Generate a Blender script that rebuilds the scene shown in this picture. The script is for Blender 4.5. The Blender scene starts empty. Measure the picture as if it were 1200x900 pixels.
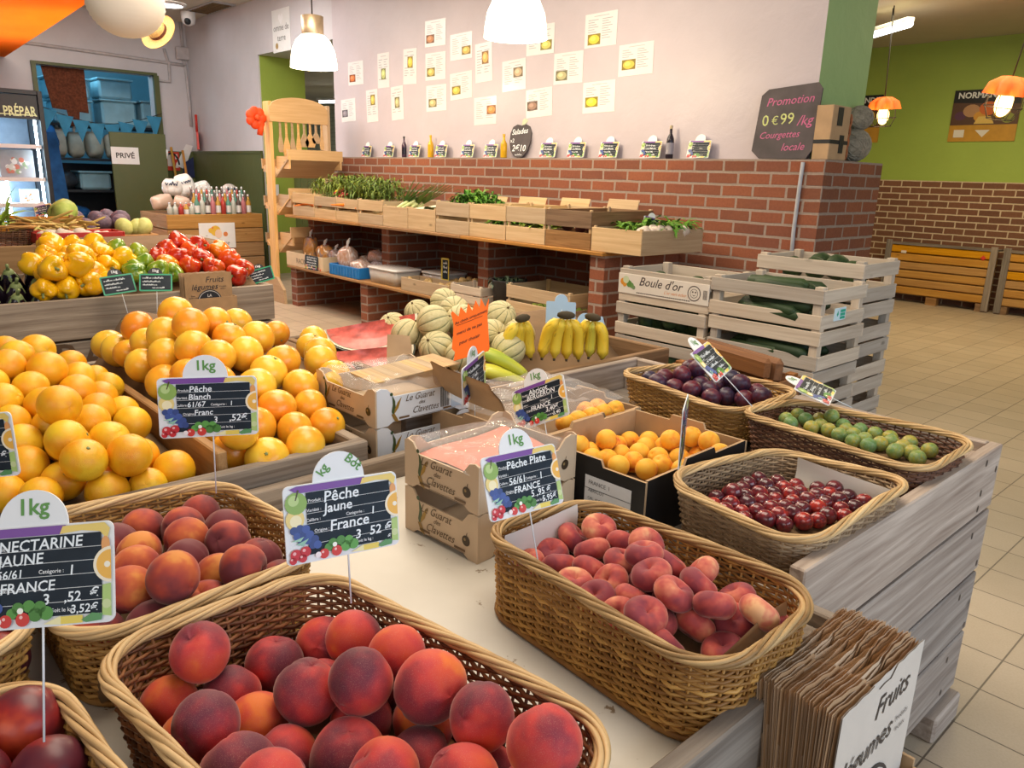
import bpy, math, random
from mathutils import Vector, Matrix, Euler, noise as mnoise
random.seed(7)
SC = bpy.context.scene
COL = SC.collection
PI = math.pi
R = math.radians

# ------------------------------------------------------------------ camera, light, exposure
cam = bpy.data.cameras.new('camera'); cam.sensor_width = 36.0; cam.lens = 27.0; cam.clip_start = 0.02; cam.clip_end = 100
camo = bpy.data.objects.new('camera', cam); COL.objects.link(camo)
camo.location = (0, 0, 1.35)
_yaw, _pit, _rol = R(-47.3), R(15.2), R(1.65)
_F = Vector((math.sin(_yaw)*math.cos(_pit), math.cos(_yaw)*math.cos(_pit), -math.sin(_pit)))
_r0 = Vector((math.cos(_yaw), -math.sin(_yaw), 0)); _u0 = _r0.cross(_F)
_Rt = math.cos(_rol)*_r0 + math.sin(_rol)*_u0; _Up = -math.sin(_rol)*_r0 + math.cos(_rol)*_u0
camo.rotation_euler = Matrix((_Rt, _Up, -_F)).transposed().to_euler()
SC.camera = camo
SC.view_settings.view_transform = 'Standard'; SC.view_settings.look = 'None'
SC.view_settings.gamma = 1.0; SC.view_settings.use_curve_mapping = False
SC.view_settings.exposure = -0.02
SC.cycles.max_bounces = 6; SC.cycles.diffuse_bounces = 3; SC.cycles.glossy_bounces = 2
SC.cycles.transmission_bounces = 4; SC.cycles.transparent_max_bounces = 12
SC.cycles.caustics_reflective = False; SC.cycles.caustics_refractive = False
SC.cycles.sample_clamp_indirect = 4.0

W = bpy.data.worlds.new('world'); SC.world = W; W.use_nodes = True
W.node_tree.nodes['Background'].inputs[0].default_value = (0.86, 0.92, 1.0, 1)
W.node_tree.nodes['Background'].inputs[1].default_value = 0.10

def area(name, loc, target, size, size_y, power, color):
    l = bpy.data.lights.new(name, 'AREA'); l.shape = 'RECTANGLE'; l.size = size; l.size_y = size_y
    l.energy = power; l.color = color
    o = bpy.data.objects.new(name, l); COL.objects.link(o); o.location = loc
    o.rotation_euler = (Vector(target)-Vector(loc)).to_track_quat('-Z', 'Y').to_euler()
    return o
# daylight from the shop window at the right, warm ceiling lighting over the displays
area('window_daylight', (2.6, 1.6, 1.7), (-1.0, 1.6, 0.8), 3.6, 2.4, 95, (0.70, 0.84, 1.0))
area('window_daylight', (0.9, -2.2, 2.3), (-1.2, 1.0, 0.7), 3.0, 1.6, 34, (1.0, 0.95, 0.9))
area('ceiling_light_bank', (-1.6, 1.2, 3.1), (-1.6, 1.2, 0), 2.6, 1.4, 76, (1.0, 0.87, 0.70))
area('ceiling_light_bank', (-4.6, 2.4, 3.1), (-4.6, 2.7, 0), 2.8, 1.6, 108, (1.0, 0.86, 0.68))
area('ceiling_light_bank', (-8.6, 2.4, 3.15), (-8.8, 2.6, 0), 3.0, 1.8, 125, (1.0, 0.95, 0.90))
area('ceiling_light_bank', (-2.2, 7.6, 2.9), (-2.2, 7.6, 0), 3.0, 2.0, 95, (1.0, 0.84, 0.52))

# ------------------------------------------------------------------ materials
MATS = {}
def _new(name):
    m = bpy.data.materials.new(name); m.use_nodes = True
    nt = m.node_tree; b = nt.nodes['Principled BSDF']
    MATS[name] = m
    return m, nt, b
def N(nt, t, **kw):
    n = nt.nodes.new(t)
    for k, v in kw.items(): setattr(n, k, v)
    return n
def ramp(nt, fac, stops):
    r = N(nt, 'ShaderNodeValToRGB')
    e = r.color_ramp.elements
    while len(e) < len(stops): e.new(0.5)
    for k, (p, c) in enumerate(stops): e[k].position = p; e[k].color = (*c, 1)
    nt.links.new(fac, r.inputs[0]); return r.outputs[0]
def mixc(nt, fac, a, b, mode='MIX'):
    m = N(nt, 'ShaderNodeMix', data_type='RGBA', blend_type=mode)
    for s, v in ((m.inputs[0], fac), (m.inputs[6], a), (m.inputs[7], b)):
        if hasattr(v, 'is_output'): nt.links.new(v, s)
        elif isinstance(v, (tuple, list)): s.default_value = (*v[:3], 1)
        else: s.default_value = v
    return m.outputs[2]
def math_(nt, op, a, b=0.0):
    m = N(nt, 'ShaderNodeMath', operation=op)
    for s, v in zip(m.inputs, (a, b)):
        if hasattr(v, 'is_output'): nt.links.new(v, s)
        else: s.default_value = v
    return m.outputs[0]
def bumpn(nt, b, h, strength=0.3, dist=0.01):
    n = N(nt, 'ShaderNodeBump'); n.inputs['Strength'].default_value = strength; n.inputs['Distance'].default_value = dist
    nt.links.new(h, n.inputs['Height']); nt.links.new(n.outputs[0], b.inputs['Normal'])
def noise(nt, vec, scale, detail=3, rough=0.5, dist=0.0):
    n = N(nt, 'ShaderNodeTexNoise'); n.inputs['Scale'].default_value = scale; n.inputs['Detail'].default_value = detail
    n.inputs['Roughness'].default_value = rough; n.inputs['Distortion'].default_value = dist
    if vec is not None: nt.links.new(vec, n.inputs['Vector'])
    return n
def objc(nt): return N(nt, 'ShaderNodeTexCoord').outputs['Object']
def attr(nt, name): return N(nt, 'ShaderNodeAttribute', attribute_name=name)

def plain(name, c, rough=0.6, var=0.12, scale=14, bump=0.0, metal=0.0, spec=0.4):
    if name in MATS: return MATS[name]
    m, nt, b = _new(name)
    n = noise(nt, objc(nt), scale)
    d = tuple(max(0, x*(1-var)) for x in c); l = tuple(min(1, x*(1+var)) for x in c)
    nt.links.new(ramp(nt, n.outputs[0], [(0.3, d), (0.7, l)]), b.inputs['Base Color'])
    b.inputs['Roughness'].default_value = rough; b.inputs['Metallic'].default_value = metal
    b.inputs['Specular IOR Level'].default_value = spec
    if bump: bumpn(nt, b, n.outputs[0], bump, 0.004)
    return m
def wood(name, c1, c2, rough=0.7, grain=1.0, knots=True, weather=0.0):
    """planks: colour follows the per-plank grain coordinates 'gc' and the per-plank random 'tone'"""
    m, nt, b = _new(name)
    g = attr(nt, 'gc').outputs['Vector']; t = attr(nt, 'tone').outputs['Fac']
    mp = N(nt, 'ShaderNodeMapping'); mp.inputs['Scale'].default_value = (1.1, 26, 26); nt.links.new(g, mp.inputs[0])
    n1 = noise(nt, mp.outputs[0], 1.8*grain, 5, 0.6, 0.5)
    mp2 = N(nt, 'ShaderNodeMapping'); mp2.inputs['Scale'].default_value = (3, 170, 170); nt.links.new(g, mp2.inputs[0])
    n2 = noise(nt, mp2.outputs[0], 1.5, 3, 0.6)
    c = ramp(nt, n1.outputs[0], [(0.32, c2), (0.5, tuple((x+y)/2 for x, y in zip(c1, c2))), (0.66, c1)])
    c = mixc(nt, math_(nt, 'MULTIPLY', n2.outputs[0], 0.45), c, c2)
    hv = N(nt, 'ShaderNodeHueSaturation'); nt.links.new(c, hv.inputs['Color'])
    nt.links.new(math_(nt, 'ADD', math_(nt, 'MULTIPLY', t, 0.45), 0.78), hv.inputs['Value'])
    nt.links.new(math_(nt, 'ADD', math_(nt, 'MULTIPLY', t, 0.3), 0.85), hv.inputs['Saturation'])
    c = hv.outputs[0]
    if knots:
        v = N(nt, 'ShaderNodeTexVoronoi'); mp3 = N(nt, 'ShaderNodeMapping'); mp3.inputs['Scale'].default_value = (3, 7, 7)
        nt.links.new(g, mp3.inputs[0]); nt.links.new(mp3.outputs[0], v.inputs['Vector']); v.inputs['Scale'].default_value = 1.0
        k = ramp(nt, v.outputs['Distance'], [(0.02, (1, 1, 1)), (0.09, (0, 0, 0))])
        c = mixc(nt, math_(nt, 'MULTIPLY', k, 0.75), c, tuple(x*0.3 for x in c2))
    nt.links.new(c, b.inputs['Base Color']); b.inputs['Roughness'].default_value = rough
    b.inputs['Specular IOR Level'].default_value = 0.25
    bumpn(nt, b, n2.outputs[0], 0.25, 0.002)
    return m
def strand(name, c1, c2, rough=0.5):
    """willow: tone per strand + noise"""
    m, nt, b = _new(name)
    t = attr(nt, 'tone').outputs['Fac']; n = noise(nt, objc(nt), 26, 3)
    f = math_(nt, 'ADD', math_(nt, 'MULTIPLY', t, 0.6), math_(nt, 'MULTIPLY', n.outputs[0], 0.5))
    nt.links.new(ramp(nt, f, [(0.2, c2), (0.85, c1)]), b.inputs['Base Color'])
    b.inputs['Roughness'].default_value = rough; b.inputs['Specular IOR Level'].default_value = 0.35
    return m
def vcol(name, rough=0.6, var=0.15, scale=40, spec=0.4):
    """colour from the mesh's own print colours 'col'"""
    m, nt, b = _new(name)
    a = attr(nt, 'col').outputs['Color']
    n = noise(nt, objc(nt), scale, 3)
    c = mixc(nt, var*2, a, ramp(nt, n.outputs[0], [(0.3, (0.55, 0.55, 0.55)), (0.7, (1, 1, 1))]), 'MULTIPLY')
    nt.links.new(c, b.inputs['Base Color']); b.inputs['Roughness'].default_value = rough
    b.inputs['Specular IOR Level'].default_value = spec
    return m
def emit(name, c, s, base=(0.9, 0.9, 0.9)):
    m, nt, b = _new(name)
    b.inputs['Base Color'].default_value = (*base, 1); b.inputs['Emission Color'].default_value = (*c, 1)
    b.inputs['Emission Strength'].default_value = s
    return m

# ------------------------------------------------------------------ mesh builder
def rotm(rx=0, ry=0, rz=0): return Euler((rx, ry, rz)).to_matrix()
class MB:
    def __init__(s):
        s.v = []; s.f = []; s.mi = []; s.sm = []; s.gc = []; s.tone = []; s.col = []
        s.m = 0; s.c = (1, 1, 1); s.rnd = random.Random(len(bpy.data.meshes)*7+1)
    def add(s, vs, fs, smooth=False, M=None, gc=None, tone=None):
        o = len(s.v)
        vs = [Vector(v) for v in vs]
        if gc is None:
            gc = vs
        s.gc += [tuple(g) for g in gc]
        if M is not None: vs = [M @ v for v in vs]
        s.v += [tuple(v) for v in vs]
        s.tone += [s.rnd.random() if tone is None else tone]*len(vs)
        if tone is None and len(vs): s.tone[o:] = [s.tone[o]]*len(vs)
        s.col += [s.c]*len(vs)
        for f in fs: s.f.append(tuple(o+i for i in f)); s.mi.append(s.m); s.sm.append(smooth)
        return s
    def box(s, c, d, rot=None, M=None, tone=None, bev=0.0):
        x, y, z = (k/2 for k in d)
        if bev > 0:
            bv = min(bev, x*0.9, y*0.9, z*0.9); vs = []; idx = {}
            for sx in (-1, 1):
                for sy in (-1, 1):
                    for sz in (-1, 1):
                        for k in range(3):
                            p = [sx*x, sy*y, sz*z]
                            for j in range(3):
                                if j != k: p[j] -= (sx, sy, sz)[j]*bv
                            idx[(sx, sy, sz, k)] = len(vs); vs.append(p)
            fs = []
            for k in range(3):
                a, b = [(1, 2), (2, 0), (0, 1)][k]
                for sg in (-1, 1):
                    q = []
                    for (u, w) in ((-1, -1), (1, -1), (1, 1), (-1, 1)):
                        t = [0, 0, 0]; t[k] = sg; t[a] = u; t[b] = w; q.append(idx[(*t, k)])
                    fs.append(q if sg > 0 else q[::-1])
            for k in range(3):           # edges along axis k
                a, b = [(1, 2), (2, 0), (0, 1)][k]
                for u in (-1, 1):
                    for w in (-1, 1):
                        t0 = [0, 0, 0]; t1 = [0, 0, 0]
                        t0[k] = -1; t1[k] = 1; t0[a] = t1[a] = u; t0[b] = t1[b] = w
                        q = [idx[(*t0, a)], idx[(*t1, a)], idx[(*t1, b)], idx[(*t0, b)]]
                        fs.append(q if u*w < 0 else q[::-1])
            for sx in (-1, 1):
                for sy in (-1, 1):
                    for sz in (-1, 1):
                        q = [idx[(sx, sy, sz, k)] for k in range(3)]
                        fs.append(q if sx*sy*sz > 0 else q[::-1])
        else:
            vs = [(sx*x, sy*y, sz*z) for sx in (-1, 1) for sy in (-1, 1) for sz in (-1, 1)]
            fs = [(0, 1, 3, 2), (4, 6, 7, 5), (0, 4, 5, 1), (2, 3, 7, 6), (0, 2, 6, 4), (1, 5, 7, 3)]
        ax = max(range(3), key=lambda k: d[k]); o = Vector((s.rnd.uniform(0, 9), s.rnd.uniform(0, 9), s.rnd.uniform(0, 9)))
        gc = [Vector((v[ax], v[(ax+1) % 3], v[(ax+2) % 3]))+o for v in vs]
        T = Matrix.Translation(c)
        if rot is not None: T = T @ rot.to_4x4()
        if M is not None: T = M @ T
        return s.add(vs, fs, False, T, gc, tone)
    def tube(s, pts, r, n=8, M=None, tone=None, closed=False, cap=True, smooth=True):
        pts = [Vector(p) for p in pts]; m = len(pts)
        rs = r if isinstance(r, (list, tuple)) else [r]*m
        vs = []; gc = []; L = 0; up = None; o = s.rnd.uniform(0, 9)
        for i, p in enumerate(pts):
            a = pts[i-1] if (i or closed) else pts[0]; b = pts[(i+1) % m] if (i < m-1 or closed) else pts[-1]
            t = (b-a).normalized() if (b-a).length > 1e-9 else Vector((0, 0, 1))
            if up is None: up = t.orthogonal().normalized()
            up = (up-t*up.dot(t)); up = up.normalized() if up.length > 1e-6 else t.orthogonal().normalized()
            w = t.cross(up)
            if i: L += (p-pts[i-1]).length
            for k in range(n):
                an = 2*PI*k/n
                vs.append(p+(up*math.cos(an)+w*math.sin(an))*rs[i]); gc.append((L+o, rs[i]*math.cos(an), rs[i]*math.sin(an)+o))
        fs = []
        for i in range(m if closed else m-1):
            j = (i+1) % m
            for k in range(n): fs.append((i*n+k, i*n+(k+1) % n, j*n+(k+1) % n, j*n+k))
        if cap and not closed: fs += [tuple(range(n))[::-1], tuple((m-1)*n+k for k in range(n))]
        return s.add(vs, fs, smooth, M, gc, tone)
    def lathe(s, prof, n=24, M=None, cap=True, fn=None, tone=None):
        """prof: list of (radius, z); fn(angle, i)->radius factor"""
        vs = []; fs = []
        for i, (r, z) in enumerate(prof):
            for k in range(n):
                a = 2*PI*k/n; q = r*(fn(a, i) if fn else 1)
                vs.append((q*math.cos(a), q*math.sin(a), z))
        for i in range(len(prof)-1):
            for k in range(n): fs.append((i*n+k, i*n+(k+1) % n, (i+1)*n+(k+1) % n, (i+1)*n+k))
        if cap: fs += [tuple(range(n))[::-1], tuple((len(prof)-1)*n+k for k in range(n))]
        return s.add(vs, fs, True, M, None, tone)
    def prism(s, outline, t, M=None, tone=None):
        """2-D outline (x,z) counter-clockwise seen from -y; front face at y=0, back at y=t"""
        n = len(outline)
        vs = [(x, 0, z) for x, z in outline]+[(x, t, z) for x, z in outline]
        fs = [tuple(range(n)), tuple(range(2*n-1, n-1, -1))]+[(i, i+n, (i+1) % n+n, (i+1) % n) for i in range(n)]
        return s.add(vs, fs, False, M, None, tone)
    def flat(s, outline, y=0.0, M=None):
        return s.add([(x, y, z) for x, z in outline], [tuple(range(len(outline)))], False, M)
    def sphere(s, c, r, nu=16, nv=10, sc=(1, 1, 1), M=None, fn=None, rot=None, tone=None):
        vs = []; fs = []
        for i in range(nv+1):
            th = PI*i/nv
            for k in range(nu):
                ph = 2*PI*k/nu
                p = Vector((math.sin(th)*math.cos(ph), math.sin(th)*math.sin(ph), math.cos(th)))
                q = fn(th, ph) if fn else 1.0
                p = Vector((p.x*sc[0], p.y*sc[1], p.z*sc[2]))*r*q
                vs.append(p)
        for i in range(nv):
            for k in range(nu):
                a, b, c2, d = i*nu+k, i*nu+(k+1) % nu, (i+1)*nu+(k+1) % nu, (i+1)*nu+k
                fs.append((a, d, c2, b))
        T = Matrix.Translation(c)
        if rot is not None: T = T @ rot.to_4x4()
        if M is not None: T = M @ T
        return s.add(vs, fs, True, T, None, tone)
    def text(s, body, size, M, shear=0.0, align='LEFT', bold=0.0, sx=1.0):
        """flat lettering in the local x-z plane"""
        vs, fs = glyphs(body, shear, align, bold)
        o = Matrix.Identity(4)
        return s.add([(x*size*sx, 0, y*size) for x, y in vs], fs, False, M @ o)
    def build(s, name, mats, parent=None, loc=None, rot=None):
        me = bpy.data.meshes.new(name)
        me.from_pydata(s.v, [], s.f)
        if not isinstance(mats, (list, tuple)): mats = [mats]
        for m in mats: me.materials.append(m)
        me.polygons.foreach_set('material_index', s.mi); me.polygons.foreach_set('use_smooth', s.sm)
        a = me.attributes.new('gc', 'FLOAT_VECTOR', 'POINT'); a.data.foreach_set('vector', [x for g in s.gc for x in g])
        a = me.attributes.new('tone', 'FLOAT', 'POINT'); a.data.foreach_set('value', s.tone)
        if any(c != (1, 1, 1) for c in s.col):
            a = me.attributes.new('col', 'FLOAT_COLOR', 'POINT'); a.data.foreach_set('color', [x for c in s.col for x in (*c, 1)])
        me.update()
        o = bpy.data.objects.new(name, me); COL.objects.link(o)
        if parent is not None: o.parent = parent
        if loc is not None: o.location = loc
        if rot is not None: o.rotation_euler = rot
        return o
_G = {}
def glyphs(body, shear=0.0, align='LEFT', bold=0.0):
    k = (body, shear, align, bold)
    if k not in _G:
        cu = bpy.data.curves.new('lettering', 'FONT'); cu.body = body; cu.size = 1.0; cu.align_x = align; cu.shear = shear
        cu.offset = bold; cu.resolution_u = 2
        o = bpy.data.objects.new('lettering', cu); COL.objects.link(o)
        bpy.context.view_layer.update()
        me = bpy.data.meshes.new_from_object(o.evaluated_get(bpy.context.evaluated_depsgraph_get()))
        _G[k] = ([(v.co.x, v.co.y) for v in me.vertices], [tuple(p.vertices) for p in me.polygons])
        bpy.data.objects.remove(o); bpy.data.curves.remove(cu); bpy.data.meshes.remove(me)
    return _G[k]
def T(x=0, y=0, z=0, rx=0, ry=0, rz=0): return Matrix.Translation((x, y, z)) @ Euler((rx, ry, rz)).to_matrix().to_4x4()

def tag(o, label, cat, group=None, kind=None):
    o['label'] = label; o['category'] = cat
    if group: o['group'] = group
    if kind: o['kind'] = kind
    return o
def struct(o, label=None, cat=None):
    o['kind'] = 'structure'
    if label: o['label'] = label
    if cat: o['category'] = cat
    return o
def thing(name, label, cat, loc=(0, 0, 0), rot=(0, 0, 0), group=None):
    o = bpy.data.objects.new(name, None); COL.objects.link(o); o.empty_display_size = 0.05
    o.location = loc; o.rotation_euler = rot
    return tag(o, label, cat, group)
def copy_tree(o, parent=None):
    c = o.copy(); COL.objects.link(c)
    if parent is not None: c.parent = parent
    for ch in list(o.children): copy_tree(ch, c)
    return c
def circ(cx, cz, r, n=16, a0=0, a1=2*PI, sx=1.0, sz=1.0):
    full = abs(a1-a0-2*PI) < 1e-6
    return [(cx+r*sx*math.cos(a0+(a1-a0)*k/(n if full else n-1)), cz+r*sz*math.sin(a0+(a1-a0)*k/(n if full else n-1))) for k in range(n)]
def rrect(x0, z0, x1, z1, r, n=5):
    p = []
    for cx, cz, a in ((x1-r, z0+r, -PI/2), (x1-r, z1-r, 0), (x0+r, z1-r, PI/2), (x0+r, z0+r, PI)):
        p += [(cx+r*math.cos(a+PI/2*k/n), cz+r*math.sin(a+PI/2*k/n)) for k in range(n+1)]
    return p

# ------------------------------------------------------------------ room shell
def tile_mat():
    m, nt, b = _new('floor_tiles')
    mp = N(nt, 'ShaderNodeMapping'); mp.inputs['Location'].default_value = (0.4635, -2.037, 0); nt.links.new(objc(nt), mp.inputs[0])
    br = N(nt, 'ShaderNodeTexBrick', offset=0.0, squash=1.0)
    br.inputs['Scale'].default_value = 1; br.inputs['Brick Width'].default_value = 0.214; br.inputs['Row Height'].default_value = 0.2025
    br.inputs['Mortar Size'].default_value = 0.0028; br.inputs['Mortar Smooth'].default_value = 0.3
    br.inputs['Color1'].default_value = (0.52, 0.415, 0.305, 1); br.inputs['Color2'].default_value = (0.455, 0.36, 0.26, 1)
    br.inputs['Mortar'].default_value = (0.15, 0.115, 0.085, 1)
    nt.links.new(mp.outputs[0], br.inputs[0])
    n = noise(nt, objc(nt), 4, 5, 0.6); n2 = noise(nt, objc(nt), 160, 2)
    c = mixc(nt, 0.35, br.outputs[0], ramp(nt, n.outputs[0], [(0.3, (0.72, 0.68, 0.62)), (0.7, (1, 1, 1))]), 'MULTIPLY')
    c = mixc(nt, 0.2, c, ramp(nt, n2.outputs[0], [(0.35, (0.7, 0.66, 0.6)), (0.6, (1, 1, 1))]), 'MULTIPLY')
    nt.links.new(c, b.inputs['Base Color']); b.inputs['Roughness'].default_value = 0.42
    bumpn(nt, b, math_(nt, 'SUBTRACT', 1.0, br.outputs['Fac']), 0.4, 0.002)
    return m
def brick_mat(name, c1, c2, c3, mortar, course, length, top, msize=0.009, patch=(0.6, 0.5, 0.45)):
    m, nt, b = _new(name)
    sp = N(nt, 'ShaderNodeSeparateXYZ'); nt.links.new(objc(nt), sp.inputs[0])
    cb = N(nt, 'ShaderNodeCombineXYZ'); nt.links.new(math_(nt, 'ADD', sp.outputs[0], sp.outputs[1]), cb.inputs[0])
    nt.links.new(math_(nt, 'SUBTRACT', sp.outputs[2], top-course*60), cb.inputs[1])
    nz = noise(nt, objc(nt), 9, 2)
    wob = N(nt, 'ShaderNodeVectorMath', operation='MULTIPLY_ADD'); nt.links.new(nz.outputs[1], wob.inputs[0]); wob.inputs[1].default_value = (0.012, 0.008, 0); nt.links.new(cb.outputs[0], wob.inputs[2])
    br = N(nt, 'ShaderNodeTexBrick', offset=0.5)
    br.inputs['Scale'].default_value = 1; br.inputs['Brick Width'].default_value = length; br.inputs['Row Height'].default_value = course
    br.inputs['Mortar Size'].default_value = msize; br.inputs['Mortar Smooth'].default_value = 0.25; br.inputs['Bias'].default_value = -0.1
    br.inputs['Color1'].default_value = (*c1, 1); br.inputs['Color2'].default_value = (*c2, 1); br.inputs['Mortar'].default_value = (*mortar, 1)
    nt.links.new(wob.outputs[0], br.inputs[0])
    n = noise(nt, objc(nt), 2.2, 4, 0.6); n2 = noise(nt, objc(nt), 60, 4, 0.7)
    c = mixc(nt, math_(nt, 'MULTIPLY', math_(nt, 'SUBTRACT', 1.0, br.outputs['Fac']), 0.35), br.outputs[0], ramp(nt, n.outputs[0], [(0.35, c3), (0.65, c1)]))
    c = mixc(nt, 0.5, c, ramp(nt, n2.outputs[0], [(0.3, patch), (0.65, (1, 1, 1))]), 'MULTIPLY')
    nt.links.new(c, b.inputs['Base Color']); b.inputs['Roughness'].default_value = 0.85
    h = math_(nt, 'ADD', math_(nt, 'SUBTRACT', 1.0, br.outputs['Fac']), math_(nt, 'MULTIPLY', n2.outputs[0], 0.3))
    bumpn(nt, b, h, 0.6, 0.006)
    return m
def plaster(name, c, rough=0.55, var=0.06, bump=0.25):
    m, nt, b = _new(name)
    n = noise(nt, objc(nt), 1.6, 5, 0.6); n2 = noise(nt, objc(nt), 5.5, 5, 0.6, 0.4)
    nt.links.new(ramp(nt, n.outputs[0], [(0.3, tuple(x*(1-var) for x in c)), (0.7, tuple(min(1, x*(1+var)) for x in c))]), b.inputs['Base Color'])
    b.inputs['Roughness'].default_value = rough; bumpn(nt, b, n2.outputs[0], bump, 0.02)
    return m
M_TILE = tile_mat()
M_BRICK = brick_mat('red_brick', (0.27, 0.083, 0.040), (0.105, 0.040, 0.030), (0.34, 0.115, 0.04), (0.33, 0.26, 0.215), 0.0755, 0.223, 1.487)
M_BRICKFAR = brick_mat('brown_brick', (0.20, 0.085, 0.045), (0.13, 0.055, 0.032), (0.24, 0.11, 0.05), (0.62, 0.50, 0.34), 0.0755, 0.225, 1.425, 0.008)
M_BRICKPALE = brick_mat('pale_brick', (0.62, 0.62, 0.42), (0.56, 0.58, 0.38), (0.66, 0.64, 0.46), (0.42, 0.42, 0.28), 0.09, 0.24, 1.425, 0.008)
M_LILAC = plaster('lilac_plaster', (0.545, 0.48, 0.515), 0.42)
M_LILAC2 = plaster('pale_lilac_plaster', (0.60, 0.57, 0.60), 0.5)
M_GREEN = plaster('lime_green_paint', (0.31, 0.42, 0.065), 0.6)
M_SAGE = plaster('sage_green_plaster', (0.32, 0.50, 0.20), 0.6)
M_OLIVE = plaster('olive_green_paint', (0.085, 0.10, 0.03), 0.45)
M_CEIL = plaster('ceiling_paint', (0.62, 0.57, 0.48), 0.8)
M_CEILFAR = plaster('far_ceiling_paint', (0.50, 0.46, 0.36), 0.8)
def cloth_mat():
    m, nt, b = _new('orange_canopy_cloth')
    n = noise(nt, objc(nt), 1.2, 4, 0.6); c = ramp(nt, n.outputs[0], [(0.3, (0.84, 0.31, 0.014)), (0.7, (0.92, 0.38, 0.02))])
    nt.links.new(c, b.inputs['Base Color']); b.inputs['Roughness'].default_value = 0.8
    tr = N(nt, 'ShaderNodeBsdfTranslucent'); nt.links.new(c, tr.inputs[0]); mx = N(nt, 'ShaderNodeMixShader'); mx.inputs[0].default_value = 0.6
    nt.links.new(b.outputs[0], mx.inputs[1]); nt.links.new(tr.outputs[0], mx.inputs[2]); nt.links.new(mx.outputs[0], nt.nodes['Material Output'].inputs[0])
    return m
M_ORANGE = cloth_mat()
M_BLUEWALL = plaster('store_wall_paint', (0.30, 0.55, 0.66), 0.7)

def slab(name, x0, x1, y0, y1, z0, z1, mat, parent=None):
    b = MB(); b.box(((x0+x1)/2, (y0+y1)/2, (z0+z1)/2), (x1-x0, y1-y0, z1-z0))
    return b.build(name, mat, parent)
struct(slab('floor', -16, 4, -4, 10.3, -0.1, 0, M_TILE), 'beige tiled shop floor', 'floor')
struct(slab('ceiling', -12.2, 1.2, -2.5, 4.5, 3.31, 3.42, M_CEIL), 'off white ceiling', 'ceiling')
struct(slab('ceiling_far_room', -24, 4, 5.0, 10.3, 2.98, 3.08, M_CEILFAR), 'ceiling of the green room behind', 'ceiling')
# back wall: left piece, lintel over the opening, papered piece on the brick base
struct(slab('wall_back_left', -12.05, -9.66, 4.5, 4.95, 0, 3.31, M_LILAC2), 'pale lilac wall left of the opening', 'wall')
struct(slab('wall_back_lintel', -9.66, -7.84, 4.5, 5.05, 2.69, 3.31, M_LILAC2), 'lilac wall above the opening', 'wall')
wb = MB()
wb.box((-5.085, 4.81, 2.4), (5.51, 0.62, 1.83))
wo = wb.build('wall_back', [M_LILAC, M_SAGE])
for p in wo.data.polygons:
    if abs(p.normal.x) > 0.5: p.material_index = 1
struct(wo, 'lilac plaster wall above the brick base', 'wall')
struct(slab('wall_back_base', -7.84, -2.18, 4.4, 5.17, 0, 1.487, M_BRICK), 'red brick base of the back wall', 'wall')
M_GREYTRIM = plain('grey_cement', (0.42, 0.43, 0.46), 0.8)
tb = MB(); tb.tube([(-2.31,4.39,1.471), (-2.314,4.39,1.302), (-2.317,4.39,1.079), (-2.309,4.39,0.851)], 0.012, 6)
struct(tb.build('trim_1', M_GREYTRIM), 'grey vertical joint in the brick base', 'trim')
# reveal of the opening and the olive dado
struct(slab('wall_reveal', -9.70, -9.655, 4.52, 5.12, 0, 2.69, M_GREEN), 'green reveal of the opening', 'wall')
struct(slab('trim_2', -12.0, -9.66, 4.475, 4.505, 0, 1.53, M_OLIVE), 'olive green dado on the back wall', 'trim')
struct(slab('trim_3', -12.0, -9.66, 4.465, 4.5, 1.53, 1.56, M_OLIVE), 'olive rail of the dado', 'trim')
# left wall with the doorway to the store room
lw = MB()
lw.box((-12.05, 0.25, 1.65), (0.2, 4.6, 3.32)); lw.box((-12.05, 3.275, 2.935), (0.2, 1.45, 0.75)); lw.box((-12.05, 4.3, 1.65), (0.2, 0.6, 3.32))
struct(lw.build('wall_left', M_LILAC2), 'pale lilac wall with the store doorway', 'wall')
struct(slab('trim_4', -11.955, -11.93, 4.06, 4.5, 0, 1.55, M_OLIVE), 'olive green dado beside the store door', 'trim')
df = MB()
df.box((-11.93, 2.53, 1.28), (0.06, 0.05, 2.56)); df.box((-11.93, 4.03, 1.28), (0.06, 0.07, 2.56)); df.box((-11.93, 3.275, 2.575), (0.06, 1.54, 0.035))
struct(df.build('door_frame', M_OLIVE), 'olive green frame of the store doorway', 'door frame')
# store room behind
struct(slab('wall_store_back', -14.75, -14.65, 0.8, 5.2, 0, 3.3, M_BLUEWALL), 'store room back wall', 'wall')
struct(slab('wall_store_left', -14.7, -12.15, 1.9, 2.0, 0, 3.3, M_BLUEWALL), 'store room side wall', 'wall')
struct(slab('wall_store_right', -14.7, -12.15, 5.1, 5.2, 0, 3.3, M_BLUEWALL), 'store room far side wall', 'wall')
struct(slab('ceiling_store', -14.7, -12.15, 1.9, 5.2, 3.1, 3.2, M_BLUEWALL), 'store room ceiling', 'ceiling')
pl = bpy.data.lights.new('store_lamp', 'POINT'); pl.energy = 34; pl.color = (0.45, 0.82, 1.0); pl.shadow_soft_size = 0.3
po = bpy.data.objects.new('store_lamp', pl); COL.objects.link(po); po.location = (-13.0, 3.0, 2.9)
# far room
fw = MB()
struct(slab('wall_far', -13, 4, 10.1, 10.3, 0, 3.0, M_GREEN), 'lime green wall of the far room', 'wall')
struct(slab('wall_far_base', -13, 4, 10.04, 10.1, 0, 1.425, M_BRICKFAR), 'brown brick base of the far wall', 'wall')
struct(slab('wall_far_left', -24, -13, 10.05, 10.3, 0, 3.0, M_BRICKPALE), 'pale brick wall seen through the opening', 'wall')
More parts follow.
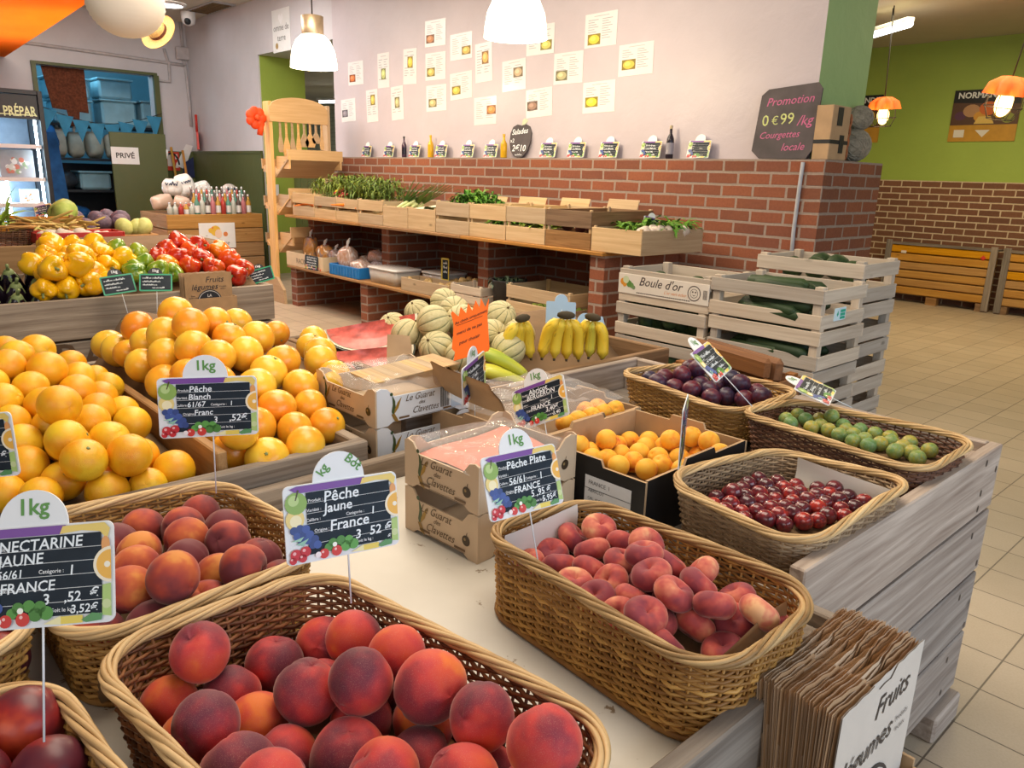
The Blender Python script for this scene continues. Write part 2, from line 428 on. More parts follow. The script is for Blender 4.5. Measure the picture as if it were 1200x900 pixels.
# orange canopy at the upper left, translucent so the added light brightens it
ob = MB(); o_ = [(-12.0, 2.235), (-6.2, 1.95), (-6.2, 0.2), (-12.0, 0.2)]
vs = [(x, y, 2.6) for x, y in o_]+[(x, y, 2.604) for x, y in o_]
ob.add(vs, [(0, 1, 2, 3), (7, 6, 5, 4), (0, 4, 5, 1), (1, 5, 6, 2), (2, 6, 7, 3), (3, 7, 4, 0)])
struct(ob.build('trim_soffit', M_ORANGE), 'orange canopy cloth under the ceiling', 'canopy')
area('canopy_fill_light', (-8.6, 1.2, 3.2), (-8.6, 1.2, 0), 4.5, 1.2, 40, (1.0, 0.86, 0.62))  # added fill light, shines through the canopy to brighten its underside
# low olive plank gate in the opening
gb = MB()
for k in range(9): gb.box((-9.5+0.19*k+0.05, 4.86, 0.68), (0.18, 0.03, 1.36), bev=0.006)
struct(gb.build('door_1', M_OLIVE), 'olive green plank panel in the opening', 'door')

# ------------------------------------------------------------------ wood and other shared materials
W_GREY = wood('weathered_grey_wood', (0.40, 0.335, 0.27), (0.17, 0.13, 0.10), 0.8)
W_BIN = wood('silvery_pine_planks', (0.54, 0.455, 0.385), (0.24, 0.185, 0.15), 0.75)
W_BROWN = wood('brown_crate_wood', (0.33, 0.20, 0.105), (0.15, 0.082, 0.04), 0.75)
W_CRATE = wood('pale_crate_veneer', (0.62, 0.46, 0.28), (0.46, 0.315, 0.17), 0.7)
W_WHITE = wood('whitish_crate_slats', (0.66, 0.57, 0.46), (0.46, 0.37, 0.28), 0.75)
W_PINE = wood('varnished_pine', (0.70, 0.48, 0.26), (0.58, 0.36, 0.17), 0.5)
W_ORANGE = wood('orange_pine_crate', (0.60, 0.30, 0.085), (0.36, 0.155, 0.04), 0.65)
W_TAN = wood('tan_crate_wood', (0.50, 0.30, 0.13), (0.30, 0.16, 0.06), 0.7)
W_SHELF = wood('shelf_board', (0.42, 0.23, 0.09), (0.24, 0.12, 0.045), 0.6)
W_PART = wood('partition_board', (0.46, 0.27, 0.12), (0.30, 0.16, 0.065), 0.65)
W_DARK = wood('dark_log', (0.30, 0.13, 0.05), (0.16, 0.065, 0.025), 0.6)
M_PRINT = vcol('print_colours', 0.4, 0.05, 30)
M_WHITE = plain('white_card', (0.82, 0.82, 0.82), 0.45, 0.03)
M_BLACK = plain('black_print', (0.02, 0.02, 0.022), 0.5)
M_CHALK = plain('chalk_marker', (0.86, 0.90, 0.92), 0.6, 0.05)
M_SLATE = plain('slate_face', (0.016, 0.024, 0.034), 0.5, 0.25, 30, spec=0.2)
M_PINK = plain('salmon_paper', (0.70, 0.24, 0.16), 0.6, 0.12, 12)
M_KRAFT = plain('kraft_paper', (0.44, 0.26, 0.125), 0.75, 0.12, 20, 0.1)
M_CARD = plain('brown_cardboard', (0.46, 0.30, 0.165), 0.8, 0.1, 12)
M_STEEL = plain('clear_plastic_rod', (0.72, 0.74, 0.76), 0.25, 0.05)
M_RED = plain('red_plastic', (0.50, 0.03, 0.02), 0.4)
def film(name, c=(0.9, 0.9, 0.92), a=0.16):
    m, nt, b = _new(name)
    b.inputs['Base Color'].default_value = (*c, 1); b.inputs['Roughness'].default_value = 0.08; b.inputs['Alpha'].default_value = a
    b.inputs['Specular IOR Level'].default_value = 1.0
    n = noise(nt, objc(nt), 30, 3); bumpn(nt, b, n.outputs[0], 0.7, 0.01)
    return m
M_FILM = film('clear_film')
M_BAGFILM = film('bag_film', (0.8, 0.76, 0.78), 0.3)

def crate(name, label, cat, c, z0, size, mats, rows=2, gap=0.02, t=0.008, post=0.022, rz=0, group=None, tilt=(0, 0), solid_ends=False, floorz=0.006):
    """slatted crate; size = (length x, width y, height). parts: side_panel, end_panel, base, corner_post"""
    lx, ly, h = size
    r = thing(name, label, cat, (c[0], c[1], z0), (tilt[0], tilt[1], rz), group)
    wood_m = mats[0]; post_m = mats[-1]
    hs = (h-gap*(rows-1))/rows
    for sy in (-1, 1):
        b = MB()
        for k in range(rows): b.box((0, sy*(ly/2-t/2), hs/2+k*(hs+gap)), (lx, t, hs), bev=t*0.25)
        b.build('side_panel', wood_m, r)
    for sx in (-1, 1):
        b = MB()
        n = 1 if solid_ends else rows
        h2 = (h-gap*(n-1))/n
        for k in range(n): b.box((sx*(lx/2-t/2), 0, h2/2+k*(h2+gap)), (t, ly-2*t-0.001, h2), bev=t*0.25)
        b.build('end_panel', wood_m, r)
    b = MB(); nb = max(3, int(ly/0.07))
    for k in range(nb): b.box((0, -ly/2+t+(k+0.5)*(ly-2*t)/nb, floorz), (lx-2*t-0.002, (ly-2*t)/nb*0.93, 0.006))
    b.build('base', wood_m, r)
    for sx in (-1, 1):
        for sy in (-1, 1):
            b = MB(); b.box((sx*(lx/2-t-post/2-0.0005), sy*(ly/2-t-post/2-0.0005), h/2+0.012), (post, post, h-0.004), bev=0.002)
            b.build('corner_post', post_m, r)
    return r

def bin_box(name, label, x0, x1, y0, y1, z0, z1, mat, planks=4, t=0.028, group=None, open_sides=(), endmat=None, low_south=0):
    """big plank-sided pallet box standing on foot blocks"""
    r = thing(name, label, 'pallet box', ((x0+x1)/2, (y0+y1)/2, 0), group=group)
    lx, ly = x1-x0, y1-y0; gap = 0.010; hp = (z1-z0-gap*(planks-1))/planks
    for nm, sy in (('south', -1), ('north', 1)):
        if nm in open_sides: continue
        b = MB()
        for k in range(planks-(low_south if sy < 0 else 0)): b.box((0, sy*(ly/2-t/2), z0+hp/2+k*(hp+gap)), (lx-2*t-0.002, t, hp), bev=0.003)
        b.build('plank_panel', mat, r)
    for nm, sx in (('west', -1), ('east', 1)):
        if nm in open_sides: continue
        b = MB()
        for k in range(planks):
            b.box((sx*(lx/2-t/2), 0, z0+hp/2+k*(hp+gap)), (t, ly, hp), bev=0.003)
        b.build('plank_panel', mat, r)
    for sx in (-1, 1):
        for sy in (-1, 1):
            b = MB(); zt = z1-0.02-(low_south*(hp+gap) if sy < 0 else 0); b.box((sx*(lx/2-t-0.031), sy*(ly/2-t-0.031), (z0+zt)/2), (0.06, 0.06, zt-z0-0.01), bev=0.003); b.build('corner_post', mat, r)
    b = MB(); b.box((0, 0, z0+0.01), (lx-2*t-0.002, ly-2*t-0.002, 0.02)); b.build('base', mat, r)
    for sx in (-1, 0, 1):
        for sy in (-1, 0, 1):
            b = MB(); b.box((sx*(lx/2-0.08), sy*(ly/2-0.08), z0/2), (0.12, 0.12, z0), bev=0.004); b.build('foot_block', mat, r)
    return r

# ------------------------------------------------------------------ display bins
bin_box('pallet_box', 'silvery plank pallet box at the aisle carrying the three plum baskets', -1.61, -0.485, 1.09, 2.06, 0.09, 0.76, W_BIN, low_south=1)
bin_box('pallet_box', 'low plank pallet box under the white board with peach baskets', -1.42, -0.385, -0.35, 1.085, 0.09, 0.72, W_GREY, open_sides=('north',))
b = MB(); b.box((0, 0, 0), (0.17, 0.024, 0.15), bev=0.003); o = b.build('end_board', W_GREY); o.location = (-0.472, 1.071, 0.642); tag(o, 'short weathered board at the end of the white board', 'board')
bin_box('pallet_box', 'grey plank pallet box heaped with oranges and grapefruit', -2.57, -1.43, -0.35, 0.88, 0.09, 0.76, W_GREY)
bin_box('pallet_box', 'brown plank pallet box holding melons and bananas', -2.57, -1.62, 1.235, 2.27, 0.09, 0.76, W_BROWN)
bin_box('pallet_box', 'weathered pallet box of aubergines and peppers across the aisle', -4.55, -3.57, -0.4, 1.68, 0.09, 0.80, W_GREY)
M_BOARD = None
def board_mat():
    m, nt, b = _new('chipped_white_board')
    n = noise(nt, objc(nt), 3.0, 4, 0.55); n2 = noise(nt, objc(nt), 16, 5, 0.65, 0.5)
    c = ramp(nt, n.outputs[0], [(0.3, (0.56, 0.52, 0.45)), (0.7, (0.68, 0.64, 0.57))])
    k = ramp(nt, n2.outputs[0], [(0.63, (0, 0, 0)), (0.66, (1, 1, 1))])
    nt.links.new(mixc(nt, k, c, (0.24, 0.17, 0.10)), b.inputs['Base Color']); b.inputs['Roughness'].default_value = 0.5
    bumpn(nt, b, n2.outputs[0], 0.2, 0.003)
    return m
M_BOARD = board_mat()
def loose_board(name, label, x0, x1, y0, y1, z1, t, mat, parent=None):
    b = MB(); b.box((0, 0, -t/2), (x1-x0, y1-y0, t), bev=0.004)
    o = b.build(name, mat); o.location = ((x0+x1)/2, (y0+y1)/2, z1)
    return tag(o, label, 'board')
loose_board('display_board', 'chipped white painted board under the peach baskets', -1.385, -0.42, -0.31, 1.055, 0.672, 0.02, M_BOARD)
loose_board('display_board', 'grey board inside the plum pallet box', -1.575, -0.52, 1.125, 2.025, 0.672, 0.02, W_GREY)
for (lab, x0, x1, y0, y1, zt) in (('pale crate standing under the near white board', -1.2, -0.6, 0.0, 0.8, 0.651), ('pale crate standing under the plum basket board', -1.4, -0.7, 1.3, 1.9, 0.651)):
    crate('wooden_crate', lab, 'crate', ((x0+x1)/2, (y0+y1)/2), 0.111, (x1-x0, y1-y0, zt-0.124), (W_GREY, W_GREY), rows=3, post=0.03)
crate('wooden_crate', 'weathered crate standing under the rear cardboard trays', 'crate', (-1.595, 1.055), 0.0, (0.30, 0.31, 0.66), (W_GREY, W_GREY), rows=4, post=0.03)
crate('wooden_crate', 'weathered crate behind the citrus box heaped with grapefruit', 'crate', (-2.17, 1.05), 0.0, (0.79, 0.30, 0.74), (W_GREY, W_GREY), rows=4, post=0.03)
pb = MB(); pb.box((0, 0, 0), (0.76, 0.022, 0.44), bev=0.003)
o = pb.build('partition_board', W_PART); o.location = (-1.845, 0.56, 0.575)
tag(o, 'brown divider board between oranges and grapefruit', 'board')
nb = MB(); nb.c = (0.06, 0.05, 0.045)
for zz in (0.115, 0.21, 0.275, 0.385, 0.45, 0.55, 0.62, 0.66, 0.70, 0.735): nb.flat(circ(0.38+0.085*((zz*97) % 1 > 0.5), zz, 0.006, 8, sx=1.0, sz=1.5), -0.0008, T(0.5625, 0, 0, rz=PI/2))
for q in bpy.data.objects:
    if q.get('label', '').startswith('silvery plank pallet box'): nb.build('nail_heads', M_PRINT, q)
# foot block sticking out at the aisle, loose offcut by the basket
b = MB(); b.box((0, 0, 0), (0.07, 0.17, 0.075), bev=0.006); o = b.build('foot_block', W_BIN); o.location = (-0.50, 1.98, 0.0376)
tag(o, 'grey wooden foot block poking out under the aisle side of the plum box', 'block')

# ------------------------------------------------------------------ wicker baskets
def rr_point(lx, ly, rad, u):
    """point and outward normal on a rounded rectangle, u in 0..1 by arc length"""
    sx, sy = lx/2-rad, ly/2-rad
    segs = [('l', (sx, -ly/2), (-1, 0), 2*sx), ]
    L = 4*sx+4*sy+2*PI*rad; d = (u % 1.0)*L
    parts = [(2*sy, 'E'), (PI/2*rad, 'NE'), (2*sx, 'Nn'), (PI/2*rad, 'NW'), (2*sy, 'Ww'), (PI/2*rad, 'SW'), (2*sx, 'Ss'), (PI/2*rad, 'SE')]
    for l, k in parts:
        if d <= l or k == 'SE':
            if k == 'E': return (lx/2, -sy+d), (1, 0)
            if k == 'Nn': return (sx-d, ly/2), (0, 1)
            if k == 'Ww': return (-lx/2, sy-d), (-1, 0)
            if k == 'Ss': return (-sx+d, -ly/2), (0, -1)
            c, a0 = {'NE': ((sx, sy), 0), 'NW': ((-sx, sy), PI/2), 'SW': ((-sx, -sy), PI), 'SE': ((sx, -sy), 1.5*PI)}[k]
            a = a0+d/rad
            return (c[0]+rad*math.cos(a), c[1]+rad*math.sin(a)), (math.cos(a), math.sin(a))
        d -= l
def wicker_basket(label, c, z0, size, rz, m_side, m_rim, rad=0.075, taper=0.9, dip=0.012, rowh=0.0060, group='wicker fruit baskets', liner=None, pitch=0.020, tilt=(0, 0)):
    lx, ly, h = size
    r = thing('wicker_basket', label, 'basket', (c[0], c[1], z0), (tilt[0], tilt[1], rz), group)
    per = 2*(lx+ly)-8*rad+2*PI*rad; ns = int(per/pitch)//2*2; hh = h-0.012
    def pos(u, z, off):
        k = taper+(1-taper)*(z/h)
        (x, y), (nx, ny) = rr_point(lx*k-0.006, ly*k-0.006, rad*k, u)
        return (x+nx*off, y+ny*off)
    def sag(u):                                       # the rim dips a little along the long sides
        return -dip*(0.5+0.5*math.cos(2*PI*2*(u+0.06)))
    b = MB(); rows = int(hh/rowh)
    for j in range(rows):
        pts = []
        n = ns*2
        for i in range(n):
            u = i/n; s = math.cos(PI*i/2+PI*j) if i % 2 == 0 else 0.0
            s = (1 if (i//2+j) % 2 == 0 else -1) if i % 2 == 0 else 0
            z = (j+0.5)*rowh
            z *= 1+sag(u)/h
            pts.append((*pos(u, z, s*0.0033+random.uniform(-0.0006, 0.0006)), z+random.uniform(-0.0007, 0.0007)))
        b.tube(pts, 0.0027*random.uniform(0.82, 1.15), 5, closed=True)
    b.build('woven_side', m_side, r)
    b = MB()
    for i in range(ns):
        u = i/ns
        b.tube([(*pos(u, z, 0), z) for z in (0.002, hh*0.5, hh+sag(u))], 0.0022, 5)
    b.build('stakes', m_side, r)
    b = MB(); n = 240; ks = 6
    for k in range(ks):
        pts = []
        for i in range(n):
            u = i/n; a = 2*PI*k/ks+u*2*PI*int(per/0.26)
            z = h-0.006+sag(u)+(0.0050+0.0009*math.sin(31*u+k))*math.sin(a)
            pts.append((*pos(u, h, (0.0062+0.001*math.sin(23*u+2*k))*math.cos(a)+0.0012), z))
        b.tube(pts, 0.0034*random.uniform(0.8,1.2), 6, closed=True)
    b.build('rim', m_rim, r)
    b = MB(); n = 80
    ring = [(*pos(i/n, 0, -0.001), 0) for i in range(n)]
    vs = [(x, y, 0.0005) for x, y, _ in ring]+[(x, y, 0.006) for x, y, _ in ring]
    b.add(vs, [tuple(range(n))[::-1], tuple(range(n, 2*n))]+[(i, (i+1) % n, (i+1) % n+n, i+n) for i in range(n)])
    b.tube([(*pos(i/n, 0, 0.003), 0.005) for i in range(n)], 0.0048, 6, closed=True)
    b.build('base', m_side, r)
    return r
S_RED = strand('dark_red_willow', (0.34, 0.135, 0.05), (0.09, 0.03, 0.012))
S_HONEY = strand('honey_willow', (0.62, 0.33, 0.085), (0.22, 0.09, 0.02))
S_HONEYRIM = strand('honey_rim_willow', (0.58, 0.38, 0.17), (0.24, 0.13, 0.045))
S_PALE = strand('pale_rim_willow', (0.72, 0.50, 0.25), (0.38, 0.22, 0.085))
S_GOLD = strand('golden_willow', (0.64, 0.36, 0.10), (0.26, 0.12, 0.03))
S_GREY = strand('greyish_willow', (0.42, 0.29, 0.17), (0.17, 0.10, 0.055))
S_CHOC = strand('chocolate_willow', (0.20, 0.085, 0.045), (0.07, 0.03, 0.018))
BZ = 0.6725
wicker_basket('big dark wicker basket with pale rim heaped with the nearest peaches', (-0.638, 0.352), BZ, (0.535, 0.325, 0.138), R(6), S_RED, S_PALE, pitch=0.019)
wicker_basket('honey wicker basket of flat peaches on the white board', (-0.622, 0.84), BZ, (0.455, 0.262, 0.138), R(-2), S_HONEY, S_HONEYRIM, taper=0.97)
wicker_basket('honey wicker basket of peaches behind the yellow nectarine sign', (-1.13, 0.332), BZ, (0.40, 0.35, 0.138), R(0), S_GOLD, S_PALE)
wicker_basket('wicker basket of dark nectarines at the left edge under the yellow nectarine sign', (-1.155, -0.06), BZ, (0.40, 0.40, 0.138), R(0), S_GOLD, S_PALE)
wicker_basket('wicker basket with one dark nectarine on top in the bottom left corner', (-0.665, -0.03), BZ, (0.46, 0.345, 0.138), R(3), S_GOLD, S_PALE)
wicker_basket('greyish wicker basket of small red plums beside the aisle planks', (-0.640, 1.315), BZ+0.022, (0.30, 0.395, 0.118), R(-3), S_GREY, S_PALE, rad=0.07, dip=0.02)
wicker_basket('dark wicker basket with cream rim full of greengages', (-0.715, 1.742), BZ+0.022, (0.445, 0.27, 0.118), R(-3), S_CHOC, S_PALE, rad=0.06)
wicker_basket('golden wicker basket of purple plums near the white crates', (-1.16, 1.81), BZ+0.022, (0.42, 0.29, 0.118), R(-6), S_GOLD, S_PALE, rad=0.06)
# paper liners inside baskets
def sheet(name, label, pts, mat, cat='paper liner', t=0.0006, nseg=6):
    """a slightly bent sheet through four corners"""
    a, b_, c, d = (Vector(p) for p in pts); b = MB(); vs = []; n = nseg
    nrm = (b_-a).cross(d-a).normalized()
    for side in (0, 1):
        for i in range(n+1):
            for j in range(n+1):
                u, v = i/n, j/n
                p = (a*(1-u)+b_*u)*(1-v)+(d*(1-u)+c*u)*v
                p += nrm*(0.006*math.sin(3.1*u+1.3*v)+0.003*math.sin(7*v+2*u)+side*t)
                vs.append(p)
    f = []
    m = (n+1)*(n+1)
    for i in range(n):
        for j in range(n):
            k = i*(n+1)+j; f.append((k, k+n+1, k+n+2, k+1)); f.append((m+k, m+k+1, m+k+n+2, m+k+n+1))
    b.add(vs, f, True)
    return tag(b.build(name, mat), label, cat)
M_PAPER = plain('pale_paper', (0.66, 0.62, 0.56), 0.7, 0.06, 8)
sheet('paper_liner', 'white paper liner standing in the left end of the flat peach basket', [(-0.812, 0.755, 0.70), (-0.812, 0.915, 0.70), (-0.822, 0.925, 0.802), (-0.822, 0.745, 0.802)], M_PAPER)
sheet('paper_liner', 'brown paper liner along the back of the small red plum basket', [(-0.70, 1.455, 0.71), (-0.515, 1.45, 0.71), (-0.508, 1.463, 0.79), (-0.70, 1.468, 0.80)], M_PAPER)
sheet('paper_liner', 'brown paper lining the right end of the flat peach basket', [(-0.432, 0.915, 0.70), (-0.437, 0.76, 0.70), (-0.424, 0.75, 0.795), (-0.424, 0.925, 0.795)], M_KRAFT)

# ------------------------------------------------------------------ cardboard trays with the duck print
M_CARDPALE = plain('pale_cardboard', (0.60, 0.455, 0.31), 0.75, 0.06, 10)
M_CARDWHITE = plain('white_printed_cardboard', (0.70, 0.72, 0.76), 0.5, 0.04, 10)
M_INK = plain('brown_ink', (0.10, 0.055, 0.02), 0.7)
def tray_outline(L, h):
    w = min(0.05, L*0.2)
    p = [(-L/2, 0.0), (-L/2+w*0.6, 0.0), (-L/2+w*0.9, 0.008), (L/2-w*0.9, 0.008), (L/2-w*0.6, 0.0), (L/2, 0.0)]
    p += [(L/2, h-0.004), (L/2-w*0.25, h), (L/2-w*0.6, h-0.004), (L/2-w, h-0.024), (-L/2+w, h-0.024), (-L/2+w*0.6, h-0.004), (-L/2+w*0.25, h), (-L/2, h-0.004)]
    return p
def duck_print(b, cx, cz, s, M):
    b.c = (0.06, 0.09, 0.03); b.flat([(cx+x*s, cz+z*s) for x, z in ((0, 0), (0.12, 0.3), (0.1, 0.62), (-0.05, 0.9), (-0.02, 0.5), (-0.08, 0.2))], -0.0008, M)
    b.c = (0.35, 0.20, 0.03); b.flat([(cx+x*s, cz+z*s) for x, z in ((0.02, 0.05), (0.25, 0.3), (0.42, 0.75), (0.22, 0.55), (0.08, 0.3))], -0.0009, M)
    b.c = (0.28, 0.16, 0.03); b.flat([(cx+x*s, cz+z*s) for x, z in ((-0.1, 0.08), (0.06, -0.22), (0.28, -0.3), (0.18, -0.1), (0.06, 0.1))], -0.0010, M)
    b.c = (0.04, 0.08, 0.03); b.flat(circ(cx-0.08*s, cz+0.93*s, 0.075*s, 10), -0.0011, M)
def apple_print(b, cx, cz, r, M):
    b.c = (0.05, 0.03, 0.015); b.flat(circ(cx, cz, r, 14), -0.0008, M)
    b.c = (0.3, 0.2, 0.08); b.flat(circ(cx-r*0.3, cz+r*0.2, r*0.3, 8), -0.0010, M)
    b.c = (0.05, 0.03, 0.015); b.flat([(cx, cz+r*0.9), (cx+r*0.15, cz+r*0.9), (cx+r*0.35, cz+r*1.6), (cx+r*0.2, cz+r*1.6)], -0.0008, M)
def fruit_tray(label, c, z0, size, rz, group, white_end=False):
    lx, ly, h = size; t = 0.004
    r = thing('cardboard_tray', label, 'tray', (c[0], c[1], z0), (0, 0, rz), group)
    for k, (L, M) in enumerate(((lx, T(0, -ly/2, 0)), (lx, T(0, ly/2, 0, rz=PI)), (ly-2*t-0.001, T(lx/2, 0, 0, rz=PI/2)), (ly-2*t-0.001, T(-lx/2, 0, 0, rz=-PI/2)))):
        mat = M_CARDWHITE if (white_end and k == 2) else M_CARDPALE
        b = MB(); b.prism(tray_outline(L, h), t, M); p = b.build('side_panel' if k < 2 else 'end_panel', mat, r)
        if k in (0, 2):
            b = MB(); s = h*0.62
            duck_print(b, -L/2+0.045, h*0.24, s, M); apple_print(b, L/2-0.03, h*0.38, 0.0105, M)
            b.c = (0.10, 0.055, 0.02)
            b.text('Le Guarat', h*0.25, M @ T(-L*0.06, -0.001, h*0.56, ry=-0.0), shear=0.45, align='CENTER', sx=0.9)
            b.text('des', h*0.15, M @ T(-L*0.04, -0.001, h*0.42), shear=0.45, align='CENTER')
            b.text('Clavettes', h*0.25, M @ T(0.0, -0.001, h*0.20), shear=0.45, align='CENTER', sx=0.9)
            b.flat([(-L*0.15, h*0.10), (L*0.34, h*0.10), (L*0.34, h*0.112), (-L*0.15, h*0.112)], -0.001, M)
            for q in (-0.28, 0.2):
                b.c = (0.16, 0.09, 0.04); b.flat([(L*q, 0.012), (L*q+0.03, 0.012), (L*q+0.03, 0.017), (L*q, 0.017)], -0.001, M)
            if white_end and k == 2:
                b.c = (0.02, 0.02, 0.02)
                for q in range(12): b.flat([(L*0.17+q*0.0024, h*0.2), (L*0.17+q*0.0024+(0.0009+0.0008*(q % 3 == 0)), h*0.2), (L*0.17+q*0.0024+(0.0009+0.0008*(q % 3 == 0)), h*0.74), (L*0.17+q*0.0024, h*0.74)], -0.0012, M)
                b.c = (0.62, 0.06, 0.03); b.flat([(L*0.29, h*0.52), (L*0.47, h*0.52), (L*0.47, h*0.78), (L*0.29, h*0.78)], -0.0012, M)
                b.c = (0.45, 0.55, 0.68); b.flat([(L*0.29, h*0.14), (L*0.47, h*0.14), (L*0.47, h*0.5), (L*0.29, h*0.5)], -0.0012, M)
            b.build('print', M_PRINT, p)
    b = MB(); b.box((0, 0, 0.0115), (lx-2*t-0.002, ly-2*t-0.002, 0.003)); b.build('base', M_CARDPALE, r)
    return r
TG = 'stacked cardboard trays with a duck print'
fruit_tray('lower cardboard tray of the rear stack, with white printed end', (-1.604, 1.066), 0.6725, (0.268, 0.288, 0.094), R(1), TG, True)
fruit_tray('upper cardboard tray of the rear stack, white end with red label', (-1.604, 1.066), 0.7675, (0.268, 0.288, 0.094), R(1), TG, True)
fruit_tray('lower cardboard tray of the front stack beside the flat peaches', (-1.065, 0.935), 0.6725, (0.205, 0.27, 0.094), R(4), TG)
fruit_tray('upper cardboard tray of the front stack, packed with fruit under film', (-1.065, 0.935), 0.7675, (0.205, 0.27, 0.094), R(4), TG)
sheet('pink_paper', 'salmon pink paper showing through the film of the front tray', [(-1.150, 0.815, 0.822), (-0.978, 0.825, 0.822), (-0.985, 1.045, 0.826), (-1.155, 1.045, 0.826)], M_PINK, 'paper', 0.001)
def film_sheet(label, x0, x1, y0, y1, z, amp=0.012, n=14, c=None):
    b = MB(); rn = random.Random(hash(label) % 1000)
    vs = []
    for i in range(n+1):
        for j in range(n+1):
            u, v = i/n, j/n
            e = min(u, 1-u, v, 1-v)
            vs.append((x0+(x1-x0)*u, y0+(y1-y0)*v, z+amp*rn.uniform(-1, 1)*min(1, e*6)+0.004*math.sin(9*u+4*v)-(0.02 if e < 0.001 else 0)))
    f = [(i*(n+1)+j, (i+1)*(n+1)+j, (i+1)*(n+1)+j+1, i*(n+1)+j+1) for i in range(n) for j in range(n)]
    b.add(vs, f, True)
    o = b.build('plastic_film', M_FILM)
    return tag(o, label, 'plastic film')
film_sheet('clear film stretched over the upper front cardboard tray', -1.17, -0.975, 0.80, 1.065, 0.857, 0.004)
film_sheet('crumpled clear film over the upper rear cardboard tray', -1.735, -1.47, 0.925, 1.205, 0.866, 0.008)
lid = MB()  # corrugated cardboard lid lying on the rear trays
for k in range(9): lid.box((-0.001, -0.11+0.0275*k, 0), (0.125, 0.027, 0.003))
o = lid.build('corrugated_lid', wood('striped_lid', (0.60, 0.44, 0.25), (0.42, 0.27, 0.13), 0.6)); o.location = (-1.56, 1.075, 0.874); o.rotation_euler = (R(4), 0, R(-3))
tag(o, 'striped straw coloured cardboard lid lying on the rear cardboard trays', 'mat')

# black apricot box and the cardboard apricot box behind it
M_BLACKCARD = plain('black_printed_card', (0.012, 0.012, 0.013), 0.4)
def fruit_box(label, c, z0, size, rz, outer, inner, marks=True):
    lx, ly, h = size; t = 0.006
    r = thing('cardboard_box', label, 'box', (c[0], c[1], z0), (0, 0, rz))
    for k, (L, M) in enumerate(((lx, T(0, -ly/2, 0)), (lx, T(0, ly/2, 0, rz=PI)), (ly-2*t-0.001, T(lx/2, 0, 0, rz=PI/2)), (ly-2*t-0.001, T(-lx/2, 0, 0, rz=-PI/2)))):
        b = MB()
        hh = h if k < 2 else h*1.02
        b.prism([(-L/2, 0), (L/2, 0), (L/2, hh), (L*0.16, hh), (L*0.14, hh+0.014), (-L*0.14, hh+0.014), (-L*0.16, hh), (-L/2, hh)], t, M)
        o = b.build('side_panel', [outer, inner], r)
        for p in o.data.polygons:
            n = p.normal; w = M.to_3x3() @ Vector((0, -1, 0))
            if n.dot(w) < 0.5: p.material_index = 1
        if k == 0 and marks:
            b = MB(); b.c = (0.75, 0.75, 0.75)
            b.text('fruits', 0.03, M @ T(-L*0.47, -0.001, h*0.62), shear=0.2)
            b.c = (0.75, 0.4, 0.05); b.flat(circ(-L*0.36, h*0.42, 0.011, 12), -0.001, M); b.c = (0.55, 0.03, 0.02); b.flat(circ(-L*0.29, h*0.40, 0.011, 12), -0.001, M)
            b.c = (0.6, 0.25, 0.03); b.flat([(-L*0.44, h*0.14), (-L*0.30, h*0.14), (-L*0.30, h*0.26), (-L*0.44, h*0.26)], -0.001, M)
            b.c = (0.6, 0.6, 0.6); b.flat([(-L*0.26, h*0.42), (-L*0.14, h*0.58), (-L*0.12, h*0.56), (-L*0.24, h*0.38)], -0.001, M)
            b.build('print', M_PRINT, o)
            b = MB(); b.c = (0.72, 0.73, 0.75); b.flat([(L*0.02, h*0.08), (L*0.40, h*0.08), (L*0.40, h*0.80), (L*0.02, h*0.80)], -0.0008, M)
            b.c = (0.08, 0.08, 0.09)
            for j, (tx, s) in enumerate((('FRANCE  I', 0.012), ('ABRICOT', 0.010), ('CAL. 45/50 A', 0.008), ('LOT 2207  5 KG', 0.008), ('EMBALLEUR', 0.007))):
                b.text(tx, s, M @ T(L*0.05, -0.0014, h*(0.66-0.13*j)))
            b.flat([(L*0.02, h*0.58), (L*0.40, h*0.58), (L*0.40, h*0.59), (L*0.02, h*0.59)], -0.0014, M)
            b.build('label', M_PRINT, o)
    b = MB(); b.box((0, 0, 0.004), (lx-2*t-0.002, ly-2*t-0.002, 0.006)); b.build('base', inner, r)
    return r
fruit_box('black cardboard box of apricots with a white label', (-0.975, 1.285), 0.6725, (0.305, 0.375, 0.125), R(2), M_BLACKCARD, M_CARD)
fruit_box('brown cardboard box of apricots half covered by film', (-1.34, 1.33), 0.6725, (0.34, 0.42, 0.105), R(2), M_CARD, M_CARD, False)
film_sheet('shiny clear film over the brown apricot box', -1.50, -1.20, 1.13, 1.50, 0.825, 0.014)

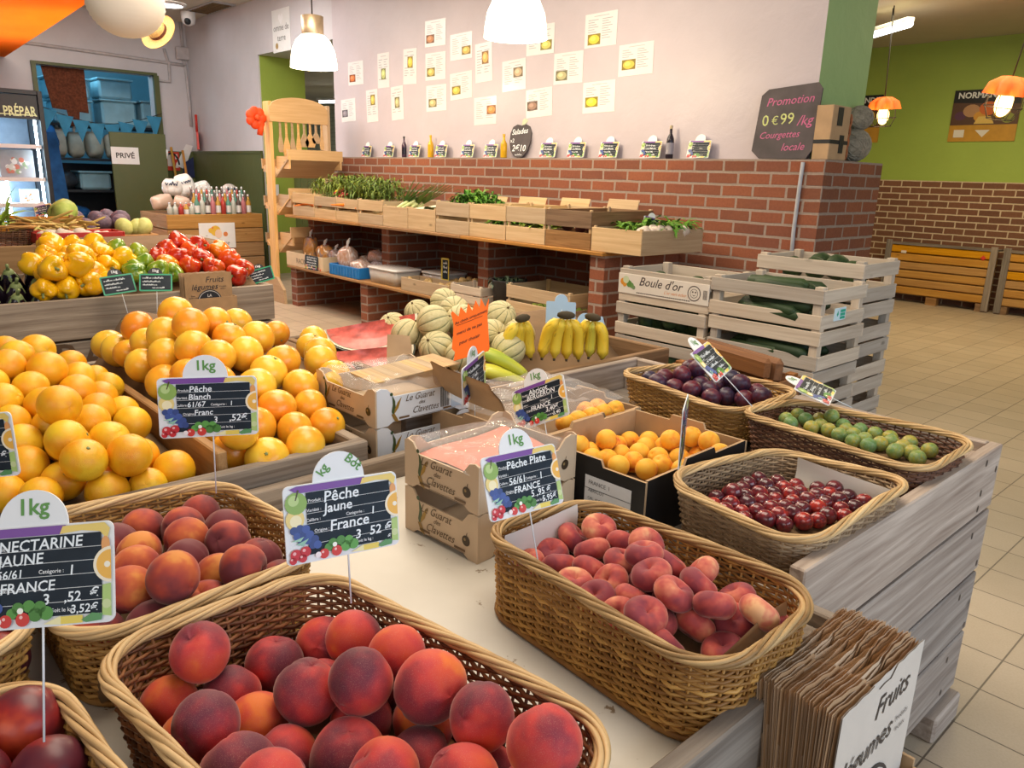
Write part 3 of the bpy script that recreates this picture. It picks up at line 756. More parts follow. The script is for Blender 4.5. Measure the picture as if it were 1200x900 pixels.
# ------------------------------------------------------------------ price signs
M_PURPLE = plain('purple_print', (0.16, 0.05, 0.26), 0.4, 0.1, 30)
M_TABGREEN = plain('green_print', (0.12, 0.30, 0.07), 0.5)
M_TEALCARD = plain('green_sign_border', (0.03, 0.33, 0.17), 0.4)
M_BACKBLUE = plain('pale_blue_sign_back', (0.40, 0.54, 0.66), 0.5, 0.04)
GROWTH = random.Random(5)
def fruit_border(b, M, w):
    """the printed fruit around the slate: apple, pear, grapes, cherries, leaves, strawberries, banana, orange slice"""
    def f(o, y, c): b.c = c; b.flat([(x*w, z*w) for x, z in o], y*w, M)
    P = lambda x, z: (x-0.5, z-0.325)
    def disc(x, z, r, y, c, sx=1, sz=1, n=14): f([P(*q) for q in circ(x, z, r, n, sx=sx, sz=sz)], y, c)
    f([P(*q) for q in [(0.11, 0.585), (0.68, 0.585), (0.70, 0.642), (0.11, 0.642), (0.05, 0.625)]], -0.012, (0.20, 0.07, 0.33))
    f([P(*q) for q in [(0.66, 0.585), (0.80, 0.60), (0.92, 0.585), (0.965, 0.53), (0.985, 0.60), (0.95, 0.64), (0.68, 0.635)]], -0.013, (0.85, 0.62, 0.16))
    disc(0.10, 0.505, 0.092, -0.014, (0.28, 0.44, 0.10)); disc(0.08, 0.53, 0.045, -0.015, (0.50, 0.64, 0.25))
    f([P(*q) for q in [(0.09, 0.53), (0.10, 0.53), (0.13, 0.61), (0.115, 0.615)]], -0.016, (0.08, 0.06, 0.02))
    disc(0.085, 0.375, 0.078, -0.0135, (0.86, 0.66, 0.24), 1, 1.1); disc(0.09, 0.36, 0.05, -0.0145, (0.95, 0.84, 0.52))
    for x, z in ((0.07, 0.285), (0.12, 0.295), (0.17, 0.285), (0.095, 0.235), (0.15, 0.24), (0.20, 0.235), (0.24, 0.19), (0.18, 0.19), (0.22, 0.145), (0.13, 0.19), (0.26, 0.14)):
        k = GROWTH.uniform(0.7, 1.2); disc(x, z, 0.034, -0.0148-0.0002*x, (0.05*k, 0.09*k, 0.30*k))
    f([P(*q) for q in [(0.04, 0.20), (0.15, 0.225), (0.12, 0.19)]], -0.0155, (0.35, 0.60, 0.45))
    f([P(*q) for q in [(0.08, 0.17), (0.19, 0.205), (0.14, 0.15)]], -0.0156, (0.30, 0.55, 0.42))
    for x, z, r in ((0.075, 0.085, 0.048), (0.155, 0.10, 0.045), (0.13, 0.05, 0.035), (0.05, 0.04, 0.03)):
        disc(x, z, r, -0.016, (0.60, 0.03, 0.04)); disc(x-0.012, z+0.014, r*0.3, -0.0165, (0.9, 0.45, 0.45))
    for x, z, r in ((0.39, 0.13, 0.04), (0.46, 0.14, 0.04), (0.53, 0.13, 0.04), (0.57, 0.09, 0.045), (0.35, 0.10, 0.035), (0.50, 0.085, 0.045)):
        k = GROWTH.uniform(0.75, 1.3); disc(x, z, r, -0.0152, (0.10*k, 0.30*k, 0.06*k))
    for x, z, r in ((0.31, 0.055, 0.042), (0.42, 0.06, 0.045)):
        disc(x, z, r, -0.0165, (0.66, 0.05, 0.04)); disc(x-0.01, z+0.015, r*0.25, -0.0168, (0.95, 0.55, 0.5))
    disc(0.26, 0.055, 0.025, -0.0166, (0.95, 0.85, 0.85)); disc(0.405, 0.115, 0.02, -0.0167, (0.95, 0.95, 0.85))
    f([P(*q) for q in [(0.55, 0.02), (0.66, 0.065), (0.66, 0.01)]], -0.0125, (0.90, 0.82, 0.45))
    f([P(*q) for q in [(0.65, 0.012), (0.80, 0.012), (0.80, 0.06), (0.65, 0.06)]], -0.0124, (0.85, 0.66, 0.12))
    f([P(*q) for q in [(0.79, 0.03), (0.86, 0.07), (0.93, 0.06), (0.92, 0.02), (0.82, 0.012)]], -0.0126, (0.12, 0.32, 0.12))
    f([P(*q) for q in [(0.925, 0.05), (0.985, 0.04), (0.985, 0.25), (0.93, 0.24)]], -0.0123, (0.45, 0.62, 0.20))
    disc(0.955, 0.12, 0.03, -0.0128, (0.62, 0.70, 0.35))
    disc(0.955, 0.50, 0.035, -0.0135, (0.80, 0.36, 0.12), 0.8, 1.5)
    o = [P(*q) for q in circ(0.99, 0.37, 0.115, 18, PI/2+0.0, 3*PI/2)]
    f(o, -0.0160, (0.93, 0.82, 0.62)); f([P(*q) for q in circ(0.99, 0.37, 0.095, 18, PI/2, 3*PI/2)], -0.0165, (0.90, 0.48, 0.08))
    disc(0.965, 0.37, 0.02, -0.0170, (0.96, 0.88, 0.7))
def scribble(b, x, z, L, hgt, M, y, th=None, seed=None):
    """illegible joined-up chalk handwriting as a thin ribbon"""
    rn = random.Random(seed if seed is not None else int(abs(x*7919+z*104729)*1000) % 9973); th = th or hgt*0.16
    n = max(6, int(L/hgt*4)); pts = []
    up = True
    for i in range(n+1):
        u = i/n; pts.append((x+L*u+rn.uniform(-0.3, 0.3)*hgt*0.3, z+(hgt*rn.choice([0.55, 0.6, 1.0]) if up else hgt*rn.uniform(0, 0.12)))); up = not up
    for (x0, z0), (x1, z1) in zip(pts, pts[1:]):
        if rn.random() < 0.12: continue
        d = Vector((x1-x0, z1-z0)); nn = Vector((-d.y, d.x)).normalized()*th/2
        b.flat([(x0-nn.x, z0-nn.y), (x0+nn.x, z0+nn.y), (x1+nn.x, z1+nn.y), (x1-nn.x, z1-nn.y)][::-1], y, M)
def price_sign(label, pose, w, lines, tabtext='1kg', stake=0.10, border='fruit', group='slate price signs'):
    x, y, z, a, b_, c = pose
    r = thing('price_sign', label, 'price sign', (x, y, z), (a, b_, c), group)
    t = 0.012*w
    b = MB(); b.prism([(p*w, q*w) for p, q in rrect(-0.5, -0.325, 0.5, 0.325, 0.05)], 0.014*w); b.build('card', M_WHITE if border == 'fruit' else M_TEALCARD, r)
    if border == 'fruit':
        b = MB(); fruit_border(b, Matrix.Identity(4), w); b.build('printed_fruit', M_PRINT, r)
        sx0, sz0, sx1, sz1 = -0.315, -0.26, 0.425, 0.255
    else:
        sx0, sz0, sx1, sz1 = -0.455, -0.275, 0.455, 0.27
    b = MB(); b.flat([(sx0*w, sz0*w), (sx1*w, sz0*w), (sx1*w, sz1*w), (sx0*w, sz1*w)], -0.008*w); sl = b.build('slate_panel', M_SLATE, r)
    b = MB()
    if border == 'fruit':
        for k in range(5): b.flat([(sx0*w, (0.165-0.085*k)*w), (sx1*w, (0.165-0.085*k)*w), (sx1*w, (0.168-0.085*k)*w), (sx0*w, (0.168-0.085*k)*w)], -0.0095*w)
        for tx, px, pz in (('Produit :', -0.30, 0.175), ('Variété :', -0.315, 0.095), ('Calibre :', -0.325, 0.015), ('Catégorie :', 0.02, 0.015), ('Origine :', -0.26, -0.08), ('Soit le kg :', 0.10, -0.235)):
            b.text(tx, 0.036*w, T(px*w, -0.0097*w, pz*w), bold=0.01)
        b.build('printed_rules', M_WHITE, sl); b = MB()
    for tx, px, pz, s in lines:
        if tx.startswith('~'): scribble(b, px*w, pz*w, len(tx)*0.055*w*(s/0.11), s*w*0.55, Matrix.Identity(4), -0.0105*w); continue
        b.text(tx, s*w, T(px*w, -0.0105*w, pz*w, ry=-0.02), shear=0.12, bold=0.014)
    if lines: b.build('lettering', M_CHALK, sl)
    if tabtext is not None:
        b = MB(); b.prism([(p*w, q*w) for p, q in [(-0.23, 0.30)]+[(0.23, 0.30)]+circ(0, 0.335, 0.225, 18, 0, PI)], 0.012*w, T(-0.02*w, 0.001, 0))
        tb_ = b.build('kilo_tab', M_WHITE if border == 'fruit' else M_BLACK, r)
        b = MB()
        if '|' in tabtext:
            l_, r_ = tabtext.split('|'); b.text(l_, 0.11*w, T(-0.13*w, 0.0005, 0.40*w, ry=-0.9), align='CENTER', bold=0.02); b.text(r_, 0.11*w, T(0.09*w, 0.0005, 0.43*w, ry=0.75), align='CENTER', bold=0.02); b.text('La', 0.07*w, T(0.15*w, 0.0005, 0.43*w, ry=0.75), align='CENTER', bold=0.02)
        else: b.text(tabtext, 0.15*w, T(-0.02*w, 0.0005, 0.40*w), align='CENTER', bold=0.02)
        b.build('lettering', M_TABGREEN if border == 'fruit' else M_WHITE, tb_)
    if stake:
        b = MB(); b.tube([(0.03*w, 0.02*w, 0.0), (0.03*w, 0.02*w, -0.325*w-stake)], 0.0011, 6); b.build('stake', M_STEEL, r)
    return r
price_sign('large slate sign for yellow nectarines at the left edge', (-0.7495,0.1097,0.9858,-0.3834,-0.0929,0.88), 0.14,
   [('NECTARINE', -0.235, 0.165, 0.10), ('JAUNE', -0.24, 0.075, 0.10), ('56/61', -0.25, -0.005, 0.075), ('I', 0.22, -0.005, 0.09), ('FRANCE', -0.23, -0.10, 0.095), ('3', 0.04, -0.185, 0.10), (',52', 0.18, -0.175, 0.09), ('€', 0.345, -0.16, 0.09), ('3,52€', 0.22, -0.25, 0.075)], stake=0.10)
price_sign('slate sign for yellow peaches standing behind the nearest peach basket', (-0.741,0.4203,0.9565,-0.2014,0.0517,1.4246), 0.14,
   [('Pêche', -0.17, 0.155, 0.13), ('Jaune', -0.17, 0.065, 0.115), ('I', 0.25, -0.01, 0.09), ('France', -0.13, -0.095, 0.13), ('3', 0.09, -0.20, 0.11), ('52 €', 0.22, -0.19, 0.11), ('€', 0.385, -0.25, 0.05)], tabtext='kg|Bot', stake=0.06)
price_sign('slate sign for flat peaches leaning at their honey basket', (-0.7513,0.7219,0.9206,-0.3493,0.0355,1.512), 0.14,
   [('Pêche Plate', -0.20, 0.155, 0.115), ('56/61', -0.20, -0.005, 0.10), ('I', 0.22, -0.01, 0.10), ('FRANCE', -0.15, -0.10, 0.095), ('5 ,95 €', 0.06, -0.175, 0.095), ('5,95€', 0.20, -0.25, 0.085)], stake=0.07)
price_sign('slate sign for apricots in front of the brown apricot box', (-1.1115,1.1069,0.8839,-0.3923,-0.4679,0.278), 0.14,
   [('Abricot', -0.17, 0.165, 0.115), ('BERGERON', -0.22, 0.085, 0.105), ('I', 0.23, 0.0, 0.09), ('FRANCE', -0.17, -0.09, 0.10), ('3,40€', 0.10, -0.17, 0.10), ('3,40', 0.22, -0.25, 0.08)], stake=0.09)
price_sign('slate sign for white peaches in front of the grapefruit', (-1.1196,0.4136,1.001,-0.116,0.0165,1.1249), 0.14,
   [('Pêche', -0.19, 0.165, 0.095), ('Blanch', -0.20, 0.085, 0.085), ('61/67', -0.215, 0.005, 0.08), ('I', 0.22, 0.01, 0.07), ('Franc', -0.15, -0.085, 0.085), ('3', 0.04, -0.17, 0.09), (',52€', 0.20, -0.16, 0.10)], stake=0.09)
price_sign('slate sign cut off at the left edge among the oranges', (-1.2597,0.1252,0.9602,-0.1483,-0.1173,0.8266), 0.14,
   [('~~~~~~', -0.19, 0.155, 0.11), ('~~~~~~', -0.2, -0.09, 0.1), ('€', 0.34, -0.13, 0.09)], stake=0.15)
price_sign('slate sign seen at a slant beside the orange notice', (-1.357,1.1292,0.8842,0.0034,-0.1264,2.0588), 0.14,
   [('~~~~~~', -0.2, 0.13, 0.14), ('~~~~~', -0.2, 0.01, 0.13), ('~~~~~', -0.15, -0.1, 0.12), ('~~~', 0.1, -0.2, 0.12)], stake=0.10)
price_sign('tilted slate sign standing in the purple plums', (-0.8643,1.3613,0.9883,-0.8357,-0.0502,1.8742), 0.12,
   [('~~~~~~~', -0.25, 0.13, 0.13), ('~~~~~~~', -0.2, 0.02, 0.12), ('~~~~~~', -0.18, -0.09, 0.11), ('~~~~', 0.05, -0.19, 0.11)], stake=0.085)
price_sign('tilted slate sign lying back behind the greengages', (-0.8588,1.8379,0.8479,-1.238,-0.0398,1.9032), 0.14,
   [('~~~~~~~', -0.25, 0.13, 0.13), ('~~~~~~', -0.2, 0.02, 0.12), ('~~~~~~~', -0.18, -0.09, 0.11), ('~~~~', 0.05, -0.19, 0.11)], stake=0.05)
price_sign('slate sign seen edge on between apricots and small red plums', (-0.785, 1.165, 0.895, 0.03, R(82), R(121)), 0.125, [('~~~~~~', -0.25, 0.1, 0.13)], tabtext=None, stake=0)
# blank backs of two signs by the bananas
for lab, px, w, rz, tl, tab in (('pale blue back of a price sign standing behind the bananas', (-1.939, 2.025, 0.865), 0.13, 1.35, 0.1, True), ('pair of grey sign backs leaning behind the bananas', (-1.92, 2.16, 0.775), 0.15, 1.2, -0.25, True)):
    r = thing('price_sign', lab, 'price sign', px, (-0.15, tl, rz), 'slate price signs')
    b = MB(); b.prism([(p*w, q*w) for p, q in rrect(-0.5, -0.325, 0.5, 0.325, 0.04)], 0.003); b.build('card', M_BACKBLUE, r)
    b = MB(); b.prism([(p*w, q*w) for p, q in circ(0, 0.32, 0.22, 16, 0, PI)], 0.003, T(0, 0.0005, 0)); b.build('kilo_tab', M_BACKBLUE, r)
    b = MB(); b.tube([(0, -0.002, 0.1*w), (0, -0.002, -0.325*w-0.09)], 0.0018, 6); b.build('stake', M_STEEL, r)
# orange handwritten notice with a jagged top
M_ORCARD = plain('orange_card', (0.92, 0.16, 0.015), 0.6, 0.03)
nz = (-1.4967,1.2306,0.9698,-0.5424,-0.3175,0.477)
r = thing('notice', 'bright orange jagged notice standing among the melons', 'notice', nz[:3], nz[3:])
w = 0.112
zig = [(-0.46, -0.71), (0.43, -0.66), (0.46, -0.60), (0.44, 0.20), (0.5, 0.62), (0.40, 0.42), (0.30, 0.68), (0.25, 0.44), (0.16, 0.66), (0.06, 0.42), (-0.04, 0.64), (-0.10, 0.40), (-0.24, 0.60), (-0.30, 0.36), (-0.46, 0.54), (-0.50, 0.50), (-0.44, 0.20), (-0.46, -0.1), (-0.50, -0.40), (-0.42, -0.5)]
b = MB(); b.prism([(x*w, z*w) for x, z in zig], 0.002); b.build('card', M_ORCARD, r)
b = MB()
for tx, x, z, s in (('Au choix uniquement', -0.40, 0.17, 0.098), ('merci de ne pas', -0.36, -0.10, 0.105), ('pour choisir', -0.30, -0.35, 0.11)):
    b.text(tx, s*w, T(x*w, -0.0008, z*w, ry=-0.15), shear=0.3, bold=0.012)
b.flat([(-0.36*w, 0.13*w), (0.33*w, 0.22*w), (0.33*w, 0.23*w), (-0.36*w, 0.14*w)], -0.0006)
b.build('handwriting', M_BLACK, r)
b = MB(); b.tube([(0, 0.003, 0), (0, 0.003, -0.95*w)], 0.0025, 6); b.build('stake', M_CARD, r)

# ------------------------------------------------------------------ paper bags in their holders
M_BAG = plain('kraft_bag', (0.66, 0.48, 0.32), 0.7, 0.08, 16)
M_BAGEDGE = plain('kraft_bag_inside', (0.50, 0.31, 0.165), 0.8, 0.08, 16)
M_BAGWHITE = plain('pale_bag_print', (0.66, 0.58, 0.50), 0.6, 0.05, 12)
def bag_mesh(w, h, seedv, amp=1.0):
    rn = random.Random(seedv); b = MB(); n = 14
    # two thin leaves with a folded gusset, zigzag cut top
    for side in (0, 1):
        vs = []
        for i in range(n+1):
            u = i/n; y = -w/2+w*u
            off = 0.0011*side+amp*(0.0016*math.sin(7*u+seedv)+0.0005*rn.uniform(-1, 1))
            top = h+0.002*(i % 2)+(-0.012 if side and 0.36 < u < 0.64 else 0)
            vs += [(off*0.3, y, 0), (off, y, h*0.6), (off*1.6+0.0022*side*amp, y, top)]
        f = []
        for i in range(n):
            f += [(i*3, (i+1)*3, (i+1)*3+1, i*3+1), (i*3+1, (i+1)*3+1, (i+1)*3+2, i*3+2)]
        b.m = side; b.add(vs, f, True)
    return b
def bag_stack(n, origin, rz, w, h, dx, group, label_front, label_mid, label_back, lean=0.0):
    protos = [bag_mesh(w, h, 3+k).build('paper_bag', [M_BAG, M_BAGEDGE]) for k in range(4)]
    out = []
    for k in range(n):
        o = protos[k] if k < 4 else protos[k % 4].copy()
        if k >= 4: COL.objects.link(o)
        M = T(*origin, rz=rz) @ T(dx*k, random.uniform(-0.004, 0.004), random.uniform(0, 0.012), ry=lean*(n-1-k)/n)
        o.matrix_world = M
        tag(o, label_front if k == n-1 else (label_back if k == 0 else label_mid), 'paper bag', group)
        out.append(o)
    return out
# holder on the aisle side of the near box
hx, hy0, hy1 = -0.382, 0.79, 1.06
r = thing('bag_holder', 'cardboard holder of paper bags hung on the aisle side of the near box', 'holder', (-0.327, 0.925, 0.40))
for nm, c, d in (('side_panel', (0.052, 0, 0.075), (0.005, 0.27, 0.15)), ('side_panel', (-0.052, 0, 0.10), (0.005, 0.27, 0.20)), ('side_panel', (0, 0.1375, 0.08), (0.098, 0.005, 0.16)), ('side_panel', (0, -0.1375, 0.08), (0.098, 0.005, 0.16)), ('base', (0, 0, 0.003), (0.098, 0.268, 0.006))):
    b = MB(); b.box(c, d, bev=0.001); b.build(nm, M_CARD, r)
bags = bag_stack(26, (-0.372, 0.925, 0.408), 0, 0.245, 0.340, 0.0030, 'paper bags in the aisle side holder', 'front printed paper bag of the stack at the aisle holder', 'kraft paper bag in the thick stack at the aisle holder', 'rearmost kraft paper bag of the stack at the aisle holder', lean=-0.10)
def bag_print(bag, w, h, M, big=1.0):
    b = MB(); b.c = (0.03, 0.03, 0.035)
    b.text('Fruits', 0.046*big, M @ T(-0.02*big, 0, h*0.80), shear=0.25, bold=0.002)
    b.text('légumes', 0.046*big, M @ T(-0.10*big, 0, h*0.645), shear=0.25, bold=0.002)
    b.text('Produits', 0.012*big, M @ T(0.06*big, 0, h*0.68), shear=0.1); b.text('locaux', 0.012*big, M @ T(0.065*big, 0, h*0.63), shear=0.1)
    b.text('Bons', 0.012*big, M @ T(-0.105*big, 0, h*0.50)); b.text('pour vous', 0.012*big, M @ T(-0.115*big, 0, h*0.46))
    b.flat(circ(0.0, h*0.36, 0.072*big, 28), 0.0, M)
    b.c = (0.72, 0.66, 0.60); b.flat(circ(0.0, h*0.36, 0.066*big, 28), -0.0003, M); b.c = (0.03, 0.03, 0.035); b.flat(circ(0.0, h*0.36, 0.063*big, 28), -0.0006, M)
    b.c = (0.72, 0.66, 0.60)
    b.text('LA', 0.022*big, M @ T(0, -0.0009, h*0.36+0.03*big), align='CENTER', bold=0.02); b.text('GRANDE', 0.026*big, M @ T(0, -0.0009, h*0.36), align='CENTER', bold=0.02)
    b.build('print', M_PRINT, bag)
# the front bag of the aisle stack carries the print on its outer face
fb = bags[-1]; q_ = bag_mesh(0.245, 0.340, 9, 0.0).build('flat_bag', [M_BAGWHITE, M_BAGWHITE]); fb.data = q_.data; bpy.data.objects.remove(q_); fb.matrix_world = Matrix.Translation((0.004, 0, 0)) @ fb.matrix_world
bag_print(fb, 0.245, 0.352, T(0.0026, 0, 0, rz=PI/2), 1.0)
# holder on the pepper box
r = thing('bag_holder', 'brown cardboard holder of paper bags hung on the pepper box', 'holder', (-3.535, 1.34, 0.66))
for nm, c, d in (('side_panel', (0.03, 0, 0.055), (0.004, 0.25, 0.11)), ('side_panel', (-0.03, 0, 0.06), (0.004, 0.25, 0.12)), ('side_panel', (0, 0.123, 0.055), (0.056, 0.004, 0.11)), ('side_panel', (0, -0.123, 0.055), (0.056, 0.004, 0.11)), ('base', (0, 0, 0.002), (0.056, 0.24, 0.004))):
    b = MB(); b.box(c, d); b.build(nm, M_KRAFT, r)
bags = bag_stack(9, (-3.557, 1.34, 0.666), 0, 0.215, 0.205, 0.0046, 'paper bags in the pepper box holder', 'front printed paper bag in the holder on the pepper box', 'kraft paper bag behind others in the holder on the pepper box', 'rearmost kraft paper bag in the holder on the pepper box', lean=-0.06)
fb = bags[-1]; q_ = bag_mesh(0.215, 0.205, 9, 0.0).build('flat_bag', [M_KRAFT, M_KRAFT]); fb.data = q_.data; bpy.data.objects.remove(q_); fb.matrix_world = Matrix.Translation((0.003, 0, 0)) @ fb.matrix_world
bag_print(fb, 0.215, 0.205, T(0.0026, 0, 0, rz=PI/2), 0.8)

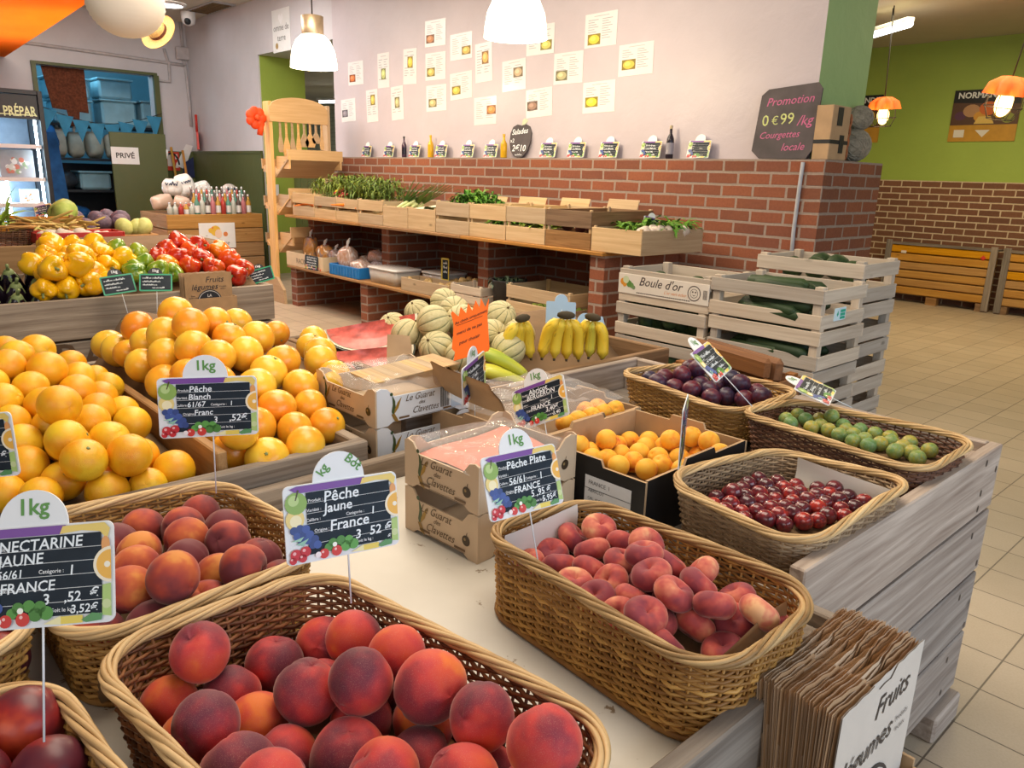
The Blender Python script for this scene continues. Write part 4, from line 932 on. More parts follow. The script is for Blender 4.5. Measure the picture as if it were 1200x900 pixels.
# resting places of the fruit: x, y, z of the centre and radius
FRUIT = {
 'peach_near': [(-0.8393,0.2769,0.7862,0.0362),(-0.8416,0.3698,0.7271,0.0371),(-0.8421,0.4414,0.7268,0.0366),(-0.7798,0.4514,0.7613,0.0373),(-0.6542,0.3863,0.7978,0.0374),(-0.7598,0.3934,0.7257,0.0357),(-0.8183,0.3032,0.7255,0.0355),(-0.7106,0.3488,0.7699,0.038),(-0.8423,0.2377,0.7263,0.0363),(-0.7726,0.2376,0.7262,0.0362),(-0.6499,0.241,0.7632,0.04),(-0.6767,0.3005,0.7269,0.0369),(-0.6173,0.3462,0.743,0.042),(-0.6821,0.4518,0.7861,0.0369),(-0.5961,0.4397,0.7988,0.041),(-0.5224,0.4526,0.7971,0.036),(-0.4287,0.4513,0.8249,0.0374),(-0.5663,0.4056,0.736,0.0381),(-0.4843,0.3972,0.7745,0.0371),(-0.6743,0.3968,0.7277,0.0377),(-0.4409,0.4512,0.7531,0.0375),(-0.7184,0.4529,0.7257,0.0357),(-0.5444,0.3438,0.7698,0.0378),(-0.5089,0.4515,0.7273,0.0373),(-0.7229,0.2378,0.7755,0.0364),(-0.5823,0.2444,0.7915,0.0356),(-0.6244,0.4507,0.7281,0.0381),(-0.7482,0.3039,0.7269,0.0369)],
 'flat_peach': [(-0.7637,0.9132,0.7833,0.0298),(-0.7121,0.9132,0.7727,0.0298),(-0.6648,0.9132,0.7914,0.0298),(-0.632,0.8641,0.8051,0.0298),(-0.7982,0.8875,0.7594,0.0298),(-0.7982,0.8364,0.7473,0.0298),(-0.7982,0.7825,0.7473,0.0298),(-0.7529,0.8094,0.7536,0.0298),(-0.7034,0.8251,0.762,0.0298),(-0.7367,0.8659,0.7688,0.0298),(-0.6705,0.8619,0.7774,0.0298),(-0.6144,0.9059,0.7793,0.0298),(-0.5621,0.9132,0.7857,0.0298),(-0.5916,0.8295,0.8011,0.0298),(-0.5403,0.8146,0.7989,0.0298),(-0.5364,0.8677,0.7941,0.0298),(-0.6145,0.8548,0.7673,0.0298),(-0.6877,0.7739,0.7638,0.0298),(-0.6519,0.8136,0.7666,0.0298),(-0.6357,0.7626,0.7672,0.0298),(-0.5998,0.8026,0.767,0.0298),(-0.4913,0.8388,0.7947,0.0298),(-0.5627,0.8424,0.7648,0.0298),(-0.5114,0.8295,0.7581,0.0298),(-0.4604,0.8212,0.7475,0.0298),(-0.4752,0.8683,0.763,0.0298),(-0.4418,0.8703,0.7943,0.0298),(-0.5014,0.9132,0.7721,0.0298),(-0.5397,0.7518,0.7898,0.0298),(-0.4461,0.9132,0.7593,0.0298),(-0.5834,0.7518,0.7663,0.0298),(-0.5081,0.7563,0.7576,0.0298),(-0.5478,0.7911,0.7633,0.0298)],
 'peach_rear': [(-1.2777,0.3476,0.7604,0.0359),(-1.2266,0.3955,0.7655,0.0365),(-1.2777,0.4427,0.7572,0.0359),(-1.1591,0.3763,0.776,0.0367),(-1.1697,0.4439,0.7722,0.0346),(-1.1052,0.4217,0.7791,0.0362),(-1.0417,0.4437,0.7681,0.0348),(-1.1036,0.2866,0.7794,0.0367),(-1.2348,0.2921,0.7643,0.0365),(-1.0953,0.3538,0.7747,0.0334),(-1.0417,0.3114,0.7668,0.0335),(-1.032,0.2527,0.7933,0.0339),(-0.9782,0.3349,0.7606,0.0369),(-0.9763,0.3919,0.8002,0.0347),(-0.977,0.2958,0.8193,0.0355),(-1.002,0.2032,0.7615,0.0342),(-0.9765,0.2651,0.7585,0.035),(-0.9761,0.4439,0.7579,0.0345),(-1.1685,0.3086,0.7721,0.0344),(-1.1572,0.2421,0.7748,0.0353),(-1.0336,0.3771,0.7674,0.0353),(-1.088,0.2171,0.7768,0.0366)],
 'nectarine': [(-1.2258,0.0976,0.756,0.036),(-1.092,0.0994,0.754,0.034),(-1.0264,0.0994,0.754,0.034),(-1.1248,0.0413,0.755,0.035),(-0.9906,0.0445,0.754,0.034),(-1.1579,0.0994,0.754,0.034)],
 'nectarine_corner': [(-0.8431,0.0931,0.776,0.041),(-0.7579,0.0976,0.771,0.036),(-0.7933,0.0373,0.771,0.036),(-0.6903,0.0994,0.7766,0.034)],
 'orange': [(-2.0589,0.308,0.926,0.036),(-2.1081,0.3792,0.9083,0.0405),(-1.927,0.2858,0.9198,0.0385),(-1.8985,0.3552,0.9075,0.0405),(-1.9386,0.4238,0.8694,0.0385),(-2.0609,0.5124,0.8051,0.0385),(-2.2378,0.4751,0.8349,0.0385),(-1.8514,0.3989,0.8612,0.0385),(-2.1831,0.5146,0.8035,0.036),(-1.8073,0.2507,0.8744,0.0385),(-1.7766,0.3169,0.8627,0.0385),(-1.6612,0.3234,0.8886,0.0405),(-1.7877,0.4206,0.8306,0.0385),(-1.8279,0.4803,0.8047,0.036),(-1.7474,0.4755,0.7968,0.0405),(-1.7214,0.3885,0.8257,0.0385),(-1.6708,0.2563,0.8224,0.0385),(-1.6417,0.3258,0.8133,0.0405),(-1.5715,0.3102,0.843,0.0405),(-1.6509,0.402,0.801,0.0405),(-1.5879,0.439,0.7743,0.0405),(-1.5291,0.4859,0.7543,0.0405),(-1.6002,0.2442,0.7977,0.0405),(-1.4924,0.2429,0.7735,0.036),(-1.4965,0.3193,0.8243,0.0405),(-1.4965,0.3968,0.8159,0.0405),(-1.5467,0.2004,0.7727,0.036),(-1.8445,0.3104,0.8859,0.036),(-1.5606,0.3708,0.7745,0.036),(-1.7108,0.3141,0.8351,0.036),(-1.8857,0.4546,0.8323,0.036),(-1.8744,0.2432,0.8973,0.036),(-1.7706,0.1919,0.8579,0.036),(-1.7064,0.1955,0.8335,0.036),(-1.6427,0.1859,0.8093,0.036),(-1.4924,0.4227,0.7474,0.036),(-1.7414,0.2535,0.8468,0.036),(-1.4947,0.3512,0.7554,0.0385),(-1.5454,0.2906,0.7748,0.0385),(-1.9906,0.3176,0.926,0.036)],
 'grapefruit': [(-2.2892,0.664,0.9047,0.0475),(-2.0983,0.6725,0.9172,0.0475),(-2.0098,0.7121,0.9495,0.0475),(-2.1579,0.7281,0.9575,0.0475),(-2.0454,0.7917,0.9424,0.044),(-2.2731,0.9445,0.8899,0.0475),(-1.9897,0.8805,0.9004,0.0475),(-2.3162,1.0905,0.833,0.044),(-2.1096,0.6177,0.8368,0.0475),(-2.0217,0.6458,0.876,0.0475),(-2.2438,0.6235,0.8418,0.044),(-1.9532,0.6177,0.823,0.0475),(-1.9338,0.6887,0.9054,0.0475),(-1.8514,0.7167,0.8982,0.044),(-1.9604,0.792,0.9159,0.044),(-1.8784,0.799,0.8865,0.0475),(-1.8643,0.8915,0.8575,0.0475),(-1.7973,0.8206,0.8516,0.0475),(-2.1359,1.127,0.8365,0.0475),(-2.0627,1.0791,0.837,0.044),(-1.9768,1.0625,0.836,0.0475),(-1.8964,1.0204,0.8318,0.0475),(-1.7302,0.8724,0.8189,0.0475),(-1.6487,0.7669,0.8043,0.0475),(-1.4842,0.7533,0.7571,0.0475),(-1.4828,0.6627,0.7507,0.0475),(-1.5615,0.6177,0.7522,0.0475),(-1.6018,0.692,0.7839,0.0475),(-1.6496,0.8532,0.7914,0.044),(-1.5701,0.8548,0.7644,0.044),(-1.6598,0.6279,0.7714,0.044),(-2.3309,0.6177,0.8369,0.0475),(-2.4219,0.6177,0.8369,0.0475),(-1.8749,0.6493,0.8538,0.044),(-1.7866,0.6858,0.8487,0.0475),(-1.6769,0.686,0.8346,0.0475),(-1.7325,0.7582,0.8385,0.0475),(-1.5689,0.7712,0.7689,0.044),(-1.7362,0.6284,0.8064,0.044),(-1.751,0.9565,0.8073,0.044),(-1.8118,1.0143,0.8105,0.044),(-1.5062,0.6146,0.8199,0.044),(-2.176,0.6513,0.8826,0.044)],
 'purple_plum': [(-1.2761,1.8962,0.8103,0.0265),(-1.2517,1.8237,0.8068,0.0265),(-1.3162,1.8687,0.766,0.0265),(-1.2668,1.8583,0.7726,0.0265),(-1.2322,1.8686,0.8212,0.0265),(-1.2333,1.8962,0.7783,0.0265),(-1.3162,1.7619,0.786,0.0265),(-1.2726,1.7365,0.793,0.0265),(-1.2453,1.7841,0.7755,0.0265),(-1.193,1.7912,0.7806,0.0265),(-1.16,1.83,0.7793,0.0265),(-1.1318,1.8962,0.8079,0.0265),(-1.1129,1.8469,0.7699,0.0265),(-1.0999,1.8962,0.7682,0.0265),(-1.0107,1.8556,0.7915,0.0265),(-1.0578,1.8469,0.7739,0.0265),(-1.1276,1.7914,0.7718,0.0265),(-1.0523,1.8962,0.7861,0.0265),(-1.3101,1.8221,0.7859,0.0265),(-1.173,1.8962,0.7779,0.0265),(-1.2047,1.8542,0.7809,0.0265),(-1.0881,1.868,0.809,0.0265)],
 'red_plum': [(-0.7345,1.2201,0.7622,0.0172),(-0.734,1.331,0.7628,0.0178),(-0.7341,1.3718,0.7626,0.0176),(-0.7008,1.2158,0.763,0.018),(-0.7043,1.2728,0.7622,0.0172),(-0.7357,1.2661,0.7609,0.0159),(-0.7272,1.2975,0.7627,0.0177),(-0.7063,1.3515,0.7629,0.0179),(-0.6936,1.3048,0.7628,0.0178),(-0.7029,1.3916,0.7619,0.0169),(-0.6778,1.3699,0.7623,0.0173),(-0.6611,1.3091,0.761,0.016),(-0.6841,1.246,0.7626,0.0176),(-0.6719,1.2791,0.7619,0.0169),(-0.6549,1.2312,0.7612,0.0162),(-0.6705,1.2046,0.7607,0.0157),(-0.6166,1.2426,0.7626,0.0176),(-0.6242,1.2088,0.763,0.018),(-0.5935,1.2201,0.7607,0.0157),(-0.6513,1.3489,0.7625,0.0175),(-0.6692,1.4035,0.7615,0.0165),(-0.6506,1.1816,0.7609,0.0159),(-0.722,1.1902,0.7612,0.0162),(-0.6911,1.1803,0.7639,0.0174),(-0.7157,1.2443,0.776,0.0177),(-0.6793,1.3337,0.7606,0.0156),(-0.6438,1.2622,0.762,0.017),(-0.6312,1.2911,0.7606,0.0156),(-0.6043,1.2741,0.7623,0.0173),(-0.6056,1.4166,0.7613,0.0163),(-0.6162,1.3854,0.7627,0.0177),(-0.5779,1.3983,0.763,0.018),(-0.5753,1.4318,0.7618,0.0168),(-0.542,1.4265,0.763,0.018),(-0.5451,1.3935,0.7613,0.0163),(-0.5394,1.3404,0.7607,0.0157),(-0.5604,1.3167,0.762,0.017),(-0.5631,1.2854,0.7606,0.0156),(-0.5578,1.3649,0.761,0.016),(-0.6044,1.3068,0.7615,0.0165),(-0.5879,1.3348,0.762,0.017),(-0.6352,1.4264,0.7609,0.0159),(-0.648,1.3808,0.7606,0.0156),(-0.6174,1.3511,0.7627,0.0177),(-0.5888,1.3671,0.7613,0.0163),(-0.6115,1.4492,0.7629,0.0179),(-0.5757,1.2557,0.7627,0.0177),(-0.6325,1.3219,0.7614,0.0164)],
 'greengage': [(-0.8934,1.8309,0.7735,0.0185),(-0.8612,1.8104,0.7735,0.0185),(-0.8394,1.8383,0.7735,0.0185),(-0.8083,1.8383,0.7904,0.0185),(-0.8674,1.7474,0.7735,0.0185),(-0.8125,1.7924,0.7735,0.0185),(-0.7772,1.8383,0.7735,0.0185),(-0.7284,1.7877,0.7735,0.0185),(-0.75,1.7596,0.7735,0.0185),(-0.7341,1.8383,0.7735,0.0185),(-0.6955,1.7746,0.7735,0.0185),(-0.6987,1.8383,0.7735,0.0185),(-0.6715,1.7393,0.7735,0.0185),(-0.6597,1.7735,0.7735,0.0185),(-0.6474,1.8068,0.7735,0.0185),(-0.616,1.75,0.7735,0.0185),(-0.587,1.7704,0.7735,0.0185),(-0.6183,1.8383,0.7735,0.0185),(-0.5678,1.8204,0.7735,0.0185),(-0.707,1.741,0.7735,0.0185),(-0.7828,1.7731,0.7735,0.0185),(-0.5646,1.743,0.7735,0.0185),(-0.7557,1.8102,0.7735,0.0185),(-0.8934,1.7716,0.7735,0.0185),(-0.8189,1.7573,0.7735,0.0185),(-0.6634,1.8383,0.7735,0.0185),(-0.6155,1.7914,0.7735,0.0185)],
 'apricot': [(-1.093,1.218,0.769,0.0245),(-1.093,1.258,0.7435,0.0245),(-1.093,1.3052,0.7395,0.0245),(-1.0491,1.2163,0.7498,0.0245),(-1.093,1.3998,0.7395,0.0245),(-1.0458,1.3097,0.7395,0.0245),(-1.0651,1.438,0.7395,0.0245),(-1.0258,1.3525,0.7395,0.0245),(-1.0414,1.3971,0.7395,0.0245),(-0.9797,1.363,0.7395,0.0245),(-1.0176,1.438,0.7395,0.0245),(-0.9799,1.4051,0.7724,0.0245),(-0.9472,1.438,0.7827,0.0245),(-0.9465,1.3969,0.7395,0.0245),(-0.9229,1.438,0.742,0.0245),(-0.8998,1.438,0.7838,0.0245),(-0.852,1.411,0.7742,0.0245),(-0.8755,1.438,0.743,0.0245),(-1.0005,1.2484,0.7408,0.0245),(-0.9976,1.2958,0.7395,0.0245),(-0.9513,1.2837,0.7395,0.0245),(-0.8998,1.3883,0.7395,0.0245),(-0.8986,1.3409,0.7395,0.0245),(-1.0458,1.2625,0.7395,0.0245),(-0.9702,1.438,0.7395,0.0245),(-0.9449,1.3307,0.7395,0.0245),(-1.0689,1.2844,0.7747,0.0245),(-1.093,1.3526,0.7395,0.0245)],
 'apricot_rear': [(-1.2016,1.3326,0.779,0.024),(-1.2419,1.4019,0.779,0.024),(-1.2016,1.4252,0.779,0.024),(-1.2016,1.4716,0.779,0.024),(-1.2016,1.3788,0.779,0.024),(-1.2419,1.4484,0.779,0.024),(-1.2016,1.2863,0.779,0.024)],
 'melon': [(-2.4778,1.8975,0.8434,0.058),(-2.4814,1.7675,0.8112,0.054),(-2.031,1.5113,0.8719,0.058),(-2.2202,1.4782,0.8262,0.054),(-2.1153,1.4663,0.8176,0.058),(-1.9589,1.4691,0.8005,0.058),(-2.0115,1.7902,0.8651,0.058),(-1.9291,1.6806,0.8258,0.054),(-1.828,1.6658,0.7976,0.058),(-1.9054,1.7835,0.8166,0.058),(-1.856,1.4922,0.7901,0.054),(-2.015,1.6199,0.8662,0.058),(-1.9169,1.5727,0.8231,0.058),(-2.1111,1.6617,0.8822,0.054)],
 'orange_pepper': [(-3.8584,1.5364,0.9472,0.048),(-3.7538,1.2491,0.9048,0.046)],
 'green_pepper': [(-3.8996,1.0721,0.9668,0.047),(-3.8587,1.1558,0.9464,0.047),(-3.7803,1.1572,0.9072,0.047),(-3.6423,1.1715,0.8919,0.047),(-3.732,1.0928,0.883,0.047),(-3.6501,1.0742,0.8849,0.047),(-3.6784,1.2442,0.8706,0.047)],
 'red_pepper': [(-3.9038,1.4531,0.9689,0.047),(-3.9289,1.3639,0.9865,0.052),(-3.8837,1.2924,0.9589,0.047),(-3.8525,1.3917,0.9433,0.047),(-3.7723,1.4192,0.9163,0.052),(-3.8304,1.2334,0.9322,0.047),(-3.8055,1.3185,0.9248,0.052),(-3.7756,1.5524,0.9098,0.052),(-3.7257,1.3364,0.8896,0.047),(-3.686,1.435,0.8825,0.052),(-3.7062,1.5919,0.8701,0.047),(-3.6468,1.5304,0.8454,0.052)],
 'yellow_pepper': [(-3.9331,0.9074,0.9846,0.048),(-3.9377,0.8159,0.9929,0.054),(-3.8683,0.8615,0.9522,0.048),(-3.9435,0.9926,0.9898,0.048),(-3.7384,0.8783,0.963,0.054),(-3.8588,0.9918,0.9534,0.054),(-3.8171,0.7099,0.9265,0.048),(-3.8662,0.7758,0.9511,0.048),(-3.8158,1.0772,0.932,0.054),(-3.8113,0.9189,0.9237,0.048),(-3.7984,0.8256,0.9172,0.048),(-3.7433,0.7548,0.8957,0.054),(-3.7791,0.9969,0.9076,0.048),(-3.6486,0.8485,0.938,0.054),(-3.723,0.8426,0.8795,0.048),(-3.7348,0.9272,0.8854,0.048),(-3.6486,0.7523,0.9205,0.054),(-3.6486,0.8863,0.8482,0.054),(-3.6709,0.9747,0.8535,0.048),(-3.6432,0.7953,0.8396,0.048),(-3.6432,0.7094,0.8396,0.048)],
}

# ------------------------------------------------------------------ fruit
def fruit_mat(name, stops, nscale=2.5, axis=0.55, rough=0.45, spec=0.4, sheen=0.0, coat=0.0, pores=0.0, porescale=90, speck=None, rnd=0.25, bloom=None, sss=0.0):
    """skin colour runs over stops by a blush side (object axis) mixed with noise and a per-fruit random shift"""
    m, nt, b = _new(name)
    co = objc(nt); nrm = N(nt, 'ShaderNodeVectorMath', operation='NORMALIZE'); nt.links.new(co, nrm.inputs[0])
    sp = N(nt, 'ShaderNodeSeparateXYZ'); nt.links.new(nrm.outputs[0], sp.inputs[0])
    oi = N(nt, 'ShaderNodeObjectInfo')
    off = N(nt, 'ShaderNodeVectorMath', operation='ADD'); nt.links.new(nrm.outputs[0], off.inputs[0])
    sc_ = N(nt, 'ShaderNodeVectorMath', operation='SCALE'); sc_.inputs[0].default_value = (13, 27, 41); nt.links.new(oi.outputs['Random'], sc_.inputs['Scale']); nt.links.new(sc_.outputs[0], off.inputs[1])
    n = noise(nt, off.outputs[0], nscale, 2.5, 0.5)
    f = math_(nt, 'ADD', math_(nt, 'MULTIPLY', sp.outputs[0], axis*0.5), math_(nt, 'MULTIPLY', math_(nt, 'SUBTRACT', n.outputs[0], 0.5), 2.0-axis*1.4))
    f = math_(nt, 'ADD', math_(nt, 'ADD', f, 0.5), math_(nt, 'MULTIPLY', math_(nt, 'SUBTRACT', oi.outputs['Random'], 0.5), rnd*2))
    c = ramp(nt, f, stops)
    n2 = noise(nt, nrm.outputs[0], porescale, 2, 0.5)
    if speck: c = mixc(nt, ramp(nt, n2.outputs[0], [(0.60, (0, 0, 0)), (0.70, (0.5, 0.5, 0.5))]), c, speck)
    if bloom:
        n3 = noise(nt, off.outputs[0], 3.5, 4, 0.7)
        c = mixc(nt, ramp(nt, n3.outputs[0], [(0.42, (0, 0, 0)), (0.75, (0.6, 0.6, 0.6))]), c, bloom)
    nt.links.new(c, b.inputs['Base Color']); b.inputs['Roughness'].default_value = rough; b.inputs['Specular IOR Level'].default_value = spec
    if sheen: b.inputs['Sheen Weight'].default_value = sheen; b.inputs['Sheen Roughness'].default_value = 0.4; b.inputs['Sheen Tint'].default_value = (1.0, 0.75, 0.65, 1)
    if coat: b.inputs['Coat Weight'].default_value = coat; b.inputs['Coat Roughness'].default_value = 0.15
    if sss: b.inputs['Subsurface Weight'].default_value = sss; b.inputs['Subsurface Radius'].default_value = (0.01, 0.004, 0.001)
    if pores: bumpn(nt, b, n2.outputs[0], pores, 0.002)
    return m
F_PEACH = fruit_mat('peach_skin', [(0.0, (0.74, 0.17, 0.03)), (0.15, (0.66, 0.085, 0.040)), (0.40, (0.55, 0.048, 0.048)), (0.60, (0.28, 0.032, 0.048)), (0.82, (0.14, 0.026, 0.046))], 1.1, 0.7, 0.62, 0.25, sheen=0.35, speck=(0.6, 0.3, 0.2), porescale=60, rnd=0.2)
F_PEACHR = fruit_mat('peach_skin_orange', [(0.0, (0.70, 0.26, 0.06)), (0.12, (0.58, 0.13, 0.045)), (0.34, (0.40, 0.060, 0.042)), (0.6, (0.17, 0.036, 0.045))], 1.1, 0.7, 0.65, 0.25, sheen=0.35, rnd=0.22)
F_FLAT = fruit_mat('flat_peach_skin', [(0.0, (0.74, 0.40, 0.20)), (0.16, (0.64, 0.20, 0.12)), (0.42, (0.46, 0.075, 0.065)), (0.72, (0.24, 0.04, 0.055))], 1.2, 0.5, 0.65, 0.25, sheen=0.4, rnd=0.2)
F_NECT = fruit_mat('nectarine_skin', [(0.0, (0.50, 0.06, 0.015)), (0.2, (0.28, 0.018, 0.016)), (0.45, (0.12, 0.014, 0.024)), (0.9, (0.06, 0.012, 0.026))], 1.1, 0.5, 0.4, 0.4, coat=0.1, rnd=0.2)
F_ORANGE = fruit_mat('orange_peel', [(0.1, (0.90, 0.56, 0.025)), (0.5, (0.88, 0.43, 0.012)), (0.9, (0.84, 0.31, 0.007))], 1.2, 0.4, 0.33, 0.45, coat=0.12, pores=0.35, porescale=34, rnd=0.3)
F_GRAPE = fruit_mat('grapefruit_peel', [(0.1, (0.91, 0.58, 0.05)), (0.5, (0.90, 0.44, 0.028)), (0.9, (0.86, 0.29, 0.015))], 1.1, 0.5, 0.27, 0.45, coat=0.2, pores=0.15, porescale=36, rnd=0.3)
F_APRI = fruit_mat('apricot_skin', [(0.1, (0.90, 0.52, 0.06)), (0.6, (0.89, 0.42, 0.035)), (0.88, (0.84, 0.26, 0.02)), (1.0, (0.6, 0.10, 0.02))], 1.6, 0.5, 0.55, 0.3, sheen=0.15, rnd=0.15)
F_PLUM = fruit_mat('purple_plum_skin', [(0.1, (0.14, 0.014, 0.02)), (0.45, (0.06, 0.012, 0.028)), (0.9, (0.018, 0.012, 0.034))], 2.0, 0.5, 0.35, 0.4, bloom=(0.075, 0.065, 0.13), rnd=0.3)
F_RPLUM = fruit_mat('red_plum_skin', [(0.05, (0.46, 0.03, 0.015)), (0.35, (0.20, 0.012, 0.016)), (0.8, (0.06, 0.010, 0.016))], 1.8, 0.4, 0.18, 0.5, coat=0.3, rnd=0.3, bloom=(0.13, 0.04, 0.06))
F_GAGE = fruit_mat('greengage_skin', [(0.1, (0.42, 0.32, 0.03)), (0.4, (0.25, 0.29, 0.045)), (0.8, (0.12, 0.23, 0.055))], 1.6, 0.4, 0.4, 0.35, bloom=(0.26, 0.36, 0.27), rnd=0.3)
F_YPEP = fruit_mat('yellow_pepper_skin', [(0.2, (0.90, 0.52, 0.008)), (0.8, (0.84, 0.40, 0.004))], 1.4, 0.3, 0.16, 0.5, coat=0.4, rnd=0.15)
F_RPEP = fruit_mat('red_pepper_skin', [(0.15, (0.74, 0.10, 0.008)), (0.5, (0.58, 0.035, 0.006)), (0.9, (0.40, 0.012, 0.006))], 1.4, 0.4, 0.14, 0.5, coat=0.5, rnd=0.2)
F_OPEP = fruit_mat('orange_pepper_skin', [(0.2, (0.86, 0.30, 0.008)), (0.8, (0.80, 0.18, 0.006))], 1.4, 0.3, 0.16, 0.5, coat=0.4, rnd=0.1)
F_GPEP = fruit_mat('green_pepper_skin', [(0.2, (0.30, 0.38, 0.02)), (0.8, (0.10, 0.24, 0.02))], 1.4, 0.3, 0.16, 0.5, coat=0.4, rnd=0.15)
F_AUB = fruit_mat('aubergine_skin', [(0.2, (0.018, 0.008, 0.014)), (0.8, (0.010, 0.006, 0.012))], 1.4, 0.3, 0.12, 0.5, coat=0.5)
M_CALYX = plain('green_calyx', (0.22, 0.27, 0.10), 0.6, 0.25, 20)
M_STEM = plain('brown_stem', (0.14, 0.09, 0.035), 0.8, 0.3, 30)
M_BANST = plain('banana_tip', (0.07, 0.05, 0.025), 0.8)

def proto_peach(flat=False):
    b = MB()
    def fn(th, ph):
        ph = (ph+PI) % (2*PI)-PI
        g = math.exp(-(ph/0.16)**2)*math.sin(th)**0.6*0.055
        dip = 0.20*math.exp(-(th/0.34)**2)+0.04*math.exp(-((PI-th)/0.2)**2)
        if flat: g *= 0.6; dip = 0.62*math.exp(-(th/0.42)**2)+0.35*math.exp(-((PI-th)/0.4)**2)
        lump = 0.02*math.sin(2*ph+1)+0.012*math.sin(3*ph+th*2)
        return 1-g-dip+lump
    b.sphere((0, 0, 0), 1, 32, 20, (1, 1, 0.72) if flat else (1, 0.98, 0.96), fn=fn)
    return b
def proto_round(sz=1.0, groove=0.0, dip=0.0, nu=24, nv=16, bump=0.0, stemdip=0.12):
    b = MB()
    def fn(th, ph):
        p = (ph+PI) % (2*PI)-PI
        return 1-groove*math.exp(-(p/0.18)**2)*math.sin(th)-stemdip*math.exp(-(th/0.2)**2)-dip*math.exp(-((PI-th)/0.25)**2)+bump*math.sin(3*ph+2*th)
    b.sphere((0, 0, 0), 1, nu, nv, (1, 1, sz), fn=fn)
    return b
def proto_pepper(seedv):
    rn = random.Random(seedv); b = MB(); ph0 = rn.random()*6; el = rn.uniform(0.95, 1.15); lobes = rn.choice([3, 4, 4])
    def fn(th, ph):
        lob = 0.09*math.cos(lobes*(ph+ph0))*math.sin(th)**0.5
        return 1+lob-0.34*math.exp(-(th/0.38)**2)-0.28*math.exp(-((PI-th)/0.42)**2)+0.07*math.sin(th)*math.cos(th*1.0)+0.04*math.cos(lobes*(ph+ph0))*math.exp(-((PI-th)/0.9)**2)
    b.sphere((0, 0, 0), 1, 32, 18, (1, 1, el), fn=fn)
    return b
def stem_for(kind):
    b = MB()
    if kind == 'orange':
        n = 5; b.lathe([(0.0, 0.925), (0.05, 0.93), (0.075, 0.915), (0.06, 0.88)], 10, cap=False, fn=lambda a, i: 1+0.35*math.cos(5*a) if i == 2 else 1)
    elif kind == 'pepper':
        b.tube([(0, 0, 0.66), (0.02, 0, 0.80), (0.10, 0.03, 1.0), (0.16, 0.05, 1.12)], [0.20, 0.11, 0.085, 0.10], 10)
        b.lathe([(0.02, 0.70), (0.24, 0.73), (0.34, 0.72)], 15, cap=False, fn=lambda a, i: 1+0.2*math.cos(5*a) if i == 2 else 1)
    elif kind == 'peach': b.tube([(0, 0, 0.72), (0, 0, 0.80)], [0.06, 0.05], 6)
    return b
PROTO = {}
def fruit_kind(key, mb, mat, name, cat, stem=None, stem_mat=None, stem_name='calyx'):
    o = mb.build(name, mat); tag(o, name, cat)
    if stem is not None: stem.build(stem_name, stem_mat, o)
    return o
RNG = random.Random(11)
def lay(key, makers, label, cat, group, names, up=None, extremes=True):
    """put a pile of fruit at its resting places; copies share their mesh"""
    spots = FRUIT[key]; cnt = {}
    fx = [(-(x*0.678+y*-0.735)) for x, y, z, r in spots]     # left-right as seen from the aisle
    dist = [math.hypot(x, y) for x, y, z, r in spots]
    special = {}
    if extremes and len(spots) > 5:
        for idx, w in ((max(range(len(spots)), key=lambda i: fx[i]), 'leftmost'), (min(range(len(spots)), key=lambda i: fx[i]), 'rightmost'),
                       (max(range(len(spots)), key=lambda i: spots[i][2]), 'topmost'), (max(range(len(spots)), key=lambda i: dist[i]), 'farthest'), (min(range(len(spots)), key=lambda i: dist[i]), 'nearest')):
            special.setdefault(idx, w)
    for i, (x, y, z, r) in enumerate(spots):
        k = i % len(makers); mk = makers[k]
        if k not in cnt: o = mk(); cnt[k] = o
        else: o = copy_tree(cnt[k])
        o.location = (x, y, z); o.scale = (r, r, r)
        e = up(RNG) if up else (RNG.uniform(0, 6.28), RNG.uniform(0, 6.28), RNG.uniform(0, 6.28))
        o.rotation_euler = e
        tag(o, (special[i]+' '+label) if i in special else label, cat, group)
def tilt_up(a): return lambda rn: (rn.uniform(-a, a), rn.uniform(-a, a), rn.uniform(0, 6.28))
lay('peach_near', [lambda: fruit_kind(0, proto_peach(), F_PEACH, 'peach', 'peach')], 'red peach heaped in the nearest dark wicker basket', 'peach', 'peaches in the nearest basket', 'peach')
lay('peach_rear', [lambda: fruit_kind(0, proto_peach(), F_PEACHR, 'peach', 'peach')], 'dusky orange peach in the honey basket behind the yellow nectarine sign', 'peach', 'peaches in the basket behind the nectarine sign', 'peach')
lay('flat_peach', [lambda: fruit_kind(0, proto_peach(True), F_FLAT, 'flat_peach', 'flat peach')], 'flat peach lying in the honey wicker basket', 'flat peach', 'flat peaches in the honey basket', 'flat_peach', up=tilt_up(0.75))
lay('nectarine', [lambda: fruit_kind(0, proto_round(0.98, 0.06), F_NECT, 'nectarine', 'nectarine')], 'dark nectarine in the basket at the left edge', 'nectarine', 'nectarines at the left edge', 'nectarine', extremes=False)
lay('nectarine_corner', [lambda: fruit_kind(0, proto_round(0.98, 0.06), F_NECT, 'nectarine', 'nectarine')], 'dark nectarine in the bottom left corner basket', 'nectarine', 'nectarines in the corner basket', 'nectarine', extremes=False)
lay('orange', [lambda: fruit_kind(0, proto_round(0.93, 0, 0.03, stemdip=0.05), F_ORANGE, 'orange', 'orange', stem_for('orange'), M_CALYX), lambda: fruit_kind(0, proto_round(1.02, 0, 0.05, bump=0.012, stemdip=0.05), F_ORANGE, 'orange', 'orange', stem_for('orange'), M_CALYX)], 'orange heaped on the near side of the divider board', 'orange', 'oranges in the citrus box', 'orange')
lay('grapefruit', [lambda: fruit_kind(0, proto_round(0.92, 0, 0.02, stemdip=0.05), F_GRAPE, 'grapefruit', 'grapefruit', stem_for('orange'), M_CALYX)], 'glossy grapefruit heaped beyond the divider board', 'grapefruit', 'grapefruit in the citrus box', 'grapefruit')
